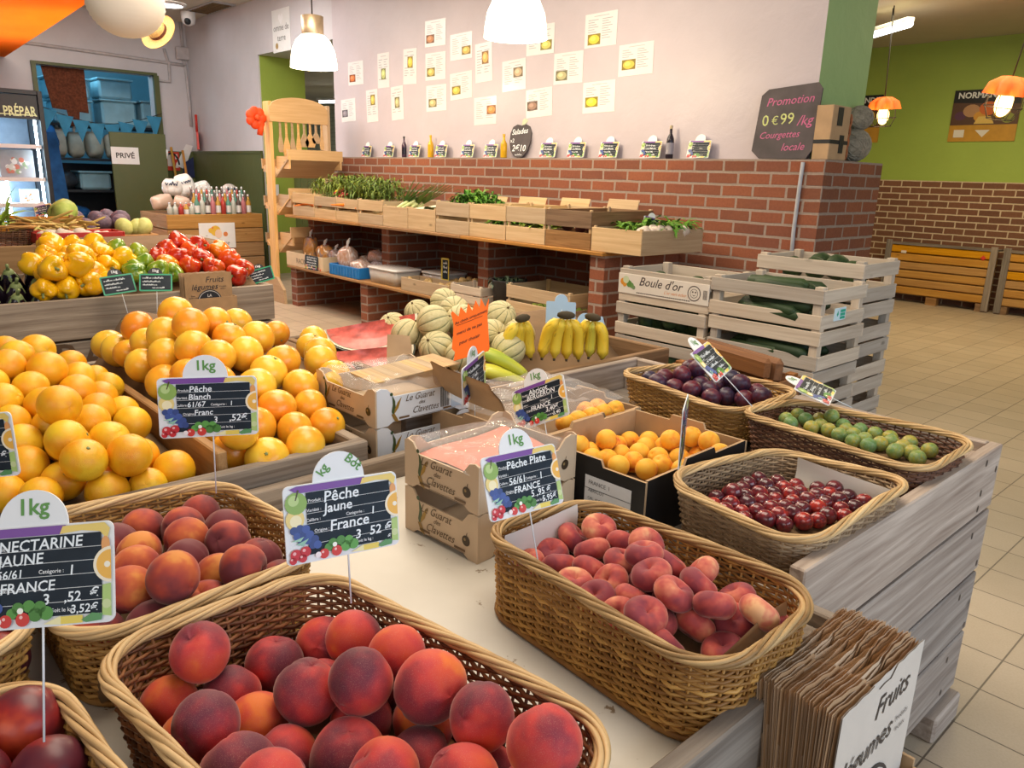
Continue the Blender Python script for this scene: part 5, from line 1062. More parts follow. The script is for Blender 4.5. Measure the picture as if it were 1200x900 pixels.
lay('apricot', [lambda: fruit_kind(0, proto_round(1.0, 0.09, stemdip=0.16), F_APRI, 'apricot', 'apricot')], 'apricot in the black cardboard box', 'apricot', 'apricots in the black box', 'apricot')
lay('apricot_rear', [lambda: fruit_kind(0, proto_round(1.0, 0.09, stemdip=0.16), F_APRI, 'apricot', 'apricot')], 'apricot in the brown box under the film', 'apricot', 'apricots in the brown box', 'apricot')
lay('purple_plum', [lambda: fruit_kind(0, proto_round(1.08, 0.05), F_PLUM, 'plum', 'plum')], 'dark purple plum in the golden wicker basket', 'plum', 'purple plums', 'plum')
lay('red_plum', [lambda: fruit_kind(0, proto_round(1.02, 0.03, nu=16, nv=12), F_RPLUM, 'small_plum', 'plum')], 'small shiny red plum in the greyish basket', 'plum', 'small red plums', 'small_plum')
lay('greengage', [lambda: fruit_kind(0, proto_round(0.98, 0.05, nu=20, nv=14), F_GAGE, 'greengage', 'greengage')], 'greengage in the dark wicker basket', 'greengage', 'greengages', 'greengage')
for key, mat, lab in (('yellow_pepper', F_YPEP, 'yellow bell pepper heaped beside the aubergines'), ('red_pepper', F_RPEP, 'red bell pepper at the right end of the pepper box'), ('green_pepper', F_GPEP, 'green bell pepper between the yellow and red peppers'), ('orange_pepper', F_OPEP, 'orange bell pepper among the red peppers')):
    lay(key, [(lambda s=s, mat=mat, key=key: fruit_kind(0, proto_pepper(s), mat, key, 'bell pepper', stem_for('pepper'), M_CALYX, 'stem')) for s in (1, 2, 3)], lab, 'bell pepper', key.replace('_', ' ')+'s', key, extremes=(key != 'orange_pepper'))

# melons with ribs and green seams
def melon_mat():
    m, nt, b = _new('charentais_rind')
    a = attr(nt, 'col').outputs['Color']; n = noise(nt, objc(nt), 7, 5, 0.7); n2 = noise(nt, objc(nt), 30, 3, 0.6)
    c = mixc(nt, 0.6, a, ramp(nt, n.outputs[0], [(0.35, (0.78, 0.78, 0.66)), (0.62, (1, 1, 1))]), 'MULTIPLY')
    c = mixc(nt, ramp(nt, n2.outputs[0], [(0.58, (0, 0, 0)), (0.7, (0.4, 0.4, 0.4))]), c, (0.50, 0.42, 0.24))
    nt.links.new(c, b.inputs['Base Color']); b.inputs['Roughness'].default_value = 0.5; bumpn(nt, b, n2.outputs[0], 0.35, 0.05)
    return m
F_MEL = melon_mat()
def proto_melon():
    b = MB(); K = 10; nu, nv = 120, 24
    def fn(th, ph):
        g = abs(((ph*K/(2*PI)) % 1)-0.5)*2
        return 1-0.045*math.exp(-((1-g)/0.22)**2)*math.sin(th)**0.5-0.06*math.exp(-(th/0.25)**2)
    b.sphere((0, 0, 0), 1, nu, nv, (1, 1, 0.97), fn=fn)
    o = b.build('melon', F_MEL); col = []
    for v in o.data.vertices:
        ph = math.atan2(v.co.y, v.co.x); g = abs(((ph*K/(2*PI)) % 1)-0.5)*2; k = math.exp(-((1-g)/0.10)**2)
        A, B_ = (0.72, 0.62, 0.33), (0.10, 0.14, 0.05)
        col += [A[q]*(1-k)+B_[q]*k for q in range(3)]+[1]
    at = o.data.attributes.new('col', 'FLOAT_COLOR', 'POINT'); at.data.foreach_set('color', col)
    tag(o, 'melon', 'melon'); s = MB(); s.tube([(0, 0, 0.92), (0.02, 0, 1.02)], [0.07, 0.06], 8); s.build('stem', M_STEM, o)
    return o
lay('melon', [proto_melon], 'ribbed green seamed melon stacked behind the orange notice', 'melon', 'charentais melons', 'melon', up=lambda rn: (rn.uniform(0.3, 1.3), rn.uniform(-0.5, 0.5), rn.uniform(0, 6.28)))

# aubergines standing calyx up
def proto_aub():
    b = MB(); b.lathe([(0.02, -1.5), (0.45, -1.42), (0.80, -1.1), (0.95, -0.6), (0.92, -0.1), (0.72, 0.45), (0.50, 0.75), (0.36, 0.9)], 20)
    o = b.build('aubergine', F_AUB); tag(o, 'aubergine', 'aubergine')
    s = MB(); s.lathe([(0.0, 1.02), (0.30, 0.99), (0.42, 0.84), (0.58, 0.62), (0.66, 0.46)], 20, cap=False, fn=lambda a, i: 1+(0.10*math.cos(5*a) if i > 2 else 0)); s.tube([(0, 0, 0.95), (0.03, 0, 1.2), (0.08, 0, 1.35)], [0.16, 0.12, 0.14], 8); s.build('calyx', M_CALYX, o)
    return o
ap = None
AUB = [(285/6.667, 220+640/6.667), (295/6.667, 220+730/6.667), (305/6.667, 220+830/6.667), (120/6.667, 220+760/6.667), (95/6.667, 220+680/6.667), (20/6.667, 220+640/6.667), (165/6.667, 220+865/6.667), (150/6.667, 220+640/6.667)]
AUBP = [(-3.66,0.693,0.815)]+[(-3.67,0.61,0.82)]+[(-3.66,0.521,0.832)]+[(-3.78,0.716,0.859)]+[(-3.78,0.631,0.851)]+[(-3.79,0.555,0.866)]+[(-3.9,0.74,0.911)]+[(-3.9,0.645,0.894)]+[(-3.91,0.566,0.916)]
for i, (x, y, z) in enumerate(AUBP):
    o = proto_aub() if i == 0 else copy_tree(ap)
    if i == 0: ap = o
    o.location = (x-0.03, y, z-0.065); o.scale = (0.052, 0.052, 0.075); o.rotation_euler = (RNG.uniform(-0.2, 0.2), RNG.uniform(0.1, 0.35), RNG.uniform(0, 6.28))
    o.rotation_euler = (RNG.uniform(-0.12, 0.12), R(24)+RNG.uniform(-0.12, 0.12), RNG.uniform(-0.15, 0.15))
    tag(o, 'black aubergine standing with its green cap up in the pepper box', 'aubergine', 'aubergines in the pepper box')
# hidden risers carry the heaps
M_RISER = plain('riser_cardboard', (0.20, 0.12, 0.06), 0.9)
def riser(label, x0, x1, y0, y1, zf, hf, n=16, drop=0.0):
    b = MB(); vs = []
    for i in range(n+1):
        for j in range(n+1):
            x, y = x0+(x1-x0)*i/n, y0+(y1-y0)*j/n; vs.append((x, y, hf(x, y)-0.004))
    m = len(vs); vs += [(v[0], v[1], zf) for v in vs]
    f = []
    for i in range(n):
        for j in range(n):
            k = i*(n+1)+j; f += [(k, k+n+1, k+n+2, k+1), (m+k, m+k+1, m+k+n+2, m+k+n+1)]
    rim = [j for j in range(n+1)]+[i*(n+1)+n for i in range(1, n+1)]+[n*(n+1)+j for j in range(n-1, -1, -1)]+[i*(n+1) for i in range(n-1, 0, -1)]
    for a, c in zip(rim, rim[1:]+rim[:1]): f.append((a, c, c+m, a+m))
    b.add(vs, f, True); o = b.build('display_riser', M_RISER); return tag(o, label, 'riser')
cl = lambda v: max(0.0, min(1.0, v))
def hG(x, y): return .69+.22*cl((-x-1.48)/.55)*(1-.55*cl((y-.76)/.33))*cl((y-.55)/.15)
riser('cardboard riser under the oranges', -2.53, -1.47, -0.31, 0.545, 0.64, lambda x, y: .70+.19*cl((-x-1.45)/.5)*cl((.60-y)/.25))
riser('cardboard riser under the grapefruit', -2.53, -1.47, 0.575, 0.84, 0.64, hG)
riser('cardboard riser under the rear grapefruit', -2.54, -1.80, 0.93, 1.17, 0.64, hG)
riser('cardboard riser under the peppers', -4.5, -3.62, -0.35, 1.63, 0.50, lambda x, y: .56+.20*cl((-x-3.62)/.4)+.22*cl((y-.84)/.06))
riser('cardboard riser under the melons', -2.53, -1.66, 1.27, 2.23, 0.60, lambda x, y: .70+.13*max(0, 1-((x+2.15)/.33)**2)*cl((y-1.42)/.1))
def liner(label, x0, x1, y0, y1, z, hf=None):
    return riser(label, x0, x1, y0, y1, 0.686, hf or (lambda x, y: z+0.004), 8)
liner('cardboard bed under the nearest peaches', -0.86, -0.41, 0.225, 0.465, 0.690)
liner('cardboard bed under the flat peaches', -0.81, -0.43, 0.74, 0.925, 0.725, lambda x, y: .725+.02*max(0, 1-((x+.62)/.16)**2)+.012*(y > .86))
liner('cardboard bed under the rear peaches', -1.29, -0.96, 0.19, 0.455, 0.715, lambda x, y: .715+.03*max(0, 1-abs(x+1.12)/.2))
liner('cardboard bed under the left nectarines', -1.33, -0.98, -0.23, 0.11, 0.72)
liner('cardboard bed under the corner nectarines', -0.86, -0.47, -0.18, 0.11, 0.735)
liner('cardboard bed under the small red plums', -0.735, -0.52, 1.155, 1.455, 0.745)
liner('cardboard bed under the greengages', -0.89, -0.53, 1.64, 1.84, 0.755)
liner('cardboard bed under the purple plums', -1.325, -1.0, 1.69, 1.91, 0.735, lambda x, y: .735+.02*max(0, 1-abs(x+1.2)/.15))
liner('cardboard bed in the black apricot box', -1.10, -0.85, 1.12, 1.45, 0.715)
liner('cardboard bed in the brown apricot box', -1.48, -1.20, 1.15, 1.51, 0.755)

# bananas
F_BAN = fruit_mat('banana_peel', [(0.2, (0.86, 0.62, 0.06)), (0.7, (0.80, 0.52, 0.035)), (0.95, (0.52, 0.50, 0.06))], 1.0, 0.4, 0.4, 0.35, rnd=0.25, speck=(0.25, 0.15, 0.03), porescale=9)
F_BANG = fruit_mat('green_banana_peel', [(0.2, (0.74, 0.64, 0.06)), (0.6, (0.56, 0.56, 0.06)), (0.95, (0.34, 0.44, 0.06))], 1.0, 0.4, 0.4, 0.35, rnd=0.25)
def banana_bunch(label, loc, rot, n, L, mat, spread=0.5):
    r = thing('banana_bunch', label, 'bananas', loc, rot, 'banana bunches')
    for k in range(n):
        a = (k-(n-1)/2)*spread/max(1, n-1); b = MB(); pts = []; rs = []
        off = 0.028*(k-(n-1)/2)
        for i in range(15):
            u = i/14; cv = 0.85*u
            x = L*math.sin(cv*1.15)/1.05; z = -L*(1-math.cos(cv*1.15))*0.75
            y = off*min(1, u*2.2+0.25)+x*math.sin(a)*0.6
            pts.append((x, y, z))
            rs.append(0.0205*max(0.30 if u < 0.5 else 0.28, min(1, min((u-0.02)*7, (1.02-u)*6)))*(0.42 if u < 0.08 else 1))
        b.tube(pts, rs, 6, smooth=True); o = b.build('banana', mat, r)
        t = MB(); t.tube([pts[-1], Vector(pts[-1])+(Vector(pts[-1])-Vector(pts[-2])).normalized()*0.008], [0.005, 0.004], 6); t.build('tip', M_BANST, o)
    b = MB(); b.sphere((-0.006, 0, 0.002), 0.02, 10, 8, (0.8, 1.1+n*0.12, 0.6)); b.build('crown', M_BANST, r)
    return r
banana_bunch('upright yellow bananas standing at the right end of the melon box', (-1.72, 1.82, 0.905), (0.1, 1.0, 2.6), 4, 0.175, F_BAN)
banana_bunch('rightmost bunch of yellow bananas at the box corner', (-1.70, 1.93, 0.89), (0.15, 1.05, 2.2), 3, 0.16, F_BAN)
banana_bunch('plump yellow bananas with a dark crown behind the others', (-1.78, 1.68, 0.90), (-0.1, 1.0, 2.9), 3, 0.165, F_BAN)
banana_bunch('green tinged bananas lying in front of the upright bunch', (-1.80, 1.49, 0.815), (0.0, 0.10, 1.2), 3, 0.22, F_BANG)
banana_bunch('yellow green bananas lying lowest beside the slanted sign', (-1.70, 1.42, 0.785), (0.0, 0.05, 1.35), 3, 0.22, F_BANG)
# watermelon pieces
F_RIND = plain('watermelon_rind', (0.03, 0.035, 0.02), 0.35, 0.4, 6); F_FLESH = plain('watermelon_flesh', (0.66, 0.13, 0.10), 0.35, 0.4, 30); F_PITH = plain('watermelon_pith', (0.72, 0.66, 0.50), 0.45, 0.05)
def watermelon(label, loc, rot, rr, ang):
    r = thing('watermelon_wedge', label, 'watermelon', loc, rot, 'cut watermelon pieces')
    def wedge(ra, rb, nm, mat, inset=0.0):
        b = MB(); vs = []; n, m = 18, 12
        for i in range(n+1):
            th = PI*i/n
            for j in range(m+1):
                ph = -ang/2+inset+(ang-2*inset)*j/m
                for q in (ra, rb): vs.append((q*math.cos(th)*1.25, q*math.sin(th)*math.sin(ph), -q*math.sin(th)*math.cos(ph)))
        f = []; s = (m+1)*2
        for i in range(n):
            for j in range(m):
                a = i*s+j*2; f += [(a+1, a+s+1, a+s+3, a+3), (a, a+2, a+s+2, a+s)]
            for j in (0, m): a = i*s+j*2; f.append((a, a+s, a+s+1, a+1))
        b.add(vs, f, True); return b.build(nm, mat, r)
    wedge(0.0, rr*0.90, 'flesh', F_FLESH); wedge(rr*0.902, rr*0.955, 'pith', F_PITH); wedge(rr*0.957, rr, 'rind', F_RIND)
    return r
wm = (-2.125,1.311,0.8), (-2.011,1.15,0.78)
watermelon('cut watermelon wedge with pale rind lying beside the melons', (-2.24, 1.40, 0.852), (R(22), R(10), R(-121)), 0.135, R(64))
watermelon('second cut watermelon piece below the wedge', (-2.10, 1.32, 0.795), (R(18), R(4), R(-118)), 0.11, R(70))
sheet('cardboard_flap', 'torn cardboard flap sticking up before the watermelon', [(-1.78, 1.16, 0.80), (-1.74, 1.23, 0.80), (-1.78, 1.24, 0.90), (-1.82, 1.19, 0.90)], M_CARD, 'cardboard flap', 0.003)
sheet('cardboard_flap', 'bent cardboard flap on the brown apricot box', [(-1.52, 1.14, 0.83), (-1.22, 1.115, 0.83), (-1.24, 1.07, 0.90), (-1.48, 1.10, 0.91)], M_CARD, 'cardboard flap', 0.003)

# ------------------------------------------------------------------ brick shelving along the back wall
def pillar(label, x0, x1, y0, y1, z0, z1):
    return struct(slab('brick_pillar', x0, x1, y0, y1, z0, z1, M_BRICK), label, 'pillar')
pillar('brick pillar at the left end of the lower shelf', -7.31, -7.19, 3.636, 4.4, 0, 0.385)
pillar('brick pillar in the middle of the lower shelf', -5.98, -5.86, 3.636, 4.4, 0, 0.385)
pillar('brick pillar under the right part of the lower shelf', -4.56, -4.44, 3.636, 4.4, 0, 0.385)
pillar('upper brick pillar at the left end of the shelves', -7.31, -7.19, 3.85, 4.4, 0.41, 0.885)
pillar('upper brick pillar behind the blue crate', -5.95, -5.83, 3.85, 4.4, 0.41, 0.885)
pillar('upper brick pillar right of the plastic tubs', -4.60, -4.48, 3.85, 4.4, 0.41, 0.885)
pillar('tall brick pillar at the right end of the shelves', -3.25, -3.13, 3.636, 4.4, 0, 0.885)
def plank(label, x0, x1, y0, y1, z0, z1, mat):
    b = MB(); b.box((0, 0, 0), (x1-x0, y1-y0, z1-z0), bev=0.004); o = b.build('shelf_board', mat); o.location = ((x0+x1)/2, (y0+y1)/2, (z0+z1)/2)
    return tag(o, label, 'shelf')
plank('upper shelf board under the left crates', -7.32, -5.92, 3.60, 4.395, 0.886, 0.91, W_SHELF)
plank('upper shelf board under the middle crates', -5.915, -4.52, 3.60, 4.395, 0.886, 0.91, W_SHELF)
plank('upper shelf board under the right crates', -4.515, -3.12, 3.60, 4.395, 0.886, 0.91, W_SHELF)
plank('lower shelf board carrying the blue crate', -7.32, -5.90, 3.60, 4.395, 0.386, 0.41, W_SHELF)
plank('lower shelf board carrying the plastic tub', -5.895, -4.49, 3.60, 4.395, 0.386, 0.41, W_SHELF)
plank('lower shelf board left of the tall brick pillar', -4.485, -3.26, 3.60, 4.395, 0.386, 0.41, W_SHELF)

# leafy greens and vegetables
def leafmat(name, a, c): return fruit_mat(name, [(0.2, a), (0.8, c)], 3, 0.2, 0.55, 0.3, rnd=0.2)
L_DILL = leafmat('feathery_green', (0.20, 0.26, 0.03), (0.07, 0.13, 0.02)); L_PARS = leafmat('parsley_green', (0.16, 0.32, 0.03), (0.06, 0.19, 0.02))
L_LEEK = leafmat('leek_green', (0.16, 0.28, 0.06), (0.06, 0.15, 0.05)); L_PALE = leafmat('pale_stalk', (0.62, 0.66, 0.36), (0.48, 0.56, 0.22))
L_LETT = leafmat('lettuce_green', (0.36, 0.44, 0.08), (0.16, 0.30, 0.04)); L_CEL = leafmat('celery_green', (0.42, 0.52, 0.10), (0.26, 0.38, 0.05))
V_CARROT = leafmat('carrot_orange', (0.80, 0.24, 0.02), (0.68, 0.15, 0.015)); V_WHITE = leafmat('turnip_white', (0.74, 0.70, 0.56), (0.62, 0.60, 0.42))
V_RADISH = leafmat('radish_red', (0.55, 0.04, 0.05), (0.38, 0.02, 0.04)); V_GARLIC = leafmat('garlic_skin', (0.72, 0.62, 0.52), (0.60, 0.50, 0.42))
V_BEET = leafmat('dark_beet', (0.16, 0.04, 0.03), (0.08, 0.03, 0.025)); V_POT = leafmat('potato_skin', (0.50, 0.34, 0.14), (0.38, 0.24, 0.09)); V_YEL = leafmat('yellow_chard', (0.82, 0.52, 0.03), (0.74, 0.40, 0.03))
V_CABB = leafmat('pale_cabbage', (0.48, 0.54, 0.14), (0.34, 0.44, 0.09)); V_PURP = leafmat('purple_cabbage', (0.20, 0.13, 0.17), (0.12, 0.08, 0.12)); V_YMEL = leafmat('yellow_melon', (0.66, 0.64, 0.25), (0.55, 0.55, 0.17)); V_BEAN = leafmat('dry_beans', (0.60, 0.44, 0.14), (0.46, 0.30, 0.08))
V_COURG = leafmat('courgette_skin', (0.035, 0.065, 0.02), (0.018, 0.036, 0.014))
def leaf_bunch(name, label, cat, loc, size, n, mat, blade=(0.12, 0.012), seedv=1, up=0.6, group=None, droop=1.1):
    """a bunch of curling leaf blades"""
    rn = random.Random(seedv); b = MB()
    for k in range(n):
        x, y = rn.uniform(-1, 1)*size[0]/2, rn.uniform(-1, 1)*size[1]/2
        a = rn.uniform(0, 2*PI); L = blade[0]*rn.uniform(0.6, 1.2); w = blade[1]*rn.uniform(0.6, 1.4); z = rn.uniform(0, size[2])*(1-0.6*(abs(2*x/size[0])**2))
        el = rn.uniform(0.1, 1.3)*up; vs = []; m = 4
        dx, dy = math.cos(a), math.sin(a)
        for i in range(m+1):
            u = i/m; e = el-droop*u*u
            px = L*u*math.cos(e); pz = L*u*math.sin(e)
            ww = w*math.sin(PI*min(0.97, 0.12+u*0.88))
            vs += [(x+dx*px-dy*ww, y+dy*px+dx*ww, z+pz+ww*0.3), (x+dx*px+dy*ww, y+dy*px-dx*ww, z+pz-ww*0.1)]
        b.add(vs, [(2*i, 2*i+1, 2*i+3, 2*i+2) for i in range(m)], True)
    o = b.build(name, mat); o.location = loc
    return tag(o, label, cat, group)
def long_veg(name, label, cat, loc, rot, L, r0, r1, mat, top=None, group=None, tlen=0.5, fan=5):
    """root or stalk with a green top; axis along local x"""
    b = MB(); b.tube([(0, 0, 0), (L*0.05, 0, 0), (L*0.5, 0, 0.0), (L*0.92, 0, 0), (L, 0, 0)], [r0*0.5, r0, (r0+r1)/2, r1, r1*0.4], 8)
    o = b.build(name, mat); o.location = loc; o.rotation_euler = rot; tag(o, label, cat, group)
    if top is not None:
        t = MB()
        for k in range(fan):
            a = (k-(fan-1)/2)*0.26; vs = []
            for i in range(5):
                u = i/4; w = r0*0.62*(1-0.75*u); vs += [(-L*tlen*u, L*tlen*u*math.sin(a)-w, 0.004*k+0.06*L*u), (-L*tlen*u, L*tlen*u*math.sin(a)+w, 0.004*k+0.06*L*u+w*0.6)]
            t.add(vs, [(2*i, 2*i+1, 2*i+3, 2*i+2) for i in range(4)], True)
        t.build('leaves', top, o)
    return o
def heap(maker, n, c, size, label, cat, group, seedv=1, rot=None, sc_=(0.9, 1.1)):
    rn = random.Random(seedv); p = None; out = []
    for k in range(n):
        o = maker() if p is None else copy_tree(p)
        if p is None: p = o; base = tuple(o.scale)
        o.location = (c[0]+rn.uniform(-1, 1)*size[0]/2, c[1]+rn.uniform(-1, 1)*size[1]/2, c[2]+size[2]*rn.random())
        o.rotation_euler = rot(rn) if rot else (rn.uniform(0, 6), rn.uniform(0, 6), rn.uniform(0, 6))
        s = rn.uniform(*sc_); o.scale = tuple(q*s for q in base)
        tag(o, label, cat, group); out.append(o)
    return out
def ball(name, r, mat, sz=1.0, lump=0.06, ns=12):
    b = MB(); b.sphere((0, 0, 0), r, ns, 9, (1, 1, sz), fn=lambda th, ph: 1+lump*math.sin(3*ph+th*2)+lump*math.cos(2*th+ph)-0.12*math.exp(-(th/0.3)**2)); return b.build(name, mat)

# upper row of crates
UX = [-7.19, -6.75, -6.35, -5.97, -5.58, -5.22, -4.85, -4.44, -4.04, -3.65, -3.245, -2.845]
UH = [0.215, 0.20, 0.195, 0.20, 0.165, 0.165, 0.23, 0.23, 0.235, 0.235, 0.145]
UL = ['crate of carrots at the left end of the upper shelf', 'crate of coloured chard, second on the upper shelf', 'crate of carrots under feathery tops on the upper shelf', 'crate with pale roots, left of the leeks', 'low crate of leeks on the upper shelf', 'low crate of white roots right of the leeks', 'crate of parsley on the upper shelf', 'crate of salad right of the parsley', 'crate of pale lettuce, left of the dark brown crate', 'dark brown crate on the upper shelf', 'low pale crate of garlic and onions at the end of the upper shelf']
for i in range(11):
    x0, x1 = UX[i]+0.004, UX[i+1]-0.004
    low = i in (4, 5, 10)
    cr = crate('vegetable_crate', UL[i], 'crate', ((x0+x1)/2, 3.935), 0.911, (x1-x0, 0.62, UH[i]), (W_BROWN if i == 9 else W_CRATE, W_CRATE), rows=1 if low else 2, gap=0.028, t=0.007, post=0.018, group='vegetable crates on the upper shelf')
ux = lambda i: (UX[i]+UX[i+1])/2
def carrot(): return long_veg('carrot', 'carrot', 'carrot', (0, 0, 0), (0, 0, 0), 0.15, 0.015, 0.005, V_CARROT)
rflat = lambda rn: (0, rn.uniform(-0.15, 0.15), rn.uniform(0, 6.28))
heap(carrot, 12, (ux(0), 3.80, 1.00), (0.26, 0.26, 0.05), 'carrot in the leftmost crate of the upper shelf', 'carrot', 'carrots in the leftmost crate', 2, rflat)
heap(carrot, 14, (ux(2), 3.78, 1.00), (0.24, 0.24, 0.06), 'carrot in the crate under feathery tops', 'carrot', 'carrots under feathery tops', 3, rflat)
def chard(m): return long_veg('chard_stalk', 'chard', 'chard', (0, 0, 0), (0, 0, 0), 0.30, 0.012, 0.009, m)
heap(lambda: chard(V_YEL), 7, (ux(1)+0.05, 3.75, 1.11), (0.16, 0.10, 0.05), 'yellow chard stalk in the second crate', 'chard', 'yellow chard stalks', 4, lambda rn: (0, -0.35, rn.uniform(1.2, 1.7)))
heap(lambda: chard(V_RADISH), 6, (ux(1)+0.10, 3.75, 1.10), (0.16, 0.10, 0.05), 'red chard stalk in the second crate', 'chard', 'red chard stalks', 5, lambda rn: (0, -0.30, rn.uniform(1.2, 1.7)))
for k, (x, n) in enumerate(((-6.80, 260), (-6.45, 320), (-6.10, 240))):
    leaf_bunch('feathery_tops', ['feathery yellowish greens heaped over the left crates', 'thickest heap of feathery greens on the upper shelf', 'dark feathery greens at the right end of the heap'][k], 'greens', (x, 3.92, 1.10), (0.42, 0.40, 0.17+0.02*(k == 1)), n*3, L_DILL, (0.105, 0.0055), 10+k, 1.1)
heap(lambda: ball('celeriac', 0.05, V_WHITE, 0.9), 5, (ux(3), 3.85, 1.03), (0.24, 0.36, 0.02), 'pale knobbly root in the fourth crate', 'root', 'pale roots in the fourth crate', 6)
def leek(): return long_veg('leek', 'leek', 'leek', (0, 0, 0), (0, 0, 0), 0.26, 0.015, 0.014, L_PALE, L_LEEK, None, 0.95, 5)
heap(leek, 8, (ux(4)+0.02, 3.82, 1.09), (0.24, 0.14, 0.04), 'leek lying in the low crate with its green top up', 'leek', 'leeks in the low crate', 7, lambda rn: (rn.uniform(-0.5, 0.5), 0.55, PI+0.55+rn.uniform(-0.35, 0.35)))
heap(lambda: long_veg('white_root', 'root', 'root', (0, 0, 0), (0, 0, 0), 0.22, 0.026, 0.010, V_WHITE, L_LEEK, None, 0.4, 4), 8, (ux(5)+0.03, 3.80, 1.055), (0.20, 0.24, 0.04), 'long white root in the low crate right of the leeks', 'root', 'long white roots', 8, lambda rn: (0, 0.05, rn.uniform(-0.4, 0.4)+PI))
leaf_bunch('parsley', 'bushy green parsley in its crate', 'parsley', (ux(6)+0.02, 3.86, 1.08), (0.28, 0.32, 0.13), 520, L_PARS, (0.07, 0.013), 20, 1.2)
leaf_bunch('salad', 'green salad leaves showing through the crate right of the parsley', 'salad', (ux(7), 3.86, 0.97), (0.24, 0.36, 0.10), 260, L_PARS, (0.065, 0.018), 21, 0.6, droop=0.5)
leaf_bunch('lettuce', 'pale lettuce leaves in the crate beside the dark brown crate', 'lettuce', (ux(8), 3.86, 0.97), (0.22, 0.36, 0.12), 300, L_LETT, (0.065, 0.022), 22, 0.6, droop=0.5)
heap(lambda: ball('beetroot', 0.045, V_BEET, 0.9), 12, (ux(9)+0.02, 3.92, 1.02), (0.26, 0.42, 0.06), 'dark beetroot in the dark brown crate', 'beetroot', 'beetroots', 9)
leaf_bunch('spring_onion_tops', 'green onion tops at the left of the garlic crate', 'onion tops', (ux(10)-0.06, 3.86, 1.03), (0.20, 0.26, 0.05), 80, L_PARS, (0.12, 0.012), 23, 0.7, droop=0.7)
leaf_bunch('spring_onion_tops', 'long green onion tops hanging at the right end of the shelf', 'onion tops', (ux(10)+0.08, 4.06, 1.04), (0.16, 0.24, 0.05), 70, L_PARS, (0.15, 0.012), 24, 0.7, droop=0.6)
heap(lambda: ball('garlic_bulb', 0.034, V_GARLIC, 0.85), 16, (ux(10)+0.11, 3.86, 1.03), (0.13, 0.42, 0.03), 'garlic bulb in the pale end crate', 'garlic', 'garlic bulbs in the end crate', 12)
price_sign('small slate sign standing in the garlic crate', (-3.0817,4.008,1.0784,-0.1578,0.2011,1.2136), 0.12, [('~~~~~', -0.25, 0.1, 0.13), ('~~~~~', -0.2, -0.05, 0.12)], tabtext='', stake=0.05)
for k in range(4):
    b = MB(); b.box((0, 0, 0), (0.30, 0.007, 0.10), bev=0.002); o = b.build('crate_board', W_CRATE); o.location = (-4.95+0.46*k, 4.30, 1.13+0.01*k); o.rotation_euler = (R(-18), 0, R(4-3*k))
    tag(o, ['pale back board behind the parsley', 'pale back board behind the salad crate', 'pale back board behind the lettuce crate', 'pale back board behind the dark brown crate'][k], 'board', 'boards leaning at the brick wall')

# lower shelf goods
def bag_blob(name, label, loc, s, mat, seedv, tie=False, rot=(0, 0, 0), group=None, pillow=False, cat='bag'):
    b = MB(); rn = random.Random(seedv); a = [rn.uniform(0, 6) for _ in range(4)]
    b.sphere((0, 0, s[2]/2), 1, 20, 14, (s[0]/2, s[1]/2, s[2]/2), fn=lambda th, ph: 1+0.07*math.sin(4*ph+a[0])*math.sin(th)+0.06*math.sin(5*th+2*ph+a[1])+0.04*math.sin(9*ph+7*th+a[2])-(0.25*math.exp(-(th/0.5)**2) if tie else 0))
    if pillow:                                        # flattened bag with pinched corners
        pw = lambda v: math.copysign(abs(v)**0.62, v)
        b.v = [(x*(1-0.75*abs((2*z-s[2])/s[2])**4), pw(2*y/s[1])*s[1]/2, pw((2*z-s[2])/s[2])*s[2]/2+s[2]/2) for x, y, z in b.v]
    o = b.build(name, mat); o.location = loc; o.rotation_euler = rot; tag(o, label, cat, group)
    if tie:
        t = MB(); t.tube([(0, 0, s[2]*0.80), (0, 0, s[2]*0.98), (0.01, 0, s[2]*1.08), (0.03, 0.01, s[2]*1.22)], [s[0]*0.14, s[0]*0.05, s[0]*0.08, s[0]*0.03], 8); t.build('knot', M_WHITE, o)
    return o
P_NUT = fruit_mat('nuts_in_film', [(0.2, (0.44, 0.24, 0.15)), (0.7, (0.60, 0.44, 0.38)), (0.9, (0.74, 0.70, 0.70))], 7, 0.1, 0.15, 0.8, coat=0.6)
P_NUT2 = fruit_mat('onions_in_film', [(0.2, (0.30, 0.20, 0.16)), (0.7, (0.42, 0.36, 0.40)), (0.9, (0.66, 0.66, 0.72))], 7, 0.1, 0.15, 0.8, coat=0.6)
P_CHIP = fruit_mat('orange_snack_bag', [(0.2, (0.62, 0.22, 0.04)), (0.6, (0.72, 0.40, 0.14)), (0.9, (0.42, 0.30, 0.30))], 4, 0.1, 0.2, 0.8, coat=0.5)
M_BLUE = plain('blue_plastic', (0.015, 0.17, 0.48), 0.4, 0.1)
cx = [(-7.61,3.68,0.136),(-6.419,3.68,0.34),(-5.72,3.68,0.325),(-5.839,3.68,0.468)]
def open_box(name, label, cat, x0, x1, y0, y1, z0, h, mat, t=0.005, taper=0.0, lip=0.0, group=None):
    r = thing(name, label, cat, ((x0+x1)/2, (y0+y1)/2, z0), group=group); lx, ly = x1-x0, y1-y0
    for sy in (-1, 1): b = MB(); b.box((0, sy*(ly/2-t/2), h/2), (lx, t, h), bev=t*0.3); b.build('side_panel', mat, r)
    for sx in (-1, 1): b = MB(); b.box((sx*(lx/2-t/2), 0, h/2), (t, ly-2*t-0.001, h), bev=t*0.3); b.build('end_panel', mat, r)
    b = MB(); b.box((0, 0, t/2), (lx-2*t-0.002, ly-2*t-0.002, t)); b.build('base', mat, r)
    return r
M_WBOX = plain('cream_cardboard', (0.66, 0.52, 0.34), 0.7, 0.05)
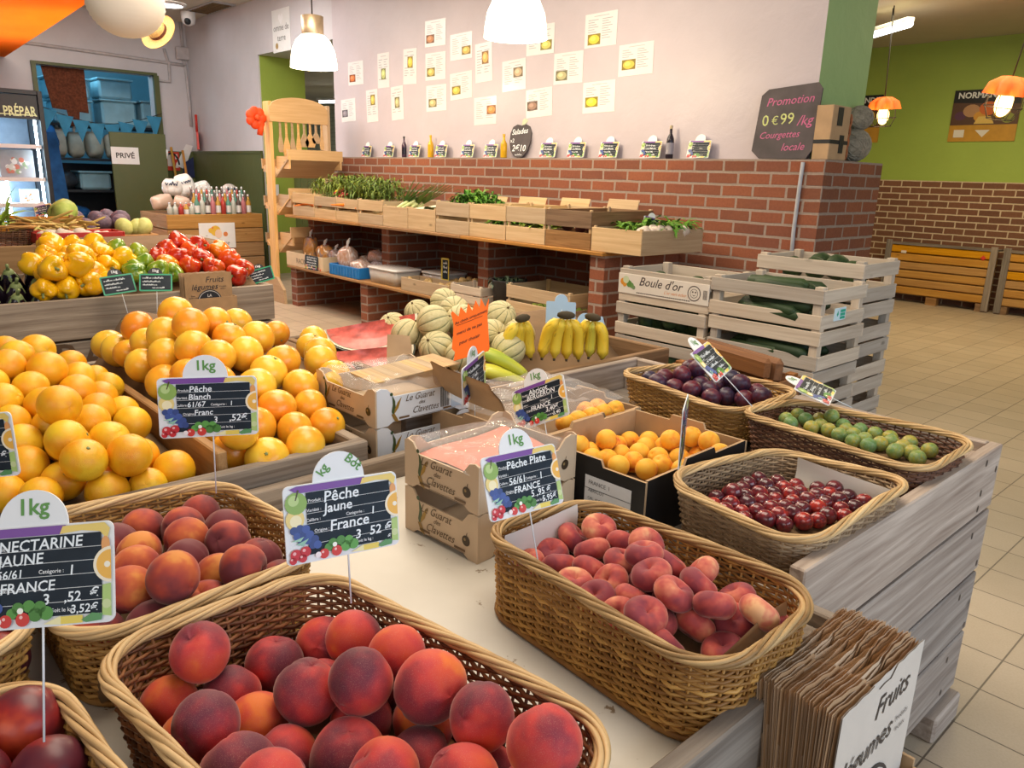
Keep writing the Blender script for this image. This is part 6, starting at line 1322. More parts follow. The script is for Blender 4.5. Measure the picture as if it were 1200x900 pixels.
bx = open_box('cardboard_box', 'cream cardboard box of snack bags at the left end of the lower shelf', 'box', -7.36, -6.62, 3.62, 4.0, 0.411, 0.135, M_WBOX)
b = MB(); b.c = (0.12, 0.09, 0.07); b.text('RACINES', 0.07, T(-0.16, -0.1912, 0.035)); b.build('lettering', M_PRINT, bx)
for k, (x, s) in enumerate(((-7.22, (0.19, 0.14, 0.26)), (-6.93, (0.22, 0.16, 0.20)), (-6.72, (0.19, 0.15, 0.17)))):
    bag_blob('snack_bag', ['tall orange snack bag with a twisted film top at the left', 'round snack bag above the slate label', 'small brown snack bag at the right of the cream box'][k], (x, 3.82, 0.45), s, P_CHIP if k < 2 else P_NUT2, 30+k, True, group='snack bags in the cream box')
r = thing('price_sign', 'slate label covered in chalk and leaves clipped to the cream box', 'price sign', (-6.83, 3.612, 0.475), (R(-4), 0, 0))
b = MB(); b.prism([(x*0.13, z*0.13) for x, z in rrect(-1, -0.5, 1, 0.55, 0.1)], 0.003); b.build('card', M_SLATE, r)
b = MB()
for k in range(5): scribble(b, -0.09, 0.045-0.024*k, 0.19, 0.016, Matrix.Identity(4), -0.001)
b.build('lettering', M_CHALK, r)
b = MB()
for k in range(16): b.c = random.choice([(0.6, 0.1, 0.03), (0.3, 0.4, 0.08), (0.8, 0.5, 0.2), (0.5, 0.1, 0.2)]); b.flat(circ(-0.13+0.017*k*(k % 2)+0.004*k, -0.05+0.012*(k % 3)+(0.11 if k in (2, 5) else 0), 0.011, 8), -0.0015)
b.build('printed_fruit', M_PRINT, r)
bx = open_box('plastic_crate', 'bright blue plastic crate of bagged nuts on the lower shelf', 'crate', -6.50, -5.98, 3.62, 4.02, 0.411, 0.10, M_BLUE, 0.012)
for k in range(10): b = MB(); b.box((-0.235+0.052*k, -0.2025, 0.045), (0.008, 0.005, 0.08)); b.build('rib', M_BLUE, bx)
for k, (x, y, z, s, m, t) in enumerate(((-6.36, 3.74, 0.43, (0.20, 0.18, 0.26), P_NUT, True), (-6.10, 3.90, 0.52, (0.24, 0.18, 0.14), P_NUT2, False), (-6.14, 3.74, 0.44, (0.22, 0.18, 0.13), P_NUT, False), (-6.05, 3.86, 0.44, (0.16, 0.18, 0.12), P_NUT2, False), (-6.33, 3.92, 0.44, (0.2, 0.18, 0.14), P_NUT, False))):
    bag_blob('nut_bag', ['bag of nuts tied with a white knot in the blue crate', 'topmost purplish bag in the blue crate', 'bag of nuts lying at the front of the blue crate', 'dark bag at the right end of the blue crate', 'bag of nuts behind the tied one in the blue crate'][k], (x, y, z), s, m, 40+k, t, group='bags in the blue crate')
M_TUB = film('milky_plastic', (0.80, 0.76, 0.70), 0.55)
M_LID = film('milky_lid', (0.86, 0.84, 0.82), 0.75)
V_DRIED = [fruit_mat('dried_fruit_%s' % n, [(0.3, a), (0.7, c)], 9, 0.1, 0.7, 0.3) for n, a, c in (('gold', (0.52, 0.34, 0.14), (0.30, 0.17, 0.06)), ('brown', (0.46, 0.28, 0.12), (0.28, 0.15, 0.06)))]
for k, (x0, x1, y0, y1) in enumerate(((-5.88, -5.42, 3.63, 3.93), (-5.36, -5.02, 3.84, 4.10))):
    L, Wd = x1-x0, y1-y0
    r = thing('plastic_tub', ['large lidded plastic tub of dried fruit on the lower shelf', 'second plastic tub of dried fruit behind the wooden tray'][k], 'tub', ((x0+x1)/2, (y0+y1)/2, 0.411))
    def ringq(sx, sy, z): return [(px*sx, py*sy, z) for px, py in rrect(-0.5, -0.5, 0.5, 0.5, 0.12)]
    def loft(rings, nm, mat):
        b = MB(); n = len(rings[0]); b.add([p for q in rings for p in q], [(i*n+j, i*n+(j+1) % n, (i+1)*n+(j+1) % n, (i+1)*n+j) for i in range(len(rings)-1) for j in range(n)]+[tuple(range(n))[::-1], tuple((len(rings)-1)*n+j for j in range(n))], True); return b.build(nm, mat, r)
    loft([ringq(L*0.88, Wd*0.88, 0.002), ringq(L*0.95, Wd*0.95, 0.12)], 'body', M_TUB)
    loft([ringq(L, Wd, 0.121), ringq(L, Wd, 0.134), ringq(L*0.93, Wd*0.93, 0.140)], 'lid', M_LID)
    rr = ball('dried_fruit', 0.5, V_DRIED[k], 0.22, 0.03, 20); rr.location = ((x0+x1)/2, (y0+y1)/2, 0.462); rr.scale = (L*0.90, Wd*0.90, 0.40)
    tag(rr, ['dried fruit filling the large plastic tub', 'dried fruit filling the second plastic tub'][k], 'dried fruit', kind='stuff')
bx = open_box('wooden_tray', 'pale wooden tray of ginger right of the plastic tub', 'tray', -5.30, -4.68, 3.61, 3.80, 0.411, 0.105, W_CRATE, 0.008)
heap(lambda: ball('ginger_root', 0.032, V_POT, 0.7, 0.18), 10, (-4.98, 3.70, 0.47), (0.50, 0.10, 0.03), 'knobbly ginger root in the pale wooden tray', 'ginger', 'ginger roots', 50)
heap(lambda: ball('potato', 0.034, V_POT, 0.8, 0.08), 12, (-4.80, 3.88, 0.45), (0.30, 0.14, 0.08), 'potato behind the wooden tray', 'potato', 'potatoes behind the tray', 51)
r = thing('price_sign', 'upright yellow and black sign behind the ginger tray', 'price sign', (-4.98, 3.82, 0.60), (0, 0, 0.1))
b = MB(); b.prism(rrect(-0.045, -0.10, 0.045, 0.09, 0.01), 0.003); b.build('card', plain('yellow_sign_card', (0.62, 0.50, 0.08), 0.5), r)
b = MB(); b.flat([(-0.03, -0.08), (0.035, -0.08), (0.035, 0.075), (-0.03, 0.075)], -0.0005); b.build('slate_panel', M_SLATE, r)
b = MB(); [scribble(b, -0.02, 0.04-0.035*k, 0.045, 0.022, Matrix.Identity(4), -0.001) for k in range(3)]; b.build('lettering', M_CHALK, r)
crate('wooden_crate', 'small whitish crate right of the ginger tray', 'crate', (-4.47, 3.74), 0.411, (0.36, 0.24, 0.13), (W_WHITE, W_WHITE), rows=2, gap=0.01, post=0.02)
crate('wooden_crate', 'slatted crate of pale salad left of the tall brick pillar', 'crate', (-3.70, 3.83), 0.411, (0.62, 0.42, 0.20), (W_CRATE, W_CRATE), rows=2, gap=0.022, post=0.025)
leaf_bunch('salad', 'pale salad inside the slatted crate left of the tall pillar', 'salad', (-3.70, 3.80, 0.43), (0.46, 0.30, 0.05), 220, L_LETT, (0.08, 0.016), 60, 0.5)
r = thing('plant_bucket', 'black bucket with a dusty green plant on the lower shelf', 'bucket', (-4.18, 3.80, 0.411))
b = MB(); b.lathe([(0.10, 0.002), (0.11, 0.01), (0.13, 0.19), (0.135, 0.20), (0.12, 0.20), (0.10, 0.03)], 24, cap=False); b.build('body', plain('black_plastic', (0.02, 0.02, 0.022), 0.5), r)
lb = leaf_bunch('plant', 'dusty green plant growing in the black bucket', 'plant', (-4.18, 3.80, 0.56), (0.16, 0.16, 0.06), 90, leafmat('dusty_green', (0.12, 0.16, 0.10), (0.06, 0.10, 0.06)), (0.09, 0.012), 61, 1.0)

# ------------------------------------------------------------------ whitish slatted crates by the aisle
YW2 = 2.83
s1 = [(-2.36,2.83,0.896),(-1.862,2.83,0.909),(-1.85,2.83,0.918),(-1.365,2.83,0.941)]
h1 = 0.158
def stack(x0, x1, y0, y1, ztop, n, h, labels, group, rows=2, skip=None):
    out = []
    for k in range(n):
        z = ztop-h*(k+1)
        out.append(crate('slatted_crate', labels[k] if k < len(labels) else labels[-1], 'crate', ((x0+x1)/2+random.uniform(-0.004, 0.004), (y0+y1)/2+random.uniform(-0.004, 0.004)), z, (x1-x0, y1-y0, h-0.008), (W_WHITE, W_WHITE), rows=rows, gap=0.042, t=0.008, post=0.035, group=group))
    return out
SG = 'stacked whitish slatted crates'
st = stack(-2.345, -1.845, 2.83, 3.19, 0.952, 6, h1, ['top crate of the left stack, under the printed band', 'second crate of the left whitish stack', 'crate low in the left whitish stack'], SG)
st2 = stack(-1.835, -1.335, 2.83, 3.21, 0.968, 6, h1+0.003, ['top crate of the right front stack, full of courgettes', 'second crate of the right front whitish stack', 'crate low in the right front whitish stack'], SG)
st3 = stack(-1.87, -1.375, 3.24, 3.60, 1.04, 6, 0.172, ['top crate of the rear whitish stack by the brick corner', 'second crate of the rear whitish stack', 'crate low in the rear whitish stack'], SG)
M_BANDW = plain('cream_printed_band', (0.76, 0.68, 0.58), 0.6, 0.03)
# printed band on the left stack
b = MB(); b.box((0, 0, 0), (0.50, 0.004, 0.092), bev=0.001); bd = b.build('crate_band', M_BANDW, st[0]); bd.location = (0, -0.1835, 0.082)
b = MB(); F0 = T(0, -0.0024, 0)
b.c = (0.05, 0.03, 0.03); b.text("Boule d'or", 0.056, F0 @ T(-0.13, 0, 0.0), shear=0.35, bold=0.004)
b.c = (0.72, 0.22, 0.02); b.text("L'or vert éclair !", 0.020, F0 @ T(0.015, 0, -0.022), shear=0.3)
b.c = (0.05, 0.03, 0.03)
for k in range(26): b.flat([(-0.14+0.0115*k, -0.038), (-0.14+0.0115*k+0.008, -0.038), (-0.14+0.0115*k+0.008, -0.033), (-0.14+0.0115*k, -0.033)], 0, F0)
o_ = circ(0.175, 0.0, 0.034, 24); i_ = circ(0.175, 0.0, 0.030, 24)
for k in range(24): b.flat([o_[k], i_[k], i_[(k+1) % 24], o_[(k+1) % 24]][::-1], 0, F0)
o_ = circ(0.175, 0.0, 0.020, 24); i_ = circ(0.175, 0.0, 0.018, 24)
for k in range(24): b.flat([o_[k], i_[k], i_[(k+1) % 24], o_[(k+1) % 24]][::-1], 0, F0)
for x, z in ((0.168, 0.006), (0.182, 0.006)): b.flat(circ(x, z, 0.004, 8), 0, F0)
b.flat([(0.165, -0.005), (0.175, -0.012), (0.185, -0.005), (0.175, -0.008)], 0, F0)
for k in range(7): b.flat([(0.222+0.003*k, -0.02), (0.2235+0.003*k, -0.02), (0.2235+0.003*k, 0.02), (0.222+0.003*k, 0.02)], 0, F0)
for x, z, rr_, c in ((-0.222, 0.008, 0.016, (0.70, 0.28, 0.03)), (-0.205, 0.018, 0.018, (0.60, 0.66, 0.42)), (-0.212, -0.004, 0.012, (0.75, 0.32, 0.04)), (-0.185, 0.0, 0.016, (0.12, 0.26, 0.06)), (-0.170, -0.006, 0.013, (0.16, 0.30, 0.10)), (-0.158, -0.014, 0.010, (0.2, 0.28, 0.14)), (-0.193, 0.012, 0.010, (0.08, 0.2, 0.05))):
    b.c = c; b.flat(circ(x, z, rr_, 12), -0.0002*(1+rr_*40), F0)
b.build('print', M_PRINT, bd)
# courgettes and squash in the crates
def courg(): return long_veg('courgette', 'courgette', 'courgette', (0, 0, 0), (0, 0, 0), 0.26, 0.026, 0.024, V_COURG)
rx = lambda rn: (0, rn.uniform(-0.05, 0.05), rn.uniform(-0.25, 0.25))
heap(courg, 7, (-1.72, 3.0, 0.895), (0.05, 0.22, 0.05), 'dark courgette in the top crate of the right front stack', 'courgette', 'courgettes in the top crate', 70, rx)
heap(courg, 12, (-1.70, 3.0, 0.665), (0.08, 0.26, 0.09), 'courgette in the second crate of the right front stack', 'courgette', 'courgettes in the second crate', 71, rx)
def squash(): return ball('squash', 0.055, V_COURG, 0.85, 0.03)
heap(squash, 7, (-2.10, 3.0, 0.852), (0.34, 0.22, 0.02), 'dark round squash in the printed crate', 'squash', 'squash in the printed crate', 72)
heap(squash, 12, (-2.10, 2.98, 0.70), (0.36, 0.22, 0.04), 'dark round squash in the second crate of the left stack', 'squash', 'squash in the second crate', 73)
heap(courg, 14, (-1.70, 3.0, 0.345), (0.08, 0.26, 0.24), 'courgette low in the right front stack', 'courgette', 'courgettes low in the stack', 76, rx)
heap(courg, 8, (-1.70, 3.0, 0.83), (0.06, 0.26, 0.05), 'courgette behind the slats of the top crate in the right front stack', 'courgette', 'courgettes behind the top slats', 78, rx)
heap(squash, 12, (-2.10, 2.98, 0.54), (0.36, 0.22, 0.04), 'dark round squash low in the left whitish stack', 'squash', 'squash low in the left stack', 77)
heap(courg, 22, (-1.70, 2.90, 0.655), (0.09, 0.07, 0.28), 'courgette pressed against the slats of the right front stack', 'courgette', 'courgettes against the slats', 79, rx)
heap(squash, 26, (-2.09, 2.915, 0.52), (0.38, 0.03, 0.34), 'dark squash pressed against the slats of the left stack', 'squash', 'squash against the slats', 80)
heap(squash, 5, (-1.62, 3.42, 0.965), (0.34, 0.2, 0.03), 'dark avocado green squash in the rear stack', 'squash', 'squash in the rear stack', 74)
heap(courg, 10, (-1.72, 3.40, 0.74), (0.08, 0.24, 0.08), 'courgette in the second crate of the rear stack', 'courgette', 'courgettes in the rear stack', 75, rx)
b = MB(); b.box((0, 0, 0), (0.003, 0.095, 0.05)); o = b.build('crate_label', plain('pale_blue_label', (0.62, 0.78, 0.84), 0.4), st2[0]); o.location = (0.2518, -0.04, 0.052)
b = MB(); b.c = (0.02, 0.42, 0.28); [b.flat([(0.0, -0.021+0.0135*k), (0.042, -0.021+0.0135*k), (0.042, -0.010+0.0135*k), (0.0, -0.010+0.0135*k)], 0, T(0.0018, 0, 0, rz=PI/2)) for k in range(3)]; b.flat([(-0.03, 0.0), (-0.022, -0.01), (-0.014, 0.0), (-0.02, 0.016)], 0, T(0.0018, 0, 0, rz=PI/2)); b.build('print', M_PRINT, o)
# brown wooden crate end behind the purple plums
b = MB(); b.box((0, 0, 0), (0.30, 0.03, 0.07), bev=0.012); b.box((0.02, 0.035, -0.005), (0.30, 0.035, 0.08), bev=0.014); o = b.build('wood_block', W_DARK); o.location = (-1.30, 2.15, 0.80); o.rotation_euler = (0, R(3), R(-4))
tag(o, 'reddish brown rounded wood block behind the purple plum basket', 'wood block')
b = MB(); b.box((0, 0, 0), (0.34, 0.20, 0.765), bev=0.004); 
o = crate('wooden_crate', 'brown crate standing behind the purple plum basket', 'crate', (-1.30, 2.19), 0.0, (0.36, 0.20, 0.758), (W_DARK, W_DARK), rows=4, gap=0.02, post=0.03)

# ------------------------------------------------------------------ far room: pallet boxes, posters, lamps
for k, (x0, x1) in enumerate(((-3.93, -2.72), (-2.66, -1.45))):
    r = thing('pallet_box', ['yellow slatted pallet box at the far brick wall, left one', 'yellow slatted pallet box at the far brick wall, right one'][k], 'pallet box', ((x0+x1)/2, 9.88, 0)); L = x1-x0
    WY = W_ORANGE if k else wood('yellow_pine_crate', (0.62, 0.33, 0.07), (0.44, 0.20, 0.035), 0.65); WY = MATS['yellow_pine_crate']
    for sy in (-1, 1):
        b = MB()
        for j in range(6): b.box((0, sy*(-0.10)+0.0, 0.14+0.098*j), (L-0.1, 0.02, 0.086), bev=0.012)
        b.build('plank_panel', WY, r)
    for sx in (-1, 1):
        b = MB(); b.box((sx*(L/2-0.035), -0.115, 0.37), (0.07, 0.02, 0.72), bev=0.004); b.build('corner_post', W_GREY, r)
        b = MB()
        for j in range(6): b.box((sx*(L/2-0.06), 0, 0.14+0.098*j), (0.02, 0.18, 0.086)); 
        b.build('side_panel', WY, r)
    b = MB(); b.box((0, -0.02, 0.69), (L, 0.2, 0.02)); b.build('top_board', W_GREY, r)
    for x in (-L/2+0.07, 0, L/2-0.07): b = MB(); b.box((x, -0.06, 0.045), (0.12, 0.1, 0.09)); b.build('foot_block', W_SHELF, r)
    if k == 0: b = MB(); b.c = (0.62, 0.05, 0.03); b.flat([(0.44, 0.60), (0.47, 0.57), (0.50, 0.60), (0.47, 0.63)], 0, T(0, -0.1135, 0)); b.c = (0.8, 0.7, 0.6); b.flat([(-0.42, 0.58), (-0.36, 0.58), (-0.36, 0.61), (-0.42, 0.61)], 0, T(0, -0.1135, 0)); b.build('marks', M_PRINT, r)
def poster(label, x0, x1, z0, z1, y, text):
    r = thing('poster', label, 'poster', ((x0+x1)/2, y, (z0+z1)/2)); w, h = x1-x0, z1-z0
    b = MB(); b.box((0, 0, 0), (w, 0.01, h)); b.build('sheet', plain('ochre_poster', (0.50, 0.26, 0.03), 0.4, 0.08), r)
    b = MB(); b.c = (0.015, 0.015, 0.015); b.flat([(-w/2, -h*0.18), (w/2, -h*0.18), (w/2, h/2), (-w/2, h/2)], -0.006)
    b.c = (0.10, 0.05, 0.03); b.flat([(-w*0.5, -h*0.18), (w*0.5, -h*0.18), (w*0.5, h*0.2), (-w*0.5, h*0.26)], -0.0065)
    for x, z, s, c in ((-0.2, 0.10, 0.13, (0.45, 0.25, 0.12)), (0.05, 0.14, 0.14, (0.60, 0.14, 0.03)), (0.25, 0.06, 0.13, (0.75, 0.45, 0.03)), (-0.05, -0.02, 0.11, (0.62, 0.30, 0.04)), (0.35, -0.06, 0.10, (0.25, 0.28, 0.05)), (-0.36, 0.0, 0.09, (0.10, 0.04, 0.08))):
        b.c = c; b.flat([(w*p, h*0.95*q) for p, q in circ(x, z, s, 14)], -0.007-0.0003*(x+1))
    b.c = (0.75, 0.75, 0.72); b.text(text, h*0.16, T(-w*0.44, -0.008, h*0.34), bold=0.03)
    b.c = (0.70, 0.48, 0.12); b.flat([(-0.14*w, -0.16*h), (0.16*w, -0.16*h), (0.10*w, -0.02*h), (-0.08*w, -0.02*h)], -0.0085)
    b.c = (0.72, 0.68, 0.60); b.flat([(-0.10*w, -0.28*h), (0.12*w, -0.28*h), (0.02*w, -0.42*h)][::-1], -0.008); b.flat([(-0.42*w, -0.42*h), (-0.26*w, -0.42*h), (-0.26*w, -0.27*h), (-0.42*w, -0.27*h)], -0.008)
    b.build('print', M_PRINT, r); return r
poster('poster reading NORMAN with fruit on the lime green wall', -3.55, -2.86, 1.87, 2.43, 10.09, 'NORMANDIE')
poster('poster half hidden behind the smaller cage lamp', -4.95, -4.36, 1.87, 2.43, 10.09, 'NORMANDIE')
M_BULB = emit('warm_bulb_glow', (1.0, 0.60, 0.20), 5); M_TUBEGLOW = emit('fluorescent_tube_glow', (0.95, 0.98, 1.0), 9)
M_CABLE = plain('dark_cable', (0.03, 0.025, 0.02), 0.6); M_PETAL = plain('orange_petal_fabric', (0.80, 0.12, 0.01), 0.6, 0.2)
for k, (p, rr_) in enumerate((((-3.44, 8.0, 2.03), 0.13), ((-2.40, 8.0, 2.10), 0.17))):
    r = thing('cage_lamp', ['smaller cage lamp with an orange flower shade beside the green pillar', 'larger cage lamp with an orange flower shade at the right edge'][k], 'lamp', p, (R(6), R(10*k), 0))
    b = MB(); b.sphere((0, 0, -0.12*rr_), rr_*0.42, 14, 10, (1, 1, 1.6)); b.build('bulb', M_BULB, r)
    b = MB()
    for q in range(8):
        a = q*PI/4; b.tube([(rr_*t*math.cos(a), rr_*t*math.sin(a), z*rr_) for t, z in ((0.3, 0.7), (0.85, 0.35), (0.9, -0.3), (0.6, -0.9))], 0.004, 5)
    for z, t in ((-0.9, 0.6), (-0.3, 0.9)): b.tube([(rr_*t*math.cos(a), rr_*t*math.sin(a), z*rr_) for a in [i*PI/10 for i in range(20)]], 0.004, 5, closed=True)
    b.build('cage', M_CABLE, r)
    b = MB(); b.lathe([(0.02, rr_*1.2), (rr_*0.5, rr_*1.15), (rr_*0.9, rr_*0.85), (rr_*1.0, rr_*0.3)], 48, cap=False, fn=lambda a, i: 1+0.22*math.sin(7*a)*(i/3)); b.build('flower_shade', M_PETAL, r)
    b = MB(); b.tube([(0, 0, rr_*1.2), (0, 0.0, 2.99-p[2])], 0.006, 5); b.build('cable', M_CABLE, r)
    l = bpy.data.lights.new('cage_lamp_light', 'POINT'); l.energy = 9; l.color = (1, 0.7, 0.35); l.shadow_soft_size = 0.06; o = bpy.data.objects.new('cage_lamp_light', l); COL.objects.link(o); o.location = (p[0], p[1]-0.25, p[2]-0.1)
r = thing('tube_light', 'fluorescent tube light on the far room ceiling', 'lamp', (-3.49, 8.0, 2.80), (0, 0, R(-35)))
b = MB(); b.box((0, 0, 0.03), (0.62, 0.08, 0.04), bev=0.008); b.build('housing', M_WHITE, r); b = MB(); b.tube([(-0.31, 0, -0.01), (0.31, 0, -0.01)], 0.03, 10); b.build('tube', M_TUBEGLOW, r); b = MB(); b.tube([(0, 0, 0.05), (0, 0, 0.18)], 0.006, 5); b.build('cable', M_CABLE, r)
r = thing('tube_light', 'strip light in the room seen through the left opening', 'lamp', (-14.6, 8.6, 2.72), (0, 0, R(25)))
b = MB(); b.box((0, 0, 0.03), (1.3, 0.12, 0.05), bev=0.01); b.build('housing', M_WHITE, r); b = MB(); b.tube([(-0.6, 0, -0.01), (0.6, 0, -0.01)], 0.035, 10); b.build('tube', M_TUBEGLOW, r); b = MB(); b.tube([(0, 0, 0.05), (0, 0, 0.255)], 0.008, 5); b.build('cable', M_CABLE, r)
area('far_left_lamp', (-14.4, 8.2, 2.6), (-14.4, 8.6, 0), 1.6, 0.6, 60, (1.0, 0.97, 0.85))

# ------------------------------------------------------------------ things on the wall and the brick ledge
QUADS = [
 ((408,73),(425,71),(426,98),(408,101)), ((400,117),(416,115),(417,141),(400,144)), ((442,63),(456,61),(456,102),(443,104)), ((429,106),(442,104),(443,142),(430,144)),
 ((472,58),(488,56),(488,98),(473,99)), ((458,102),(472,100),(473,139),(459,142)), ((498,25),(522,21),(522,52),(498,56)), ((498,63),(522,60),(522,92),(499,95)),
 ((499,101),(523,98),(523,129),(500,131)), ((527,41),(553,36.5),(553,67),(528,72)), ((527,87),(553,82),(553,114),(528,118)), ((557,52),(577,48),(576,94),(557,98)),
 ((555,115),(582,112),(581,145),(556,147)), ((588,73),(616,67),(616,104),(589,108)), ((617,32),(650,26),(649,62),(617,66)), ((649,63),(684,59),(682,96),(649,100)),
 ((617,106),(647,101),(647,135),(616,139)), ((685,18),(724,11),(722,52),(686,57)), ((725,53),(766,48),(765,85),(725,91)), ((684,97),(721,93),(720,130),(682,134))]
PPOS = [[(-7.531,4.497,2.437),(-7.248,4.497,2.431),(-7.242,4.497,2.212),(-7.543,4.497,2.205)], [(-7.69,4.497,2.077),(-7.413,4.497,2.08),(-7.407,4.497,1.861),(-7.704,4.497,1.843)], [(-6.978,4.497,2.472),(-6.767,4.497,2.469),(-6.775,4.497,2.152),(-6.973,4.497,2.147)], [(-7.196,4.497,2.143),(-6.989,4.497,2.148),(-6.983,4.497,1.84),(-7.192,4.497,1.829)],
 [(-6.535,4.497,2.472),(-6.313,4.497,2.466),(-6.316,4.497,2.155),(-6.526,4.497,2.16)], [(-6.745,4.497,2.15),(-6.54,4.497,2.153),(-6.531,4.497,1.85),(-6.737,4.497,1.833)], [(-6.179,4.497,2.677),(-5.874,4.497,2.67),(-5.872,4.497,2.454),(-6.179,4.497,2.454)], [(-6.18,4.497,2.404),(-5.872,4.497,2.398),(-5.87,4.497,2.171),(-6.167,4.497,2.168)],
 [(-6.167,4.497,2.124),(-5.857,4.497,2.127),(-5.855,4.497,1.902),(-6.154,4.497,1.899)], [(-5.811,4.497,2.525),(-5.504,4.497,2.524),(-5.5,4.497,2.318),(-5.797,4.497,2.307)], [(-5.808,4.497,2.202),(-5.497,4.497,2.215),(-5.492,4.497,1.993),(-5.793,4.497,1.98)], [(-5.456,4.497,2.415),(-5.234,4.497,2.421),(-5.235,4.497,2.116),(-5.449,4.497,2.102)],
 [(-5.469,4.497,1.985),(-5.166,4.497,1.991),(-5.169,4.497,1.767),(-5.452,4.497,1.76)], [(-5.11,4.497,2.246),(-4.824,4.497,2.261),(-4.812,4.497,2.024),(-5.091,4.497,2.014)], [(-4.824,4.497,2.481),(-4.512,4.497,2.483),(-4.508,4.497,2.266),(-4.814,4.497,2.267)], [(-4.508,4.497,2.259),(-4.197,4.497,2.256),(-4.198,4.497,2.037),(-4.494,4.497,2.031)],
 [(-4.802,4.497,2.011),(-4.512,4.497,2.026),(-4.5,4.497,1.812),(-4.801,4.497,1.796)], [(-4.205,4.497,2.494),(-3.888,4.497,2.496),(-3.885,4.497,2.268),(-4.18,4.497,2.266)], [(-3.861,4.497,2.26),(-3.552,4.497,2.258),(-3.54,4.497,2.057),(-3.843,4.497,2.044)], [(-4.181,4.497,2.03),(-3.874,4.497,2.034),(-3.864,4.497,1.82),(-4.182,4.497,1.808)]]
PH = [(0.28, 0.30, (0.62, 0.18, 0.05), 'an orange glass'), (0.26, 0.38, (0.25, 0.22, 0.25), 'a dark jar'), (0.5, 0.40, (0.52, 0.56, 0.20), 'pale green salad'), (0.58, 0.68, (0.66, 0.52, 0.10), 'a yellow dish'),
 (0.52, 0.62, (0.76, 0.56, 0.04), 'a yellow lemon dish'), (0.5, 0.52, (0.50, 0.46, 0.22), 'a pale green dish'), (0.26, 0.30, (0.55, 0.22, 0.06), 'a small brown glass'), (0.28, 0.30, (0.58, 0.46, 0.10), 'a small yellow salad'),
 (0.32, 0.32, (0.50, 0.44, 0.20), 'a tiny green dish'), (0.74, 0.32, (0.70, 0.46, 0.08), 'a dark plate at its right'), (0.28, 0.35, (0.66, 0.50, 0.06), 'two yellow jars'), (0.60, 0.62, (0.80, 0.42, 0.10), 'an orange crumble'),
 (0.78, 0.52, (0.72, 0.24, 0.03), 'bright orange slices'), (0.68, 0.58, (0.52, 0.38, 0.22), 'a wide tart photo'), (0.72, 0.30, (0.70, 0.60, 0.14), 'a pale yellow cake'), (0.28, 0.28, (0.48, 0.44, 0.22), 'a tiny salad photo'),
 (0.24, 0.42, (0.32, 0.18, 0.12), 'a brown soup'), (0.30, 0.24, (0.82, 0.62, 0.05), 'a yellow omelette'), (0.30, 0.36, (0.72, 0.52, 0.08), 'a blue rimmed bowl'), (0.28, 0.36, (0.82, 0.66, 0.05), 'a round yellow tart')]
M_SHEET = plain('white_recipe_paper', (0.76, 0.74, 0.74), 0.22, 0.02); M_TXT = plain('grey_print', (0.42, 0.42, 0.45), 0.6)
for k, q in enumerate(PPOS):
    a, c2, d, e = (Vector(p) for p in q); cen = (a+c2+d+e)/4; X = ((c2-a)+(d-e))/2; Zv = ((a-e)+(c2-d))/2; w, h = X.length, Zv.length
    ang = math.atan2(-X.z, X.x)
    r = thing('recipe_sheet', 'white recipe sheet showing %s on the lilac wall' % PH[k][3], 'recipe sheet', (cen.x, 4.4985, cen.z), (0, ang, 0), 'recipe sheets on the lilac wall')
    b = MB(); b.box((0, 0, 0), (w, 0.0012, h)); b.build('paper', M_SHEET, r)
    b = MB(); fx, fz, col, _ = PH[k]
    b.c = (0.45, 0.45, 0.48); b.flat([(-w*0.22, h*0.40), (w*0.25, h*0.40), (w*0.25, h*0.42), (-w*0.22, h*0.42)], -0.001)
    for cx_ in (-0.40, 0.04):
        for j in range(9):
            zz = h*(0.30-0.07*j)
            if abs(zz-(fz-0.5)*h) < h*0.16 and abs((cx_+0.16)-(fx-0.5)) < 0.30: continue
            b.c = (0.40, 0.40, 0.43); b.flat([(w*cx_, zz), (w*(cx_+0.2+0.12*((j*7+k) % 3)/2), zz), (w*(cx_+0.2+0.12*((j*7+k) % 3)/2), zz+h*0.022), (w*cx_, zz+h*0.022)], -0.001)
    pw, ph_ = w*0.40, h*0.32; px_, pz_ = (fx-0.5)*w, (fz-0.5)*h
    b.c = tuple(x*0.35 for x in col); b.flat([(px_-pw/2, pz_-ph_/2), (px_+pw/2, pz_-ph_/2), (px_+pw/2, pz_+ph_/2), (px_-pw/2, pz_+ph_/2)], -0.0012)
    b.c = col; b.flat(circ(px_, pz_, 0.42, 14, sx=pw, sz=ph_), -0.0014); b.c = tuple(min(1, x*1.3+0.06) for x in col); b.flat(circ(px_-pw*0.08, pz_+ph_*0.08, 0.22, 10, sx=pw, sz=ph_), -0.0016)
    b.build('print', M_PRINT, r)
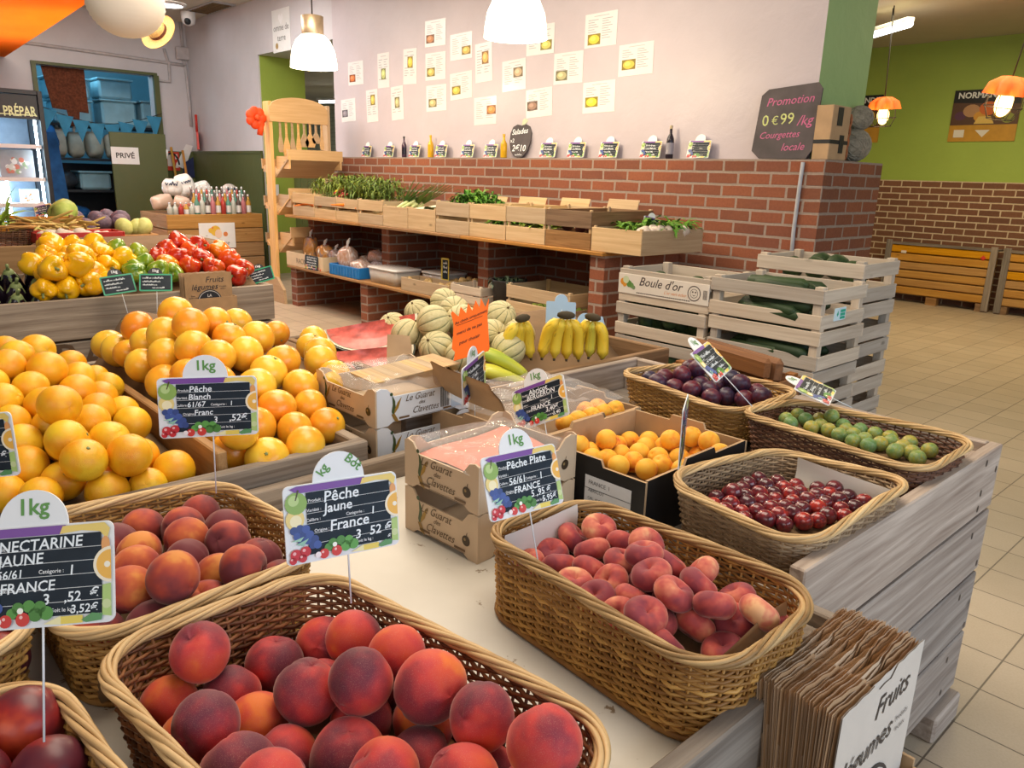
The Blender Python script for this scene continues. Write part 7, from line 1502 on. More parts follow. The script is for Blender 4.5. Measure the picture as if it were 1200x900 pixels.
# chalk price cards and bottles on the ledge
LEDGE = 1.4875
LX = [(-7.131,4.45,1.482),(-6.721,4.45,1.483),(-6.283,4.45,1.484),(-5.867,4.45,1.486),(-5.483,4.45,1.48),(-5.172,4.45,1.481),(-4.481,4.45,1.477),(-4.177,4.45,1.479),(-3.854,4.45,1.48),(-3.472,4.45,1.482),(-3.078,4.45,1.478)]
LT = ['at the far left end of the ledge', 'second from the left end of the ledge', 'between the purple bottle and the yellow bottle', 'right of the first yellow bottle', 'greyed, third to the left of the apple board', 'touching the second yellow bottle', 'first right of the apple board', 'second right of the apple board', 'third right of the apple board', 'left of the dark bottle', 'almost blank, left of the promotion board']
for k, p in enumerate(LX):
    w = 0.175 if k > 5 else 0.17
    ln = [('~~~~~~~', -0.26, 0.12, 0.13), ('~~~~~~~~', -0.26, 0.0, 0.13), ('~~~~~~', -0.2, -0.12, 0.12), ('~~~~', -0.02, -0.23, 0.13)] if k not in (10,) else []
    price_sign('small chalked price card '+LT[k], (p[0], 4.448, LEDGE+0.0585+(0.003 if k > 5 else 0), R(-13), 0, R(0)), w, ln, tabtext='', stake=0, group='price cards on the brick ledge')
M_PURPLEGLASS = plain('purple_glass', (0.06, 0.03, 0.06), 0.15, 0.1); M_YELLOWOIL = plain('yellow_oil', (0.72, 0.40, 0.02), 0.15, 0.08); M_DARKGLASS = plain('dark_glass', (0.02, 0.015, 0.025), 0.12, 0.1)
def bottle(label, p, h, r0, mat, capm, lab=None, group=None):
    r = thing('bottle', label, 'bottle', p, group=group)
    b = MB(); b.lathe([(r0*0.9, 0.001), (r0, 0.006), (r0, h*0.55), (r0*0.9, h*0.62), (r0*0.38, h*0.76), (r0*0.34, h*0.93)], 18); b.build('body', mat, r)
    b = MB(); b.lathe([(r0*0.40, h*0.9), (r0*0.42, h*0.91), (r0*0.42, h), (0.001, h*1.003)], 14); b.build('cap', capm, r)
    if lab: b = MB(); b.lathe([(r0*1.01, h*0.14), (r0*1.01, h*0.48)], 18, cap=False); b.build('label', lab, r)
    return r
BP = [(-6.454,4.43,1.483),(-6.024,4.43,1.484),(-4.996,4.43,1.481),(-3.311,4.43,1.479)]
bottle('purple glass bottle on the ledge among the chalk cards', (BP[0][0], 4.447, LEDGE), 0.195, 0.024, M_PURPLEGLASS, M_BLACK, M_DARKGLASS, 'bottles on the ledge')
bottle('yellow oil bottle left of the fourth chalk card', (BP[1][0], 4.447, LEDGE), 0.20, 0.028, M_YELLOWOIL, M_YELLOWOIL, None, 'bottles on the ledge')
bottle('yellow oil bottle touching the apple shaped board', (BP[2][0], 4.44, LEDGE), 0.19, 0.028, M_YELLOWOIL, M_YELLOWOIL, None, 'bottles on the ledge')
bottle('dark bottle with a grey label near the right end of the ledge', (BP[3][0], 4.447, LEDGE), 0.215, 0.026, M_DARKGLASS, plain('cork', (0.5, 0.4, 0.25), 0.7), plain('grey_label', (0.30, 0.28, 0.32), 0.5), 'bottles on the ledge')
M_CHALKB = plain('worn_chalkboard', (0.085, 0.07, 0.072), 0.7, 0.3, 6)
AC = (-4.837,4.46,1.656)
r = thing('chalkboard', 'apple shaped chalkboard reading Salades on the ledge', 'chalkboard', (AC[0], 4.455, LEDGE), (R(-8), 0, R(3)))
al = [(0.0, 0.0), (0.05, 0.012), (0.095, 0.06), (0.118, 0.13), (0.118, 0.20), (0.095, 0.25), (0.05, 0.268), (0.012, 0.262), (0.0, 0.255), (-0.012, 0.262), (-0.05, 0.268), (-0.095, 0.25), (-0.118, 0.20), (-0.118, 0.13), (-0.095, 0.06), (-0.05, 0.012)]
b = MB(); b.prism(al, 0.012); b.build('board', M_CHALKB, r)
b = MB(); b.prism([(0.0, 0.262), (0.03, 0.262), (0.07, 0.30), (0.085, 0.345), (0.04, 0.335), (0.005, 0.30)], 0.008); b.build('leaf', plain('pale_leaf_wood', (0.60, 0.62, 0.42), 0.6), r)
b = MB(); b.text('Salades', 0.062, T(-0.10, -0.001, 0.185, ry=-0.08), shear=0.2, bold=0.012); b.text('x2', 0.045, T(-0.108, -0.001, 0.125), bold=0.01); b.text('2€10', 0.072, T(-0.08, -0.001, 0.055), shear=0.1, bold=0.012); scribble(b, -0.04, 0.02, 0.08, 0.016, Matrix.Identity(4), -0.001); b.build('lettering', M_CHALK, r)
PC = [(-2.779,4.42,1.489),(-2.393,4.42,1.486),(-2.355,4.42,1.878),(-2.696,4.42,1.888)]
cx_ = (PC[0][0]+PC[1][0]+PC[2][0]+PC[3][0])/4; w_ = 0.40; h_ = 0.40
r = thing('chalkboard', 'slanted chalkboard reading Promotion at the right end of the ledge', 'chalkboard', (-2.475, 4.425, LEDGE+0.004), (R(-7), 0, R(2)))
b = MB(); c_ = 0.045; pl_ = [(-0.19+c_, 0), (0.155, 0), (0.185, 0.05), (0.185, 0.395), (0.155, 0.43), (-0.15, 0.405), (-0.19, 0.37), (-0.20, 0.045)]
b.prism(pl_, 0.012); b.build('board', M_CHALKB, r)
M_PINKC = plain('pink_chalk', (0.56, 0.14, 0.28), 0.8, 0.1); M_YELC = plain('yellow_chalk', (0.58, 0.62, 0.24), 0.8, 0.1)
b = MB(); b.text('Promotion', 0.068, T(-0.15, -0.001, 0.305, ry=-0.06), shear=0.25, bold=0.004); b.text('/kg', 0.08, T(0.065, -0.001, 0.19, ry=-0.06), shear=0.25, bold=0.004); b.text('Courgettes', 0.056, T(-0.165, -0.001, 0.115, ry=-0.04), shear=0.3, bold=0.003); b.text('locale', 0.062, T(-0.01, -0.001, 0.045, ry=-0.04), shear=0.3, bold=0.003); b.build('lettering', M_PINKC, r)
b = MB(); b.text('0', 0.092, T(-0.16, -0.001, 0.19, ry=-0.06), bold=0.003); b.text('€', 0.07, T(-0.098, -0.001, 0.196, ry=-0.06)); b.text('99', 0.092, T(-0.045, -0.001, 0.197, ry=-0.06), bold=0.003); b.build('lettering', M_YELC, r)
# boxes and twine ball at the wall end
r = thing('cardboard_box', 'brown box with a black strap standing on the brick corner', 'box', (-2.24, 4.55, LEDGE)); 
b = MB(); b.box((0, 0, 0.15), (0.10, 0.22, 0.30), bev=0.003); b.build('body', M_CARD, r); b = MB(); b.box((0, 0, 0.10), (0.102, 0.222, 0.022)); b.build('strap', M_BLACK, r); b = MB(); b.box((0.052, -0.02, 0.24), (0.004, 0.06, 0.10)); b.build('label', M_BLACK, r); b = MB(); b.box((0.052, 0.03, 0.09), (0.004, 0.05, 0.10)); b.build('label', M_BLACK, r)
b = MB(); b.sphere((0, 0, 0), 0.095, 20, 14, (1, 1, 1.0))
for k in range(26):
    a1, a2 = RNG.uniform(0, PI), RNG.uniform(0, PI); Mx = Euler((a1, a2, 0)).to_matrix(); b.tube([Mx @ Vector((0.097*math.cos(t), 0.097*math.sin(t), 0)) for t in [i*PI/10 for i in range(20)]], 0.004, 5, closed=True)
o = b.build('twine_ball', plain('grey_twine', (0.30, 0.27, 0.21), 0.9, 0.3, 40)); o.location = (-2.27, 4.93, LEDGE+0.10); tag(o, 'grey ball of twine on the brick corner', 'twine ball')
o = copy_tree(o); o.location = (-2.27, 4.95, LEDGE+0.262); o.scale = (0.82, 0.82, 0.75); tag(o, 'smaller twine ball resting on the other one', 'twine ball')
b = MB()
for k in range(4): b.tube([(0.01*math.sin(9*t+k*2), 0.015*math.cos(8*t+k*2), t*0.26-0.0) for t in [i/12 for i in range(13)]], 0.007, 6)
o = b.build('dried_vine', plain('reddish_vine', (0.42, 0.15, 0.06), 0.8, 0.3, 30)); o.location = (-2.235, 4.74, LEDGE+0.008); tag(o, 'twisted reddish vine standing between box and twine', 'vine')

# pendant lamps over the shelf
def glow_shade():
    m, nt, b = _new('lit_opal_shade'); b.inputs['Base Color'].default_value = (0.9, 0.85, 0.75, 1); b.inputs['Emission Color'].default_value = (1.0, 0.90, 0.72, 1); b.inputs['Emission Strength'].default_value = 2.6; return m
M_OPAL = glow_shade(); M_BRASS = plain('brushed_brass', (0.62, 0.48, 0.32), 0.35, 0.1, 30, 0, 0.7)
LP = (-6.243,3.4,2.169), (-3.743,3.4,2.153)
for k, p in enumerate(LP):
    r = thing('pendant_lamp', ['opal pendant lamp with a brass collar left of the recipe sheets', 'opal pendant lamp cut off by the top of the picture'][k], 'lamp', p)
    b = MB(); b.lathe([(0.193, 0.0), (0.190, 0.05), (0.175, 0.14), (0.14, 0.215), (0.095, 0.255), (0.085, 0.258), (0.13, 0.20), (0.168, 0.13), (0.185, 0.0)], 36, cap=False); b.build('shade', M_OPAL, r)
    b = MB(); b.lathe([(0.086, 0.25), (0.09, 0.26), (0.09, 0.40), (0.07, 0.405), (0.001, 0.406)], 28); b.build('collar', M_BRASS, r)
    b = MB(); b.tube([(0, 0, 0.405), (0, 0, 3.31-p[2])], 0.006, 6); b.build('cable', M_CABLE, r)
    l = bpy.data.lights.new('pendant_light', 'POINT'); l.energy = 34; l.color = (1.0, 0.80, 0.52); l.shadow_soft_size = 0.12; o = bpy.data.objects.new('pendant_light', l); COL.objects.link(o); o.location = (p[0], p[1], p[2]-0.06)

# ------------------------------------------------------------------ pepper box signs, produce stand behind
for lab, p in (('left green bordered price sign in front of the yellow peppers', (-3.4467,0.9418,0.8679,-0.4755,-0.1019,1.458)), ('second green bordered price sign in front of the green peppers', (-3.3593,1.0634,0.8777,-0.6425,0.0222,1.179)), ('green and yellow bordered price sign at the right end of the pepper box', (-3.693,1.672,0.8314,-0.7101,-0.271,1.1131))):
    price_sign(lab, p, 0.126, [('~~~~~~~~~', -0.40, 0.13, 0.14), ('~~~~~~~~~', -0.40, 0.0, 0.12), ('~~~~~~~~', -0.40, -0.12, 0.11), ('~~~~~~', -0.1, -0.23, 0.12)], border='green', stake=0.14, group='green bordered price signs')
bin_box('pallet_box', 'plain brown stand carrying celery, beans and garlic', -5.62, -4.63, -0.5, 1.36, 0.09, 0.93, W_TAN, planks=2)
bin_box('pallet_box', 'orange pine box of cabbages and yellow melons behind the brown stand', -6.9, -6.0, 0.9, 1.95, 0.09, 0.86, W_ORANGE, planks=4)
M_BOARDTOP = W_BROWN
loose_board('display_board', 'board inside the brown produce stand', -5.58, -4.67, -0.46, 1.32, 0.90, 0.02, W_BROWN)
loose_board('display_board', 'board inside the orange pine box', -6.86, -6.04, 0.94, 1.91, 0.83, 0.02, W_BROWN)
wicker_basket('dark wicker basket of celery at the left edge behind the peppers', (-4.93, 0.62), 0.902, (0.40, 0.62, 0.125), 0, S_CHOC, S_HONEY, rad=0.06, rowh=0.011, pitch=0.03)
leaf_bunch('celery', 'bundle of pale green celery sticks in the dark basket', 'celery', (-4.90, 0.62, 1.0), (0.20, 0.42, 0.05), 150, L_CEL, (0.19, 0.010), 80, 1.25, droop=0.25)
leaf_bunch('celery_leaves', 'yellow green leafy heap left of the celery', 'celery leaves', (-5.1, 0.45, 1.05), (0.30, 0.36, 0.14), 200, L_CEL, (0.09, 0.02), 81, 0.8, droop=0.6)
heap(lambda: long_veg('bean_pod', 'bean', 'bean', (0, 0, 0), (0, 0, 0), 0.16, 0.008, 0.006, V_BEAN), 46, (-5.05, 1.10, 0.94), (0.30, 0.24, 0.09), 'dry speckled bean pod in the heap beside the celery', 'bean', 'bean pods', 82, lambda rn: (0, rn.uniform(-0.5, 0.5), rn.uniform(0, 6)))
heap(lambda: ball('garlic_bulb', 0.04, V_GARLIC, 0.85), 12, (-4.76, 1.12, 0.945), (0.12, 0.34, 0.03), 'garlic bulb in the red net tray', 'garlic', 'garlic in the red net', 83)
tr = open_box('net_tray', 'red plastic net tray of garlic on the brown stand', 'tray', -4.86, -4.64, 0.90, 1.33, 0.935, 0.055, M_RED, 0.008)
heap(lambda: ball('purple_cabbage', 0.065, V_PURP, 0.9, 0.05, 16), 12, (-6.28, 1.64, 0.875), (0.34, 0.34, 0.08), 'dusky purple cabbage on the orange pine box', 'cabbage', 'purple cabbages', 84)
heap(lambda: ball('white_cabbage', 0.105, V_CABB, 0.75, 0.05, 18), 2, (-6.35, 1.40, 0.98), (0.10, 0.20, 0.02), 'big pale green cabbage at the top of the produce stand', 'cabbage', 'pale cabbages', 85)
heap(lambda: ball('yellow_melon', 0.068, V_YMEL, 0.8, 0.02, 18), 5, (-6.13, 1.83, 0.89), (0.10, 0.18, 0.02), 'pale yellow melon at the right end of the orange pine box', 'melon', 'pale yellow melons', 86)
crate('wooden_crate', 'small crate tilted up behind the beans', 'crate', (-5.45, 1.12), 0.902, (0.22, 0.36, 0.12), (W_ORANGE, W_ORANGE), rows=1)
for lab, p in (('dark chalk label above the garlic net', (-6.7867,1.6554,0.849,-0.2389,-0.1133,0.7467)), ('dark chalk label beside the pale cabbage', (-8.5331,1.7446,0.9059,-0.4478,-0.26,1.1019))):
    price_sign(lab, p, 0.16, [('~~~~~~~', -0.26, 0.12, 0.14), ('~~~~~~~', -0.26, 0.0, 0.13), ('~~~~~', -0.2, -0.12, 0.12)], tabtext='', stake=0.42, group='chalk labels on the produce stand')
bag_blob('plastic_bag', 'crumpled clear plastic bag at the left edge below the fridge', (-5.45, 0.78, 0.94), (0.24, 0.28, 0.26), M_BAGFILM, 87)
fl2 = MB(); fl2.c = (0.10, 0.06, 0.035); fl2.text('RA', 0.17, T(-3.5685, 0.70, 0.50, rz=PI/2), bold=0.01)
o = fl2.build('burnt_lettering', M_PRINT); pb_ = [q for q in bpy.data.objects if q.get('label', '').startswith('weathered pallet box of aub')][0]; o.parent = pb_; o.location = (-pb_.location.x, -pb_.location.y, 0)
# ------------------------------------------------------------------ farm drinks crate
bin_box('pallet_box', 'brown plank box under the little bottles at the olive wall', -9.9, -9.0, 3.03, 4.14, 0.16, 0.82, W_TAN, planks=4)
loose_board('display_board', 'board inside the box of little bottles', -9.86, -9.04, 3.07, 4.10, 0.80, 0.02, W_BROWN)
pq = [(-8.985,3.37,0.716),(-8.985,3.787,0.702),(-8.985,3.778,0.415),(-8.985,3.368,0.442)]
r = thing('poster', 'white poster with a drawn blonde head on the bottle box', 'poster', (-8.993, (pq[0][1]+pq[1][1])/2, (pq[0][2]+pq[3][2])/2), (0, 0, PI/2))
b = MB(); b.box((0, 0, 0), (0.42, 0.006, 0.29)); b.build('paper', M_WHITE, r)
b = MB(); b.c = (0.80, 0.50, 0.06); b.flat(circ(-0.02, 0.055, 0.06, 16), -0.004); b.flat(circ(-0.075, 0.06, 0.03, 10), -0.0041)
b.c = (0.85, 0.62, 0.48); b.flat(circ(0.012, 0.02, 0.042, 14, sz=1.25), -0.0045); b.c = (0.75, 0.25, 0.08); b.flat(circ(0.095, 0.015, 0.027, 12), -0.004); b.flat(circ(-0.055, 0.09, 0.014, 8), -0.0046)
b.c = (0.10, 0.10, 0.10); b.text('La Ferme', 0.062, T(-0.10, -0.004, -0.105), shear=0.2); b.text('"', 0.05, T(-0.135, -0.004, -0.03)); b.build('print', M_PRINT, r)
GL = [plain('clear_glass_%s' % n, c, 0.1, 0.05) for n, c in (('pale', (0.50, 0.52, 0.46)), ('green', (0.10, 0.26, 0.20)), ('red', (0.42, 0.05, 0.04)), ('amber', (0.50, 0.28, 0.05)), ('pink', (0.50, 0.18, 0.20)), ('dark', (0.10, 0.07, 0.06)))]
M_CAPS = plain('silver_cap', (0.6, 0.6, 0.6), 0.35, 0.1, 10, 0, 0.6); M_LABW = plain('white_label', (0.72, 0.72, 0.70), 0.5)
bp = []
CN = ['clear', 'green', 'red', 'amber', 'pink', 'dark']
for row in range(3):
    for k in range(16):
        ci = (k*5+row*2) % 6 if k > 4 else (0, 0, 2, 3, 0)[k]
        y = 3.10+0.061*k+0.02*row
        if row and k < 5: continue
        if len(bp) <= ci or not any(q[0] == ci for q in bp):
            o = bottle('bottle', (0, 0, 0), 0.20, 0.03, GL[ci], M_CAPS, M_LABW if ci % 2 else None); bp.append((ci, o))
        else: o = copy_tree([q[1] for q in bp if q[0] == ci][0])
        s = (0.75 if k < 5 else (1.2+0.2*row)); o.location = (-9.09-0.13*row, y, 0.8015); o.scale = (1, 1, s)
        tag(o, 'small %s drink bottle in the %s row on the plank box' % (CN[ci], ('front', 'middle', 'rear')[row]), 'bottle', 'small drink bottles')
P_BAG = [fruit_mat('snack_bag_%s' % n, [(0.3, a), (0.7, c)], 3, 0.2, 0.35, 0.5, coat=0.3) for n, a, c in (('white', (0.72, 0.70, 0.66), (0.55, 0.50, 0.46)), ('peach', (0.66, 0.46, 0.36), (0.56, 0.40, 0.30)), ('red', (0.42, 0.06, 0.03), (0.5, 0.3, 0.2)))]
for k, (y, x, z, s, ci, lb) in enumerate(((3.15, -9.40, 0.98, (0.13, 0.26, 0.17), 1, 'pale orange snack bag at the left end of the bottle box'), (3.33, -9.38, 0.98, (0.13, 0.20, 0.15), 1, 'second pale orange snack bag on the bottle box'), (3.28, -9.50, 1.13, (0.12, 0.21, 0.19), 0, 'white snack bag with dark writing, top left of the bottles'), (3.47, -9.50, 1.12, (0.12, 0.23, 0.26), 0, 'upright cream snack bag in the middle of the bottles'), (3.43, -9.36, 0.95, (0.12, 0.24, 0.12), 2, 'red and brown snack bag behind the small bottles'), (3.68, -9.55, 1.13, (0.12, 0.20, 0.17), 0, 'white and brown snack bag right of the cream one'), (4.02, -9.60, 1.05, (0.11, 0.18, 0.22), 0, 'white snack bag at the right behind the tallest bottles'))):
    o = bag_blob('snack_bag', lb, (x, y, z-0.12), s, P_BAG[ci], 90+k, group='snack bags on the bottle box', pillow=True, rot=(RNG.uniform(-0.3, 0.3), -0.15, RNG.uniform(-0.3, 0.3)))
    if ci == 0 and k != 5: b = MB(); b.c = (0.03, 0.04, 0.08); scribble(b, -0.08, 0.0, 0.16, 0.05, T(s[0]*0.5+0.012, 0, s[2]*0.55, rz=PI/2), 0.0, 0.012, 5+k); b.build('print', M_PRINT, o)
b = MB(); b.box((0, 0, 0.05), (0.22, 0.66, 0.10)); o = b.build('riser_box', M_CARD); o.location = (-9.5, 3.6, 0.802); tag(o, 'cardboard riser behind the small bottles', 'box')
# brooms, flag and dustpan near the corner
for k, (px, pz, c, lab) in enumerate((((-11.6, 4.18, 0), 1.62, (0.55, 0.28, 0.04), 'yellow handled broom leaning in the corner'), ((-11.5, 4.3, 0), 1.58, (0.50, 0.22, 0.04), 'orange handled broom beside the first broom'))):
    r = thing('broom', lab, 'broom', px, (R(2), R(-8), 0)); b = MB(); b.tube([(0, 0, 0.12), (0, 0, pz)], 0.018, 8); b.build('handle', plain('broom_wood_%d' % k, c, 0.5), r); b = MB(); b.box((0, 0, 0.06), (0.06, 0.28, 0.12)); b.build('brush', M_BLACK, r)
sheet('flag', 'folded white, blue and red flag hanging in the corner', [(-11.915, 4.20, 1.35), (-11.915, 4.33, 1.30), (-11.915, 4.47, 1.635), (-11.915, 4.37, 1.655)], M_WHITE, 'flag', 0.004)
sheet('flag', 'dark blue cloth hanging under the white flag', [(-11.905, 4.27, 1.19), (-11.905, 4.46, 1.19), (-11.905, 4.46, 1.48), (-11.905, 4.33, 1.40)], plain('navy_cloth', (0.02, 0.03, 0.10), 0.7), 'cloth', 0.004)
b = MB(); b.tube([(0, 0.10*math.cos(t), 0.16*math.sin(t)) for t in [i*PI/10 for i in range(11)]], 0.014, 6); o = b.build('bag_strap', M_BLACK); o.location = (-11.91, 4.15, 1.36); tag(o, 'black looped strap left of the flag', 'strap')
dp = (-11.7,4.4,1.761)
r = thing('dustpan', 'red dustpan hanging upside down in the wall corner', 'dustpan', (dp[0]+0.05, 4.43, dp[2]-0.16), (0, 0, R(-20)))
b = MB(); b.prism([(-0.14, -0.02), (0.15, -0.02), (0.12, 0.22), (-0.12, 0.22)], 0.03); b.build('pan', M_RED, r); b = MB(); b.tube([(0, 0.015, 0.22), (0, 0.015, 0.46)], 0.018, 8); b.build('handle', M_RED, r)
def wall_sign(name, label, cat, X, y, z, w, h, mat, pr_=None, rx=0):
    r = thing(name, label, cat, (X, y, z), (rx, 0, PI/2)); b = MB(); b.box((0, 0, 0), (w, 0.006, h)); b.build('panel', mat, r)
    if pr_: b = MB(); pr_(b); b.build('print', M_PRINT, r)
    return r
fs = (-11.92,4.16,1.409)
def fire_print(b):
    b.c = (0.8, 0.75, 0.72); b.flat([(-0.07, -0.07), (0.01, -0.07), (0.01, 0.07), (-0.03, 0.11), (-0.07, 0.07)], -0.004); b.flat([(0.04, 0.03), (0.075, 0.03), (0.075, 0.10), (0.04, 0.10)], -0.004); b.flat([(0.03, -0.09), (0.08, -0.09), (0.055, -0.01)], -0.004)
wall_sign('fire_sign', 'red fire extinguisher sign on the olive dado', 'sign', -11.915, fs[1], fs[2], 0.20, 0.26, plain('sign_red', (0.62, 0.05, 0.03), 0.4), fire_print)
# store door leaf and its sign
r = thing('door_leaf', 'olive green half door with a white PRIVÉ sign', 'door', (-11.52, 3.32, 0.0), (0, 0, R(84)))
b = MB(); b.box((0.26, 0, 0.88), (0.70, 0.04, 1.76), bev=0.006); b.build('panel', M_OLIVE, r)
b = MB(); b.box((0.08, -0.024, 1.46), (0.34, 0.004, 0.22)); sg = b.build('sign', M_WHITE, r); b = MB(); b.c = (0.03, 0.03, 0.03); b.text('PRIVÉ', 0.095, T(0.08, -0.0275, 1.43), align='CENTER', bold=0.02); b.build('lettering', M_PRINT, sg)
for z in (1.5, 0.4): b = MB(); b.tube([(0.615, -0.022, z-0.06), (0.615, -0.022, z+0.06)], 0.014, 8); b.build('hinge', M_STEEL, r)
# fridge
M_FBLACK = plain('black_fridge_frame', (0.02, 0.02, 0.024), 0.35); M_FIN = plain('pale_fridge_liner', (0.16, 0.20, 0.28), 0.4); M_LED = emit('cool_led_glow', (0.70, 0.92, 1.0), 30)
r = thing('display_fridge', 'black glass fronted fridge with bright cool shelves at the left edge', 'fridge', (-11.25, 1.82, 0)); f = r
for nm, c, d, m in (('side_panel', (0, -0.52, 1.08), (0.70, 0.05, 2.14), M_FBLACK), ('side_panel', (0, 0.52, 1.08), (0.70, 0.05, 2.14), M_FBLACK), ('back_panel', (-0.33, 0, 1.08), (0.04, 0.98, 2.14), M_FIN), ('top_panel', (0, 0, 2.13), (0.70, 0.985, 0.05), M_FBLACK), ('base', (0, 0, 0.08), (0.70, 0.985, 0.14), M_FBLACK), ('header', (0.30, 0, 1.965), (0.06, 0.98, 0.27), M_FBLACK)):
    b = MB(); b.box(c, d, bev=0.004); b.build(nm, m, r)
b = MB(); P0, P1 = (-10.92,1.952,1.876), (-10.92,2.347,1.922); b.text('PRÉPAR', 0.155, T(0.3325, P0[1]-1.82, P0[2]-0.02, rz=PI/2) @ T(0, 0, 0, ry=-0.03), bold=0.02, sx=0.64); b.box((0.3325, 0.24, 1.875), (0.003, 0.46, 0.012)); b.build('lettering', plain('pale_green_marker', (0.75, 0.85, 0.50), 0.6), r)
for z in (1.52, 1.14, 0.84, 0.5): b = MB(); b.box((0.0, 0, z), (0.58, 0.96, 0.02)); b.box((0.30, 0, z), (0.02, 0.96, 0.045)); b.build('shelf', M_WHITE, r)
for y in (-0.46, 0.45): b = MB(); b.tube([(0.27, y, 0.2), (0.27, y, 1.82)], 0.014, 8); b.build('light_strip', M_LED, r)
b = MB(); b.tube([(-0.2, -0.05, 1.16), (-0.2, -0.05, 1.80)], 0.02, 8); b.build('light_strip', M_LED, r)
b = MB(); b.tube([(-0.2, 0.16, 0.3), (-0.2, 0.16, 1.12)], 0.02, 8); b.build('light_strip', M_LED, r)
fl = bpy.data.lights.new('fridge_light', 'POINT'); fl.energy = 40; fl.color = (0.65, 0.9, 1.0); fl.shadow_soft_size = 0.1; fo = bpy.data.objects.new('fridge_light', fl); COL.objects.link(fo); fo.location = (-11.1, 1.8, 1.65)
fl = bpy.data.lights.new('fridge_light', 'POINT'); fl.energy = 25; fl.color = (0.65, 0.9, 1.0); fl.shadow_soft_size = 0.1; fo = bpy.data.objects.new('fridge_light', fl); COL.objects.link(fo); fo.location = (-11.1, 1.75, 0.99)
def pack(label, y, z, w, h, c, spots=(), n=0):
    r = thing('food_pack', label, 'food pack', (-11.08, y, z), (0, 0, PI/2), 'packs in the fridge'); b = MB(); b.box((0, 0.03, h/2), (w, 0.06, h), bev=0.004); b.build('carton', plain('carton_%d' % n, c, 0.5, 0.08), r)
    b = MB()
    for k in range(len(spots)*7): b.c = spots[k % len(spots)]; rr_ = RNG.uniform(0.01, 0.03)*(w/0.3); b.flat(circ(RNG.uniform(-0.3, 0.3)*w, h*RNG.uniform(0.2, 0.68), rr_, 8), -0.002-0.0001*k)
    if spots: b.build('print', M_PRINT, r)
pack('grey printed meal box on the middle fridge shelf', 2.05, 1.153, 0.36, 0.33, (0.30, 0.29, 0.31), ((0.55, 0.55, 0.5), (0.25, 0.35, 0.2), (0.5, 0.15, 0.1), (0.7, 0.7, 0.7)), 1)
pack('grey meal box cut off at the left of the middle fridge shelf', 1.62, 1.153, 0.36, 0.28, (0.34, 0.34, 0.36), ((0.5, 0.5, 0.5), (0.4, 0.2, 0.2)), 2)
pack('white pot with an orange picture on the lower fridge shelf', 2.14, 0.853, 0.20, 0.17, (0.74, 0.78, 0.78), ((0.75, 0.25, 0.05), (0.4, 0.5, 0.6)), 3)
pack('white carton on the lower fridge shelf', 1.86, 0.853, 0.10, 0.16, (0.7, 0.75, 0.78), (), 4)
pack('pale pot on the top fridge shelf', 1.80, 1.533, 0.14, 0.16, (0.7, 0.66, 0.6), ((0.6, 0.3, 0.15),), 5)
# store room goods
M_TUBB = plain('translucent_tub', (0.34, 0.56, 0.64), 0.35, 0.15, 5); M_DKSH = plain('dark_shelving', (0.03, 0.035, 0.045), 0.6); M_BAGW = plain('white_carrier', (0.62, 0.62, 0.52), 0.6, 0.15, 8); M_BLUEC = plain('blue_cloth', (0.02, 0.12, 0.34), 0.7, 0.3, 8); M_BRC = plain('brown_fleece', (0.12, 0.035, 0.015), 0.95, 0.4, 40, 0.6)
for k, (z, lab) in enumerate(((0.45, 'lowest'), (0.95, 'second'), (1.40, 'third'), (1.88, 'top'))):
    b = MB(); b.box((0, 0, 0), (0.7, 2.1, 0.035)); [b.box((sx*0.33, sy*1.03, -0.2), (0.04, 0.04, 0.4)) for sx in (-1, 1) for sy in (-1, 1)]
    o = b.build('store_shelf', M_DKSH); o.location = (-13.3, 3.55, z); tag(o, lab+' dark shelf in the blue store room', 'shelf')
def tub(label, y, z, w, h, d=0.45, x=-13.15):
    r = thing('storage_tub', label, 'storage tub', (x, y, z), group='storage tubs'); b = MB(); b.box((0, 0, h/2), (d, w, h), bev=0.03); b.build('body', M_TUBB, r); b = MB(); b.box((0, 0, h+0.012), (d+0.04, w+0.04, 0.03), bev=0.01); b.build('lid', M_TUBB, r)
tub('wide translucent tub, left on the top store shelf', 3.18, 1.90, 0.50, 0.30); tub('tall translucent tub in the middle of the top store shelf', 3.80, 1.90, 0.48, 0.34); tub('translucent tub at the right of the top store shelf', 4.30, 1.90, 0.36, 0.36)
tub('translucent tub stacked above the wide tub', 3.15, 2.235, 0.56, 0.26); tub('translucent tub stacked highest in the middle', 3.78, 2.275, 0.46, 0.26)
tub('pale tub behind the half door', 3.38, 0.97, 0.42, 0.24)
for k, (y, z, s) in enumerate(((2.98, 1.42, (0.3, 0.2, 0.44)), (3.2, 1.42, (0.3, 0.22, 0.38)), (3.45, 1.42, (0.3, 0.24, 0.40)), (3.72, 1.42, (0.3, 0.26, 0.38)))):
    bag_blob('carrier_bag', 'white carrier bag, %s on the third store shelf' % ('first from the left', 'second from the left', 'third from the left', 'last before the right jamb')[k], (-13.1, y, z), s, M_BAGW, 110+k, True, group='white carrier bags', pillow=True)
for k, (y, z, s, m) in enumerate(((4.05, 1.42, (0.4, 0.40, 0.30), M_DKSH), (4.35, 1.42, (0.4, 0.30, 0.34), M_DKSH), (3.0, 0.97, (0.4, 0.3, 0.26), M_DKSH), (3.1, 0.47, (0.4, 0.4, 0.26), M_BLUEC))):
    bag_blob('dark_bundle', ['dark bundle on the third store shelf above the half door', 'dark sack at the right of the third store shelf', 'black bundle on the second store shelf', 'blue bundle on the lowest store shelf'][k], (-13.05, y, z), s, m, 120+k)
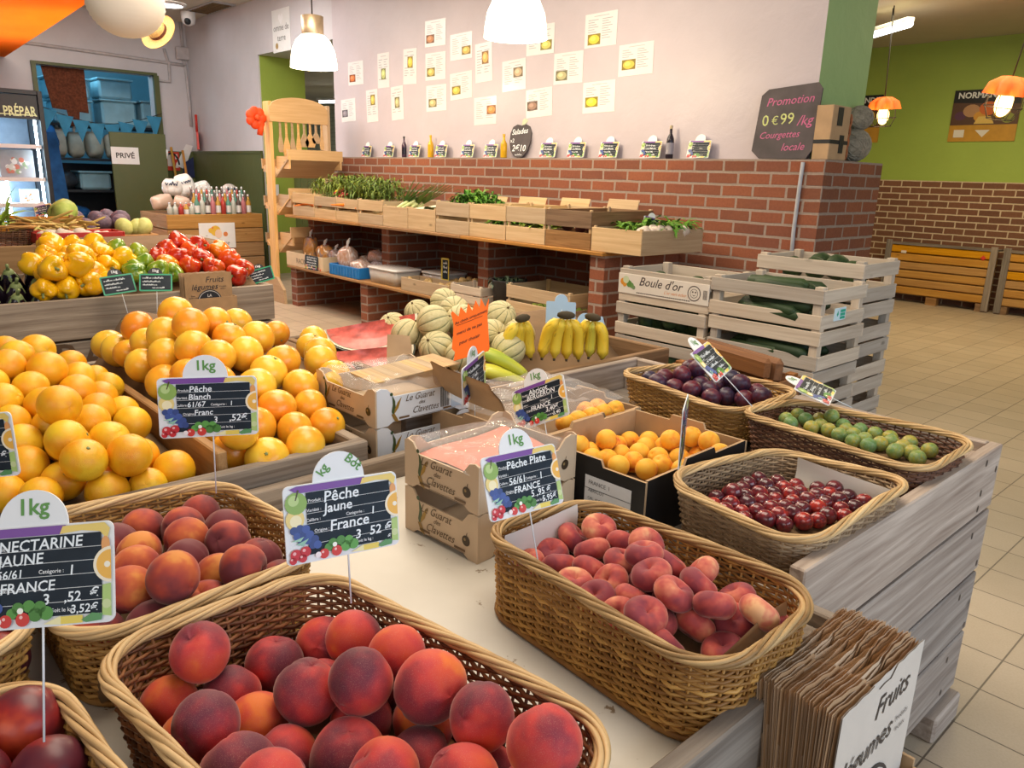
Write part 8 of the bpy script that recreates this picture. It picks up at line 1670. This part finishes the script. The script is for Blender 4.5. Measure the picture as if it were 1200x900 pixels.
sheet('hanging_cloth', 'blue cloth hanging at the left inside the store room', [(-12.6, 2.72, 0.7), (-12.6, 2.92, 0.7), (-12.6, 2.85, 1.75), (-12.6, 2.70, 1.75)], M_BLUEC, 'cloth', 0.02)
bag_blob('blue_bag', 'big dark blue bag in the store room left of the carrier bags', (-13.0, 2.78, 1.42), (0.4, 0.34, 0.46), M_BLUEC, 130)
sheet('hanging_cloth', 'brown fleece cloth hanging behind the bunting', [(-12.06, 2.72, 2.04), (-12.06, 3.15, 2.0), (-12.06, 3.15, 2.555), (-12.06, 2.64, 2.555)], M_BRC, 'cloth', 0.02)
sheet('hanging_cloth', 'small orange and brown cloth under the brown fleece', [(-12.055, 2.92, 1.82), (-12.055, 3.02, 1.82), (-12.055, 3.04, 2.04), (-12.055, 2.88, 2.04)], M_BRC, 'cloth', 0.02)
M_FLAG = plain('blue_bunting', (0.03, 0.22, 0.40), 0.7, 0.15, 6)
bu = thing('bunting', 'string of blue triangular bunting flags across the store doorway', 'bunting', (-11.86, 3.28, 2.05))
b = MB(); b.tube([(0, t, -0.18*math.sin(PI*u)) for t, u in [(-0.76+1.52*i/12, i/12) for i in range(13)]], 0.006, 5); b.build('cord', M_BLACK, bu)
for k in range(8):
    y = -0.66+0.188*k; z = -0.18*math.sin(PI*(y+0.76)/1.52); b = MB(); b.prism([(-0.105, 0), (0.01*(k % 2), -0.28), (0.105, 0)], 0.004, T(0, 0, 0, rz=PI/2)); f2 = b.build('bunting_flag', M_FLAG, bu); f2.location = (0.008, y, z-0.004); f2.rotation_euler = (R(-10+4*(k % 5)), 0, 0)
slab_ = MB(); slab_.box((0, 0, 0), (0.55, 1.9, 1.34)); o = slab_.build('store_backdrop', M_DKSH); o.location = (-13.85, 3.5, 0.672); tag(o, 'dark cabinet added to darken the lower store shelves', 'backdrop')  # added dark panel that makes the lower store room darker
# ceiling and wall fittings at the left
sp_ = (-10.73,3.876,3.3); cd = (-11.05,4.215,3.3); vt = (-10.558,4.313,3.305)
r = thing('ceiling_spot', 'round lit ceiling spot near the corner', 'lamp', (sp_[0], sp_[1], 3.29)); b = MB(); b.lathe([(0.19, 0.018), (0.19, 0.0), (0.15, -0.01)], 28, cap=False); b.build('ring', M_WHITE, r); b = MB(); b.lathe([(0.15, -0.006), (0.08, -0.02), (0.001, -0.022)], 24, cap=False); b.build('diffuser', emit('cool_spot_glow', (0.95, 0.98, 1.0), 10), r)
r = thing('security_camera', 'white dome camera with a dark eye under the ceiling', 'camera', (cd[0], cd[1], 3.30)); b = MB(); b.lathe([(0.09, 0.0), (0.09, -0.08), (0.075, -0.14), (0.03, -0.165), (0.001, -0.168)], 20, cap=False); b.build('dome', M_WHITE, r); b = MB(); b.sphere((0.05, -0.03, -0.12), 0.045, 12, 8); b.build('lens', M_BLACK, r)
r = thing('ceiling_vent', 'dusty dark vent in the ceiling by the corner', 'vent', (vt[0], vt[1], 3.302)); b = MB(); b.box((0, 0, 0), (0.9, 0.30, 0.012)); b.build('frame', M_GREYTRIM, r); b = MB(); [b.box((-0.36+0.08*k, 0, -0.009), (0.05, 0.24, 0.006)) for k in range(10)]; b.build('slats', M_STEM, r)
M_COND = plain('painted_conduit', (0.50, 0.46, 0.47), 0.5)
for lab, pts in (('upper conduit across the store wall', [(-11.94,2.315,2.796),(-11.94,2.623,2.794),(-11.94,3.268,2.778),(-11.94,4.165,2.75),(-11.94,4.471,2.738)]), ('lower conduit bending round the store doorway', [(-11.94,4.181,2.93),(-11.94,4.232,2.723),(-11.94,4.224,2.496),(-11.94,4.039,2.501)]), ('pair of cables dropping from the ceiling to the junction box', [(-11.94,4.436,3.318),(-11.94,4.442,2.961)]), ('cable dropping from the junction box to the dado', [(-11.94,4.441,2.814),(-11.94,4.458,2.725),(-11.94,4.479,2.241),(-11.94,4.477,1.911)])):
    b = MB(); b.tube(pts, 0.022, 8); o = b.build('conduit', M_COND); tag(o, lab, 'conduit', 'conduits on the store wall')
jb = (-11.92,4.441,2.892); b = MB(); b.box((0, 0, 0), (0.07, 0.22, 0.17), bev=0.012); o = b.build('junction_box', M_COND); o.location = (-11.91, jb[1], jb[2]); tag(o, 'lilac painted junction box beside the corner', 'box')
# paper lantern and straw hat hanging from the ceiling
ln = (-4.3,1.342,2.107)
def lantern_mat():
    m, nt, b = _new('rice_paper'); b.inputs['Base Color'].default_value = (0.84, 0.74, 0.62, 1); b.inputs['Roughness'].default_value = 0.8; b.inputs['Emission Color'].default_value = (1.0, 0.80, 0.55, 1); b.inputs['Emission Strength'].default_value = 0.12; return m
r = thing('paper_lantern', 'round ribbed paper lantern at the top left', 'lantern', ln); b = MB()
prof = []
for i in range(41): th = 0.12+(PI-0.24)*i/40; prof.append((0.178*math.sin(th)*(1+0.013*math.cos(i*PI)), -0.16*math.cos(th)))
b.lathe(prof, 36, cap=False); b.build('shade', lantern_mat(), r); b = MB(); b.tube([(0, 0, 0.16), (0, 0, 3.31-ln[2])], 0.004, 5); b.build('cord', M_CABLE, r)
ht = (-9.252,3.2,2.732)
r = thing('straw_hat', 'straw hat hanging behind the paper lantern', 'hat', ht, (R(62), R(-12), R(38))); M_STRAW = plain('straw_weave', (0.58, 0.34, 0.11), 0.8, 0.25, 60)
b = MB(); b.lathe([(0.205, 0.012), (0.20, 0.0), (0.12, 0.004), (0.105, 0.01), (0.10, 0.06), (0.092, 0.105), (0.06, 0.12), (0.001, 0.122)], 32, cap=False); b.build('body', M_STRAW, r); b = MB(); b.lathe([(0.107, 0.012), (0.1035, 0.045)], 32, cap=False); b.build('band', M_BRC, r)
b = MB(); b.tube([(0, 0, 0), (0, 0, 3.31-ht[2])], 0.004, 5); o = b.build('cord', M_CABLE); o.parent = r; o.matrix_parent_inverse = (Matrix.Translation(ht) @ Euler((R(62), R(-12), R(38))).to_matrix().to_4x4()).inverted(); o.location = (ht[0]-0.03, ht[1], ht[2])
# posters near the opening
q = [(-9.141,4.497,3.084),(-8.74,4.497,3.054),(-8.733,4.497,2.714),(-9.16,4.497,2.735)]
r = thing('poster', 'white poster with a heart and potato wording above the opening', 'poster', ((q[0][0]+q[2][0])/2-0.06, 4.496, (q[0][2]+q[2][2])/2)); b = MB(); b.box((0, 0, 0), (0.44, 0.004, 0.46)); b.build('paper', M_WHITE, r)
b = MB(); b.c = (0.10, 0.10, 0.10); b.text('omme de', 0.10, T(-0.19, -0.003, 0.0)); b.text('terre', 0.10, T(-0.10, -0.003, -0.11)); b.c = (0.45, 0.30, 0.12); b.flat(circ(-0.12, -0.16, 0.035, 10), -0.003); b.c = (0.93, 0.93, 0.95); b.flat([(0, 0.06), (0.06, 0.13), (0.05, 0.17), (0.02, 0.175), (0, 0.15), (-0.02, 0.175), (-0.05, 0.17), (-0.06, 0.13)], -0.003); b.build('print', M_PRINT, r)
# wooden utensil rack before the opening
r = thing('utensil_rack', 'pine rack of wooden utensils standing before the opening', 'rack', (-7.62, 3.94, 0))
for y in (-0.32, 0.32):
    b = MB(); b.box((0, y, 1.0), (0.13, 0.035, 1.98), bev=0.004); b.build('side_board', W_PINE, r)
    b = MB(); b.prism([(-0.24, 0.0), (0.24, 0.0), (0.22, 0.14), (0.08, 0.26), (-0.08, 0.26), (-0.22, 0.14)], 0.03, T(0, y*1.06-0.015, 0)); b.build('foot', W_PINE, r)
b = MB(); ol = [(-0.34, 0.0), (0.30, 0.0), (0.30, 0.13)]+[(-0.02+0.31*math.cos(a), 0.14+0.10*math.sin(a)) for a in [i*PI/12 for i in range(13)]]+[(-0.34, 0.15)]
b.prism(ol, 0.03, T(0.085, 0, 1.80, rz=PI/2)); b.build('crest_board', W_PINE, r)
for j, z in enumerate((1.27, 0.90, 0.52)):
    for sx in (-1, 1):
        q = 1.0 if sx > 0 else 0.55
        b = MB(); b.box((sx*(0.07+0.135*q), 0, z+0.085*q), (0.33*q, 0.60, 0.018), rot=rotm(0, -sx*R(32), 0)); b.box((sx*(0.07+0.275*q), 0, z+0.20*q+0.015), (0.018, 0.61, 0.10)); [b.box((sx*(0.07+0.15*q), y, z+0.14*q), (0.27*q, 0.016, 0.12*q)) for y in (-0.31+0.027, 0.31-0.027)]; b.build('tray', W_PINE, r)
for k in range(8):
    b = MB(); y = 3.72+0.066*k; w = (0.03, 0.045, 0.032, 0.03, 0.05, 0.062, 0.05, 0.025)[k]; L = (0.30, 0.34, 0.32, 0.30, 0.24, 0.24, 0.20, 0.26)[k]
    b.prism([(-0.010, 0), (0.010, 0), (0.012, -L*0.45), (w, -L*0.8), (w*0.7, -L), (-w*0.7, -L), (-w, -L*0.8), (-0.012, -L*0.45)][::-1], 0.008, T(0, 0, 0, rz=PI/2)); o = b.build('wooden_spatula', W_PINE); o.location = (-7.565, y, 1.81); tag(o, 'wooden spatula hanging from the pine rack, %s from the left' % ('first', 'second', 'third', 'fourth', 'fifth', 'sixth', 'seventh', 'eighth')[k], 'spatula', 'wooden spatulas')
b = MB()
for k in range(7): a = k*2*PI/7; b.sphere((0, 0.06*math.cos(a), 0.06*math.sin(a)), 0.05, 10, 8, (0.5, 1, 1))
b.sphere((0.03, 0, 0), 0.03, 8, 6); b.tube([(0, 0.05, -0.05), (0, 0.03, -0.16)], 0.03, 8); o = b.build('fabric_flower', plain('red_orange_fabric', (0.80, 0.07, 0.01), 0.6, 0.2)); o.location = (-7.62,3.498,1.826); tag(o, 'red orange fabric flower tied to the left post of the pine rack', 'flower')
wall_sign('small_photo', 'small photo pinned below the flower left of the rack', 'photo', -9.64, 4.60, 1.05, 0.16, 0.2, M_WHITE, None)
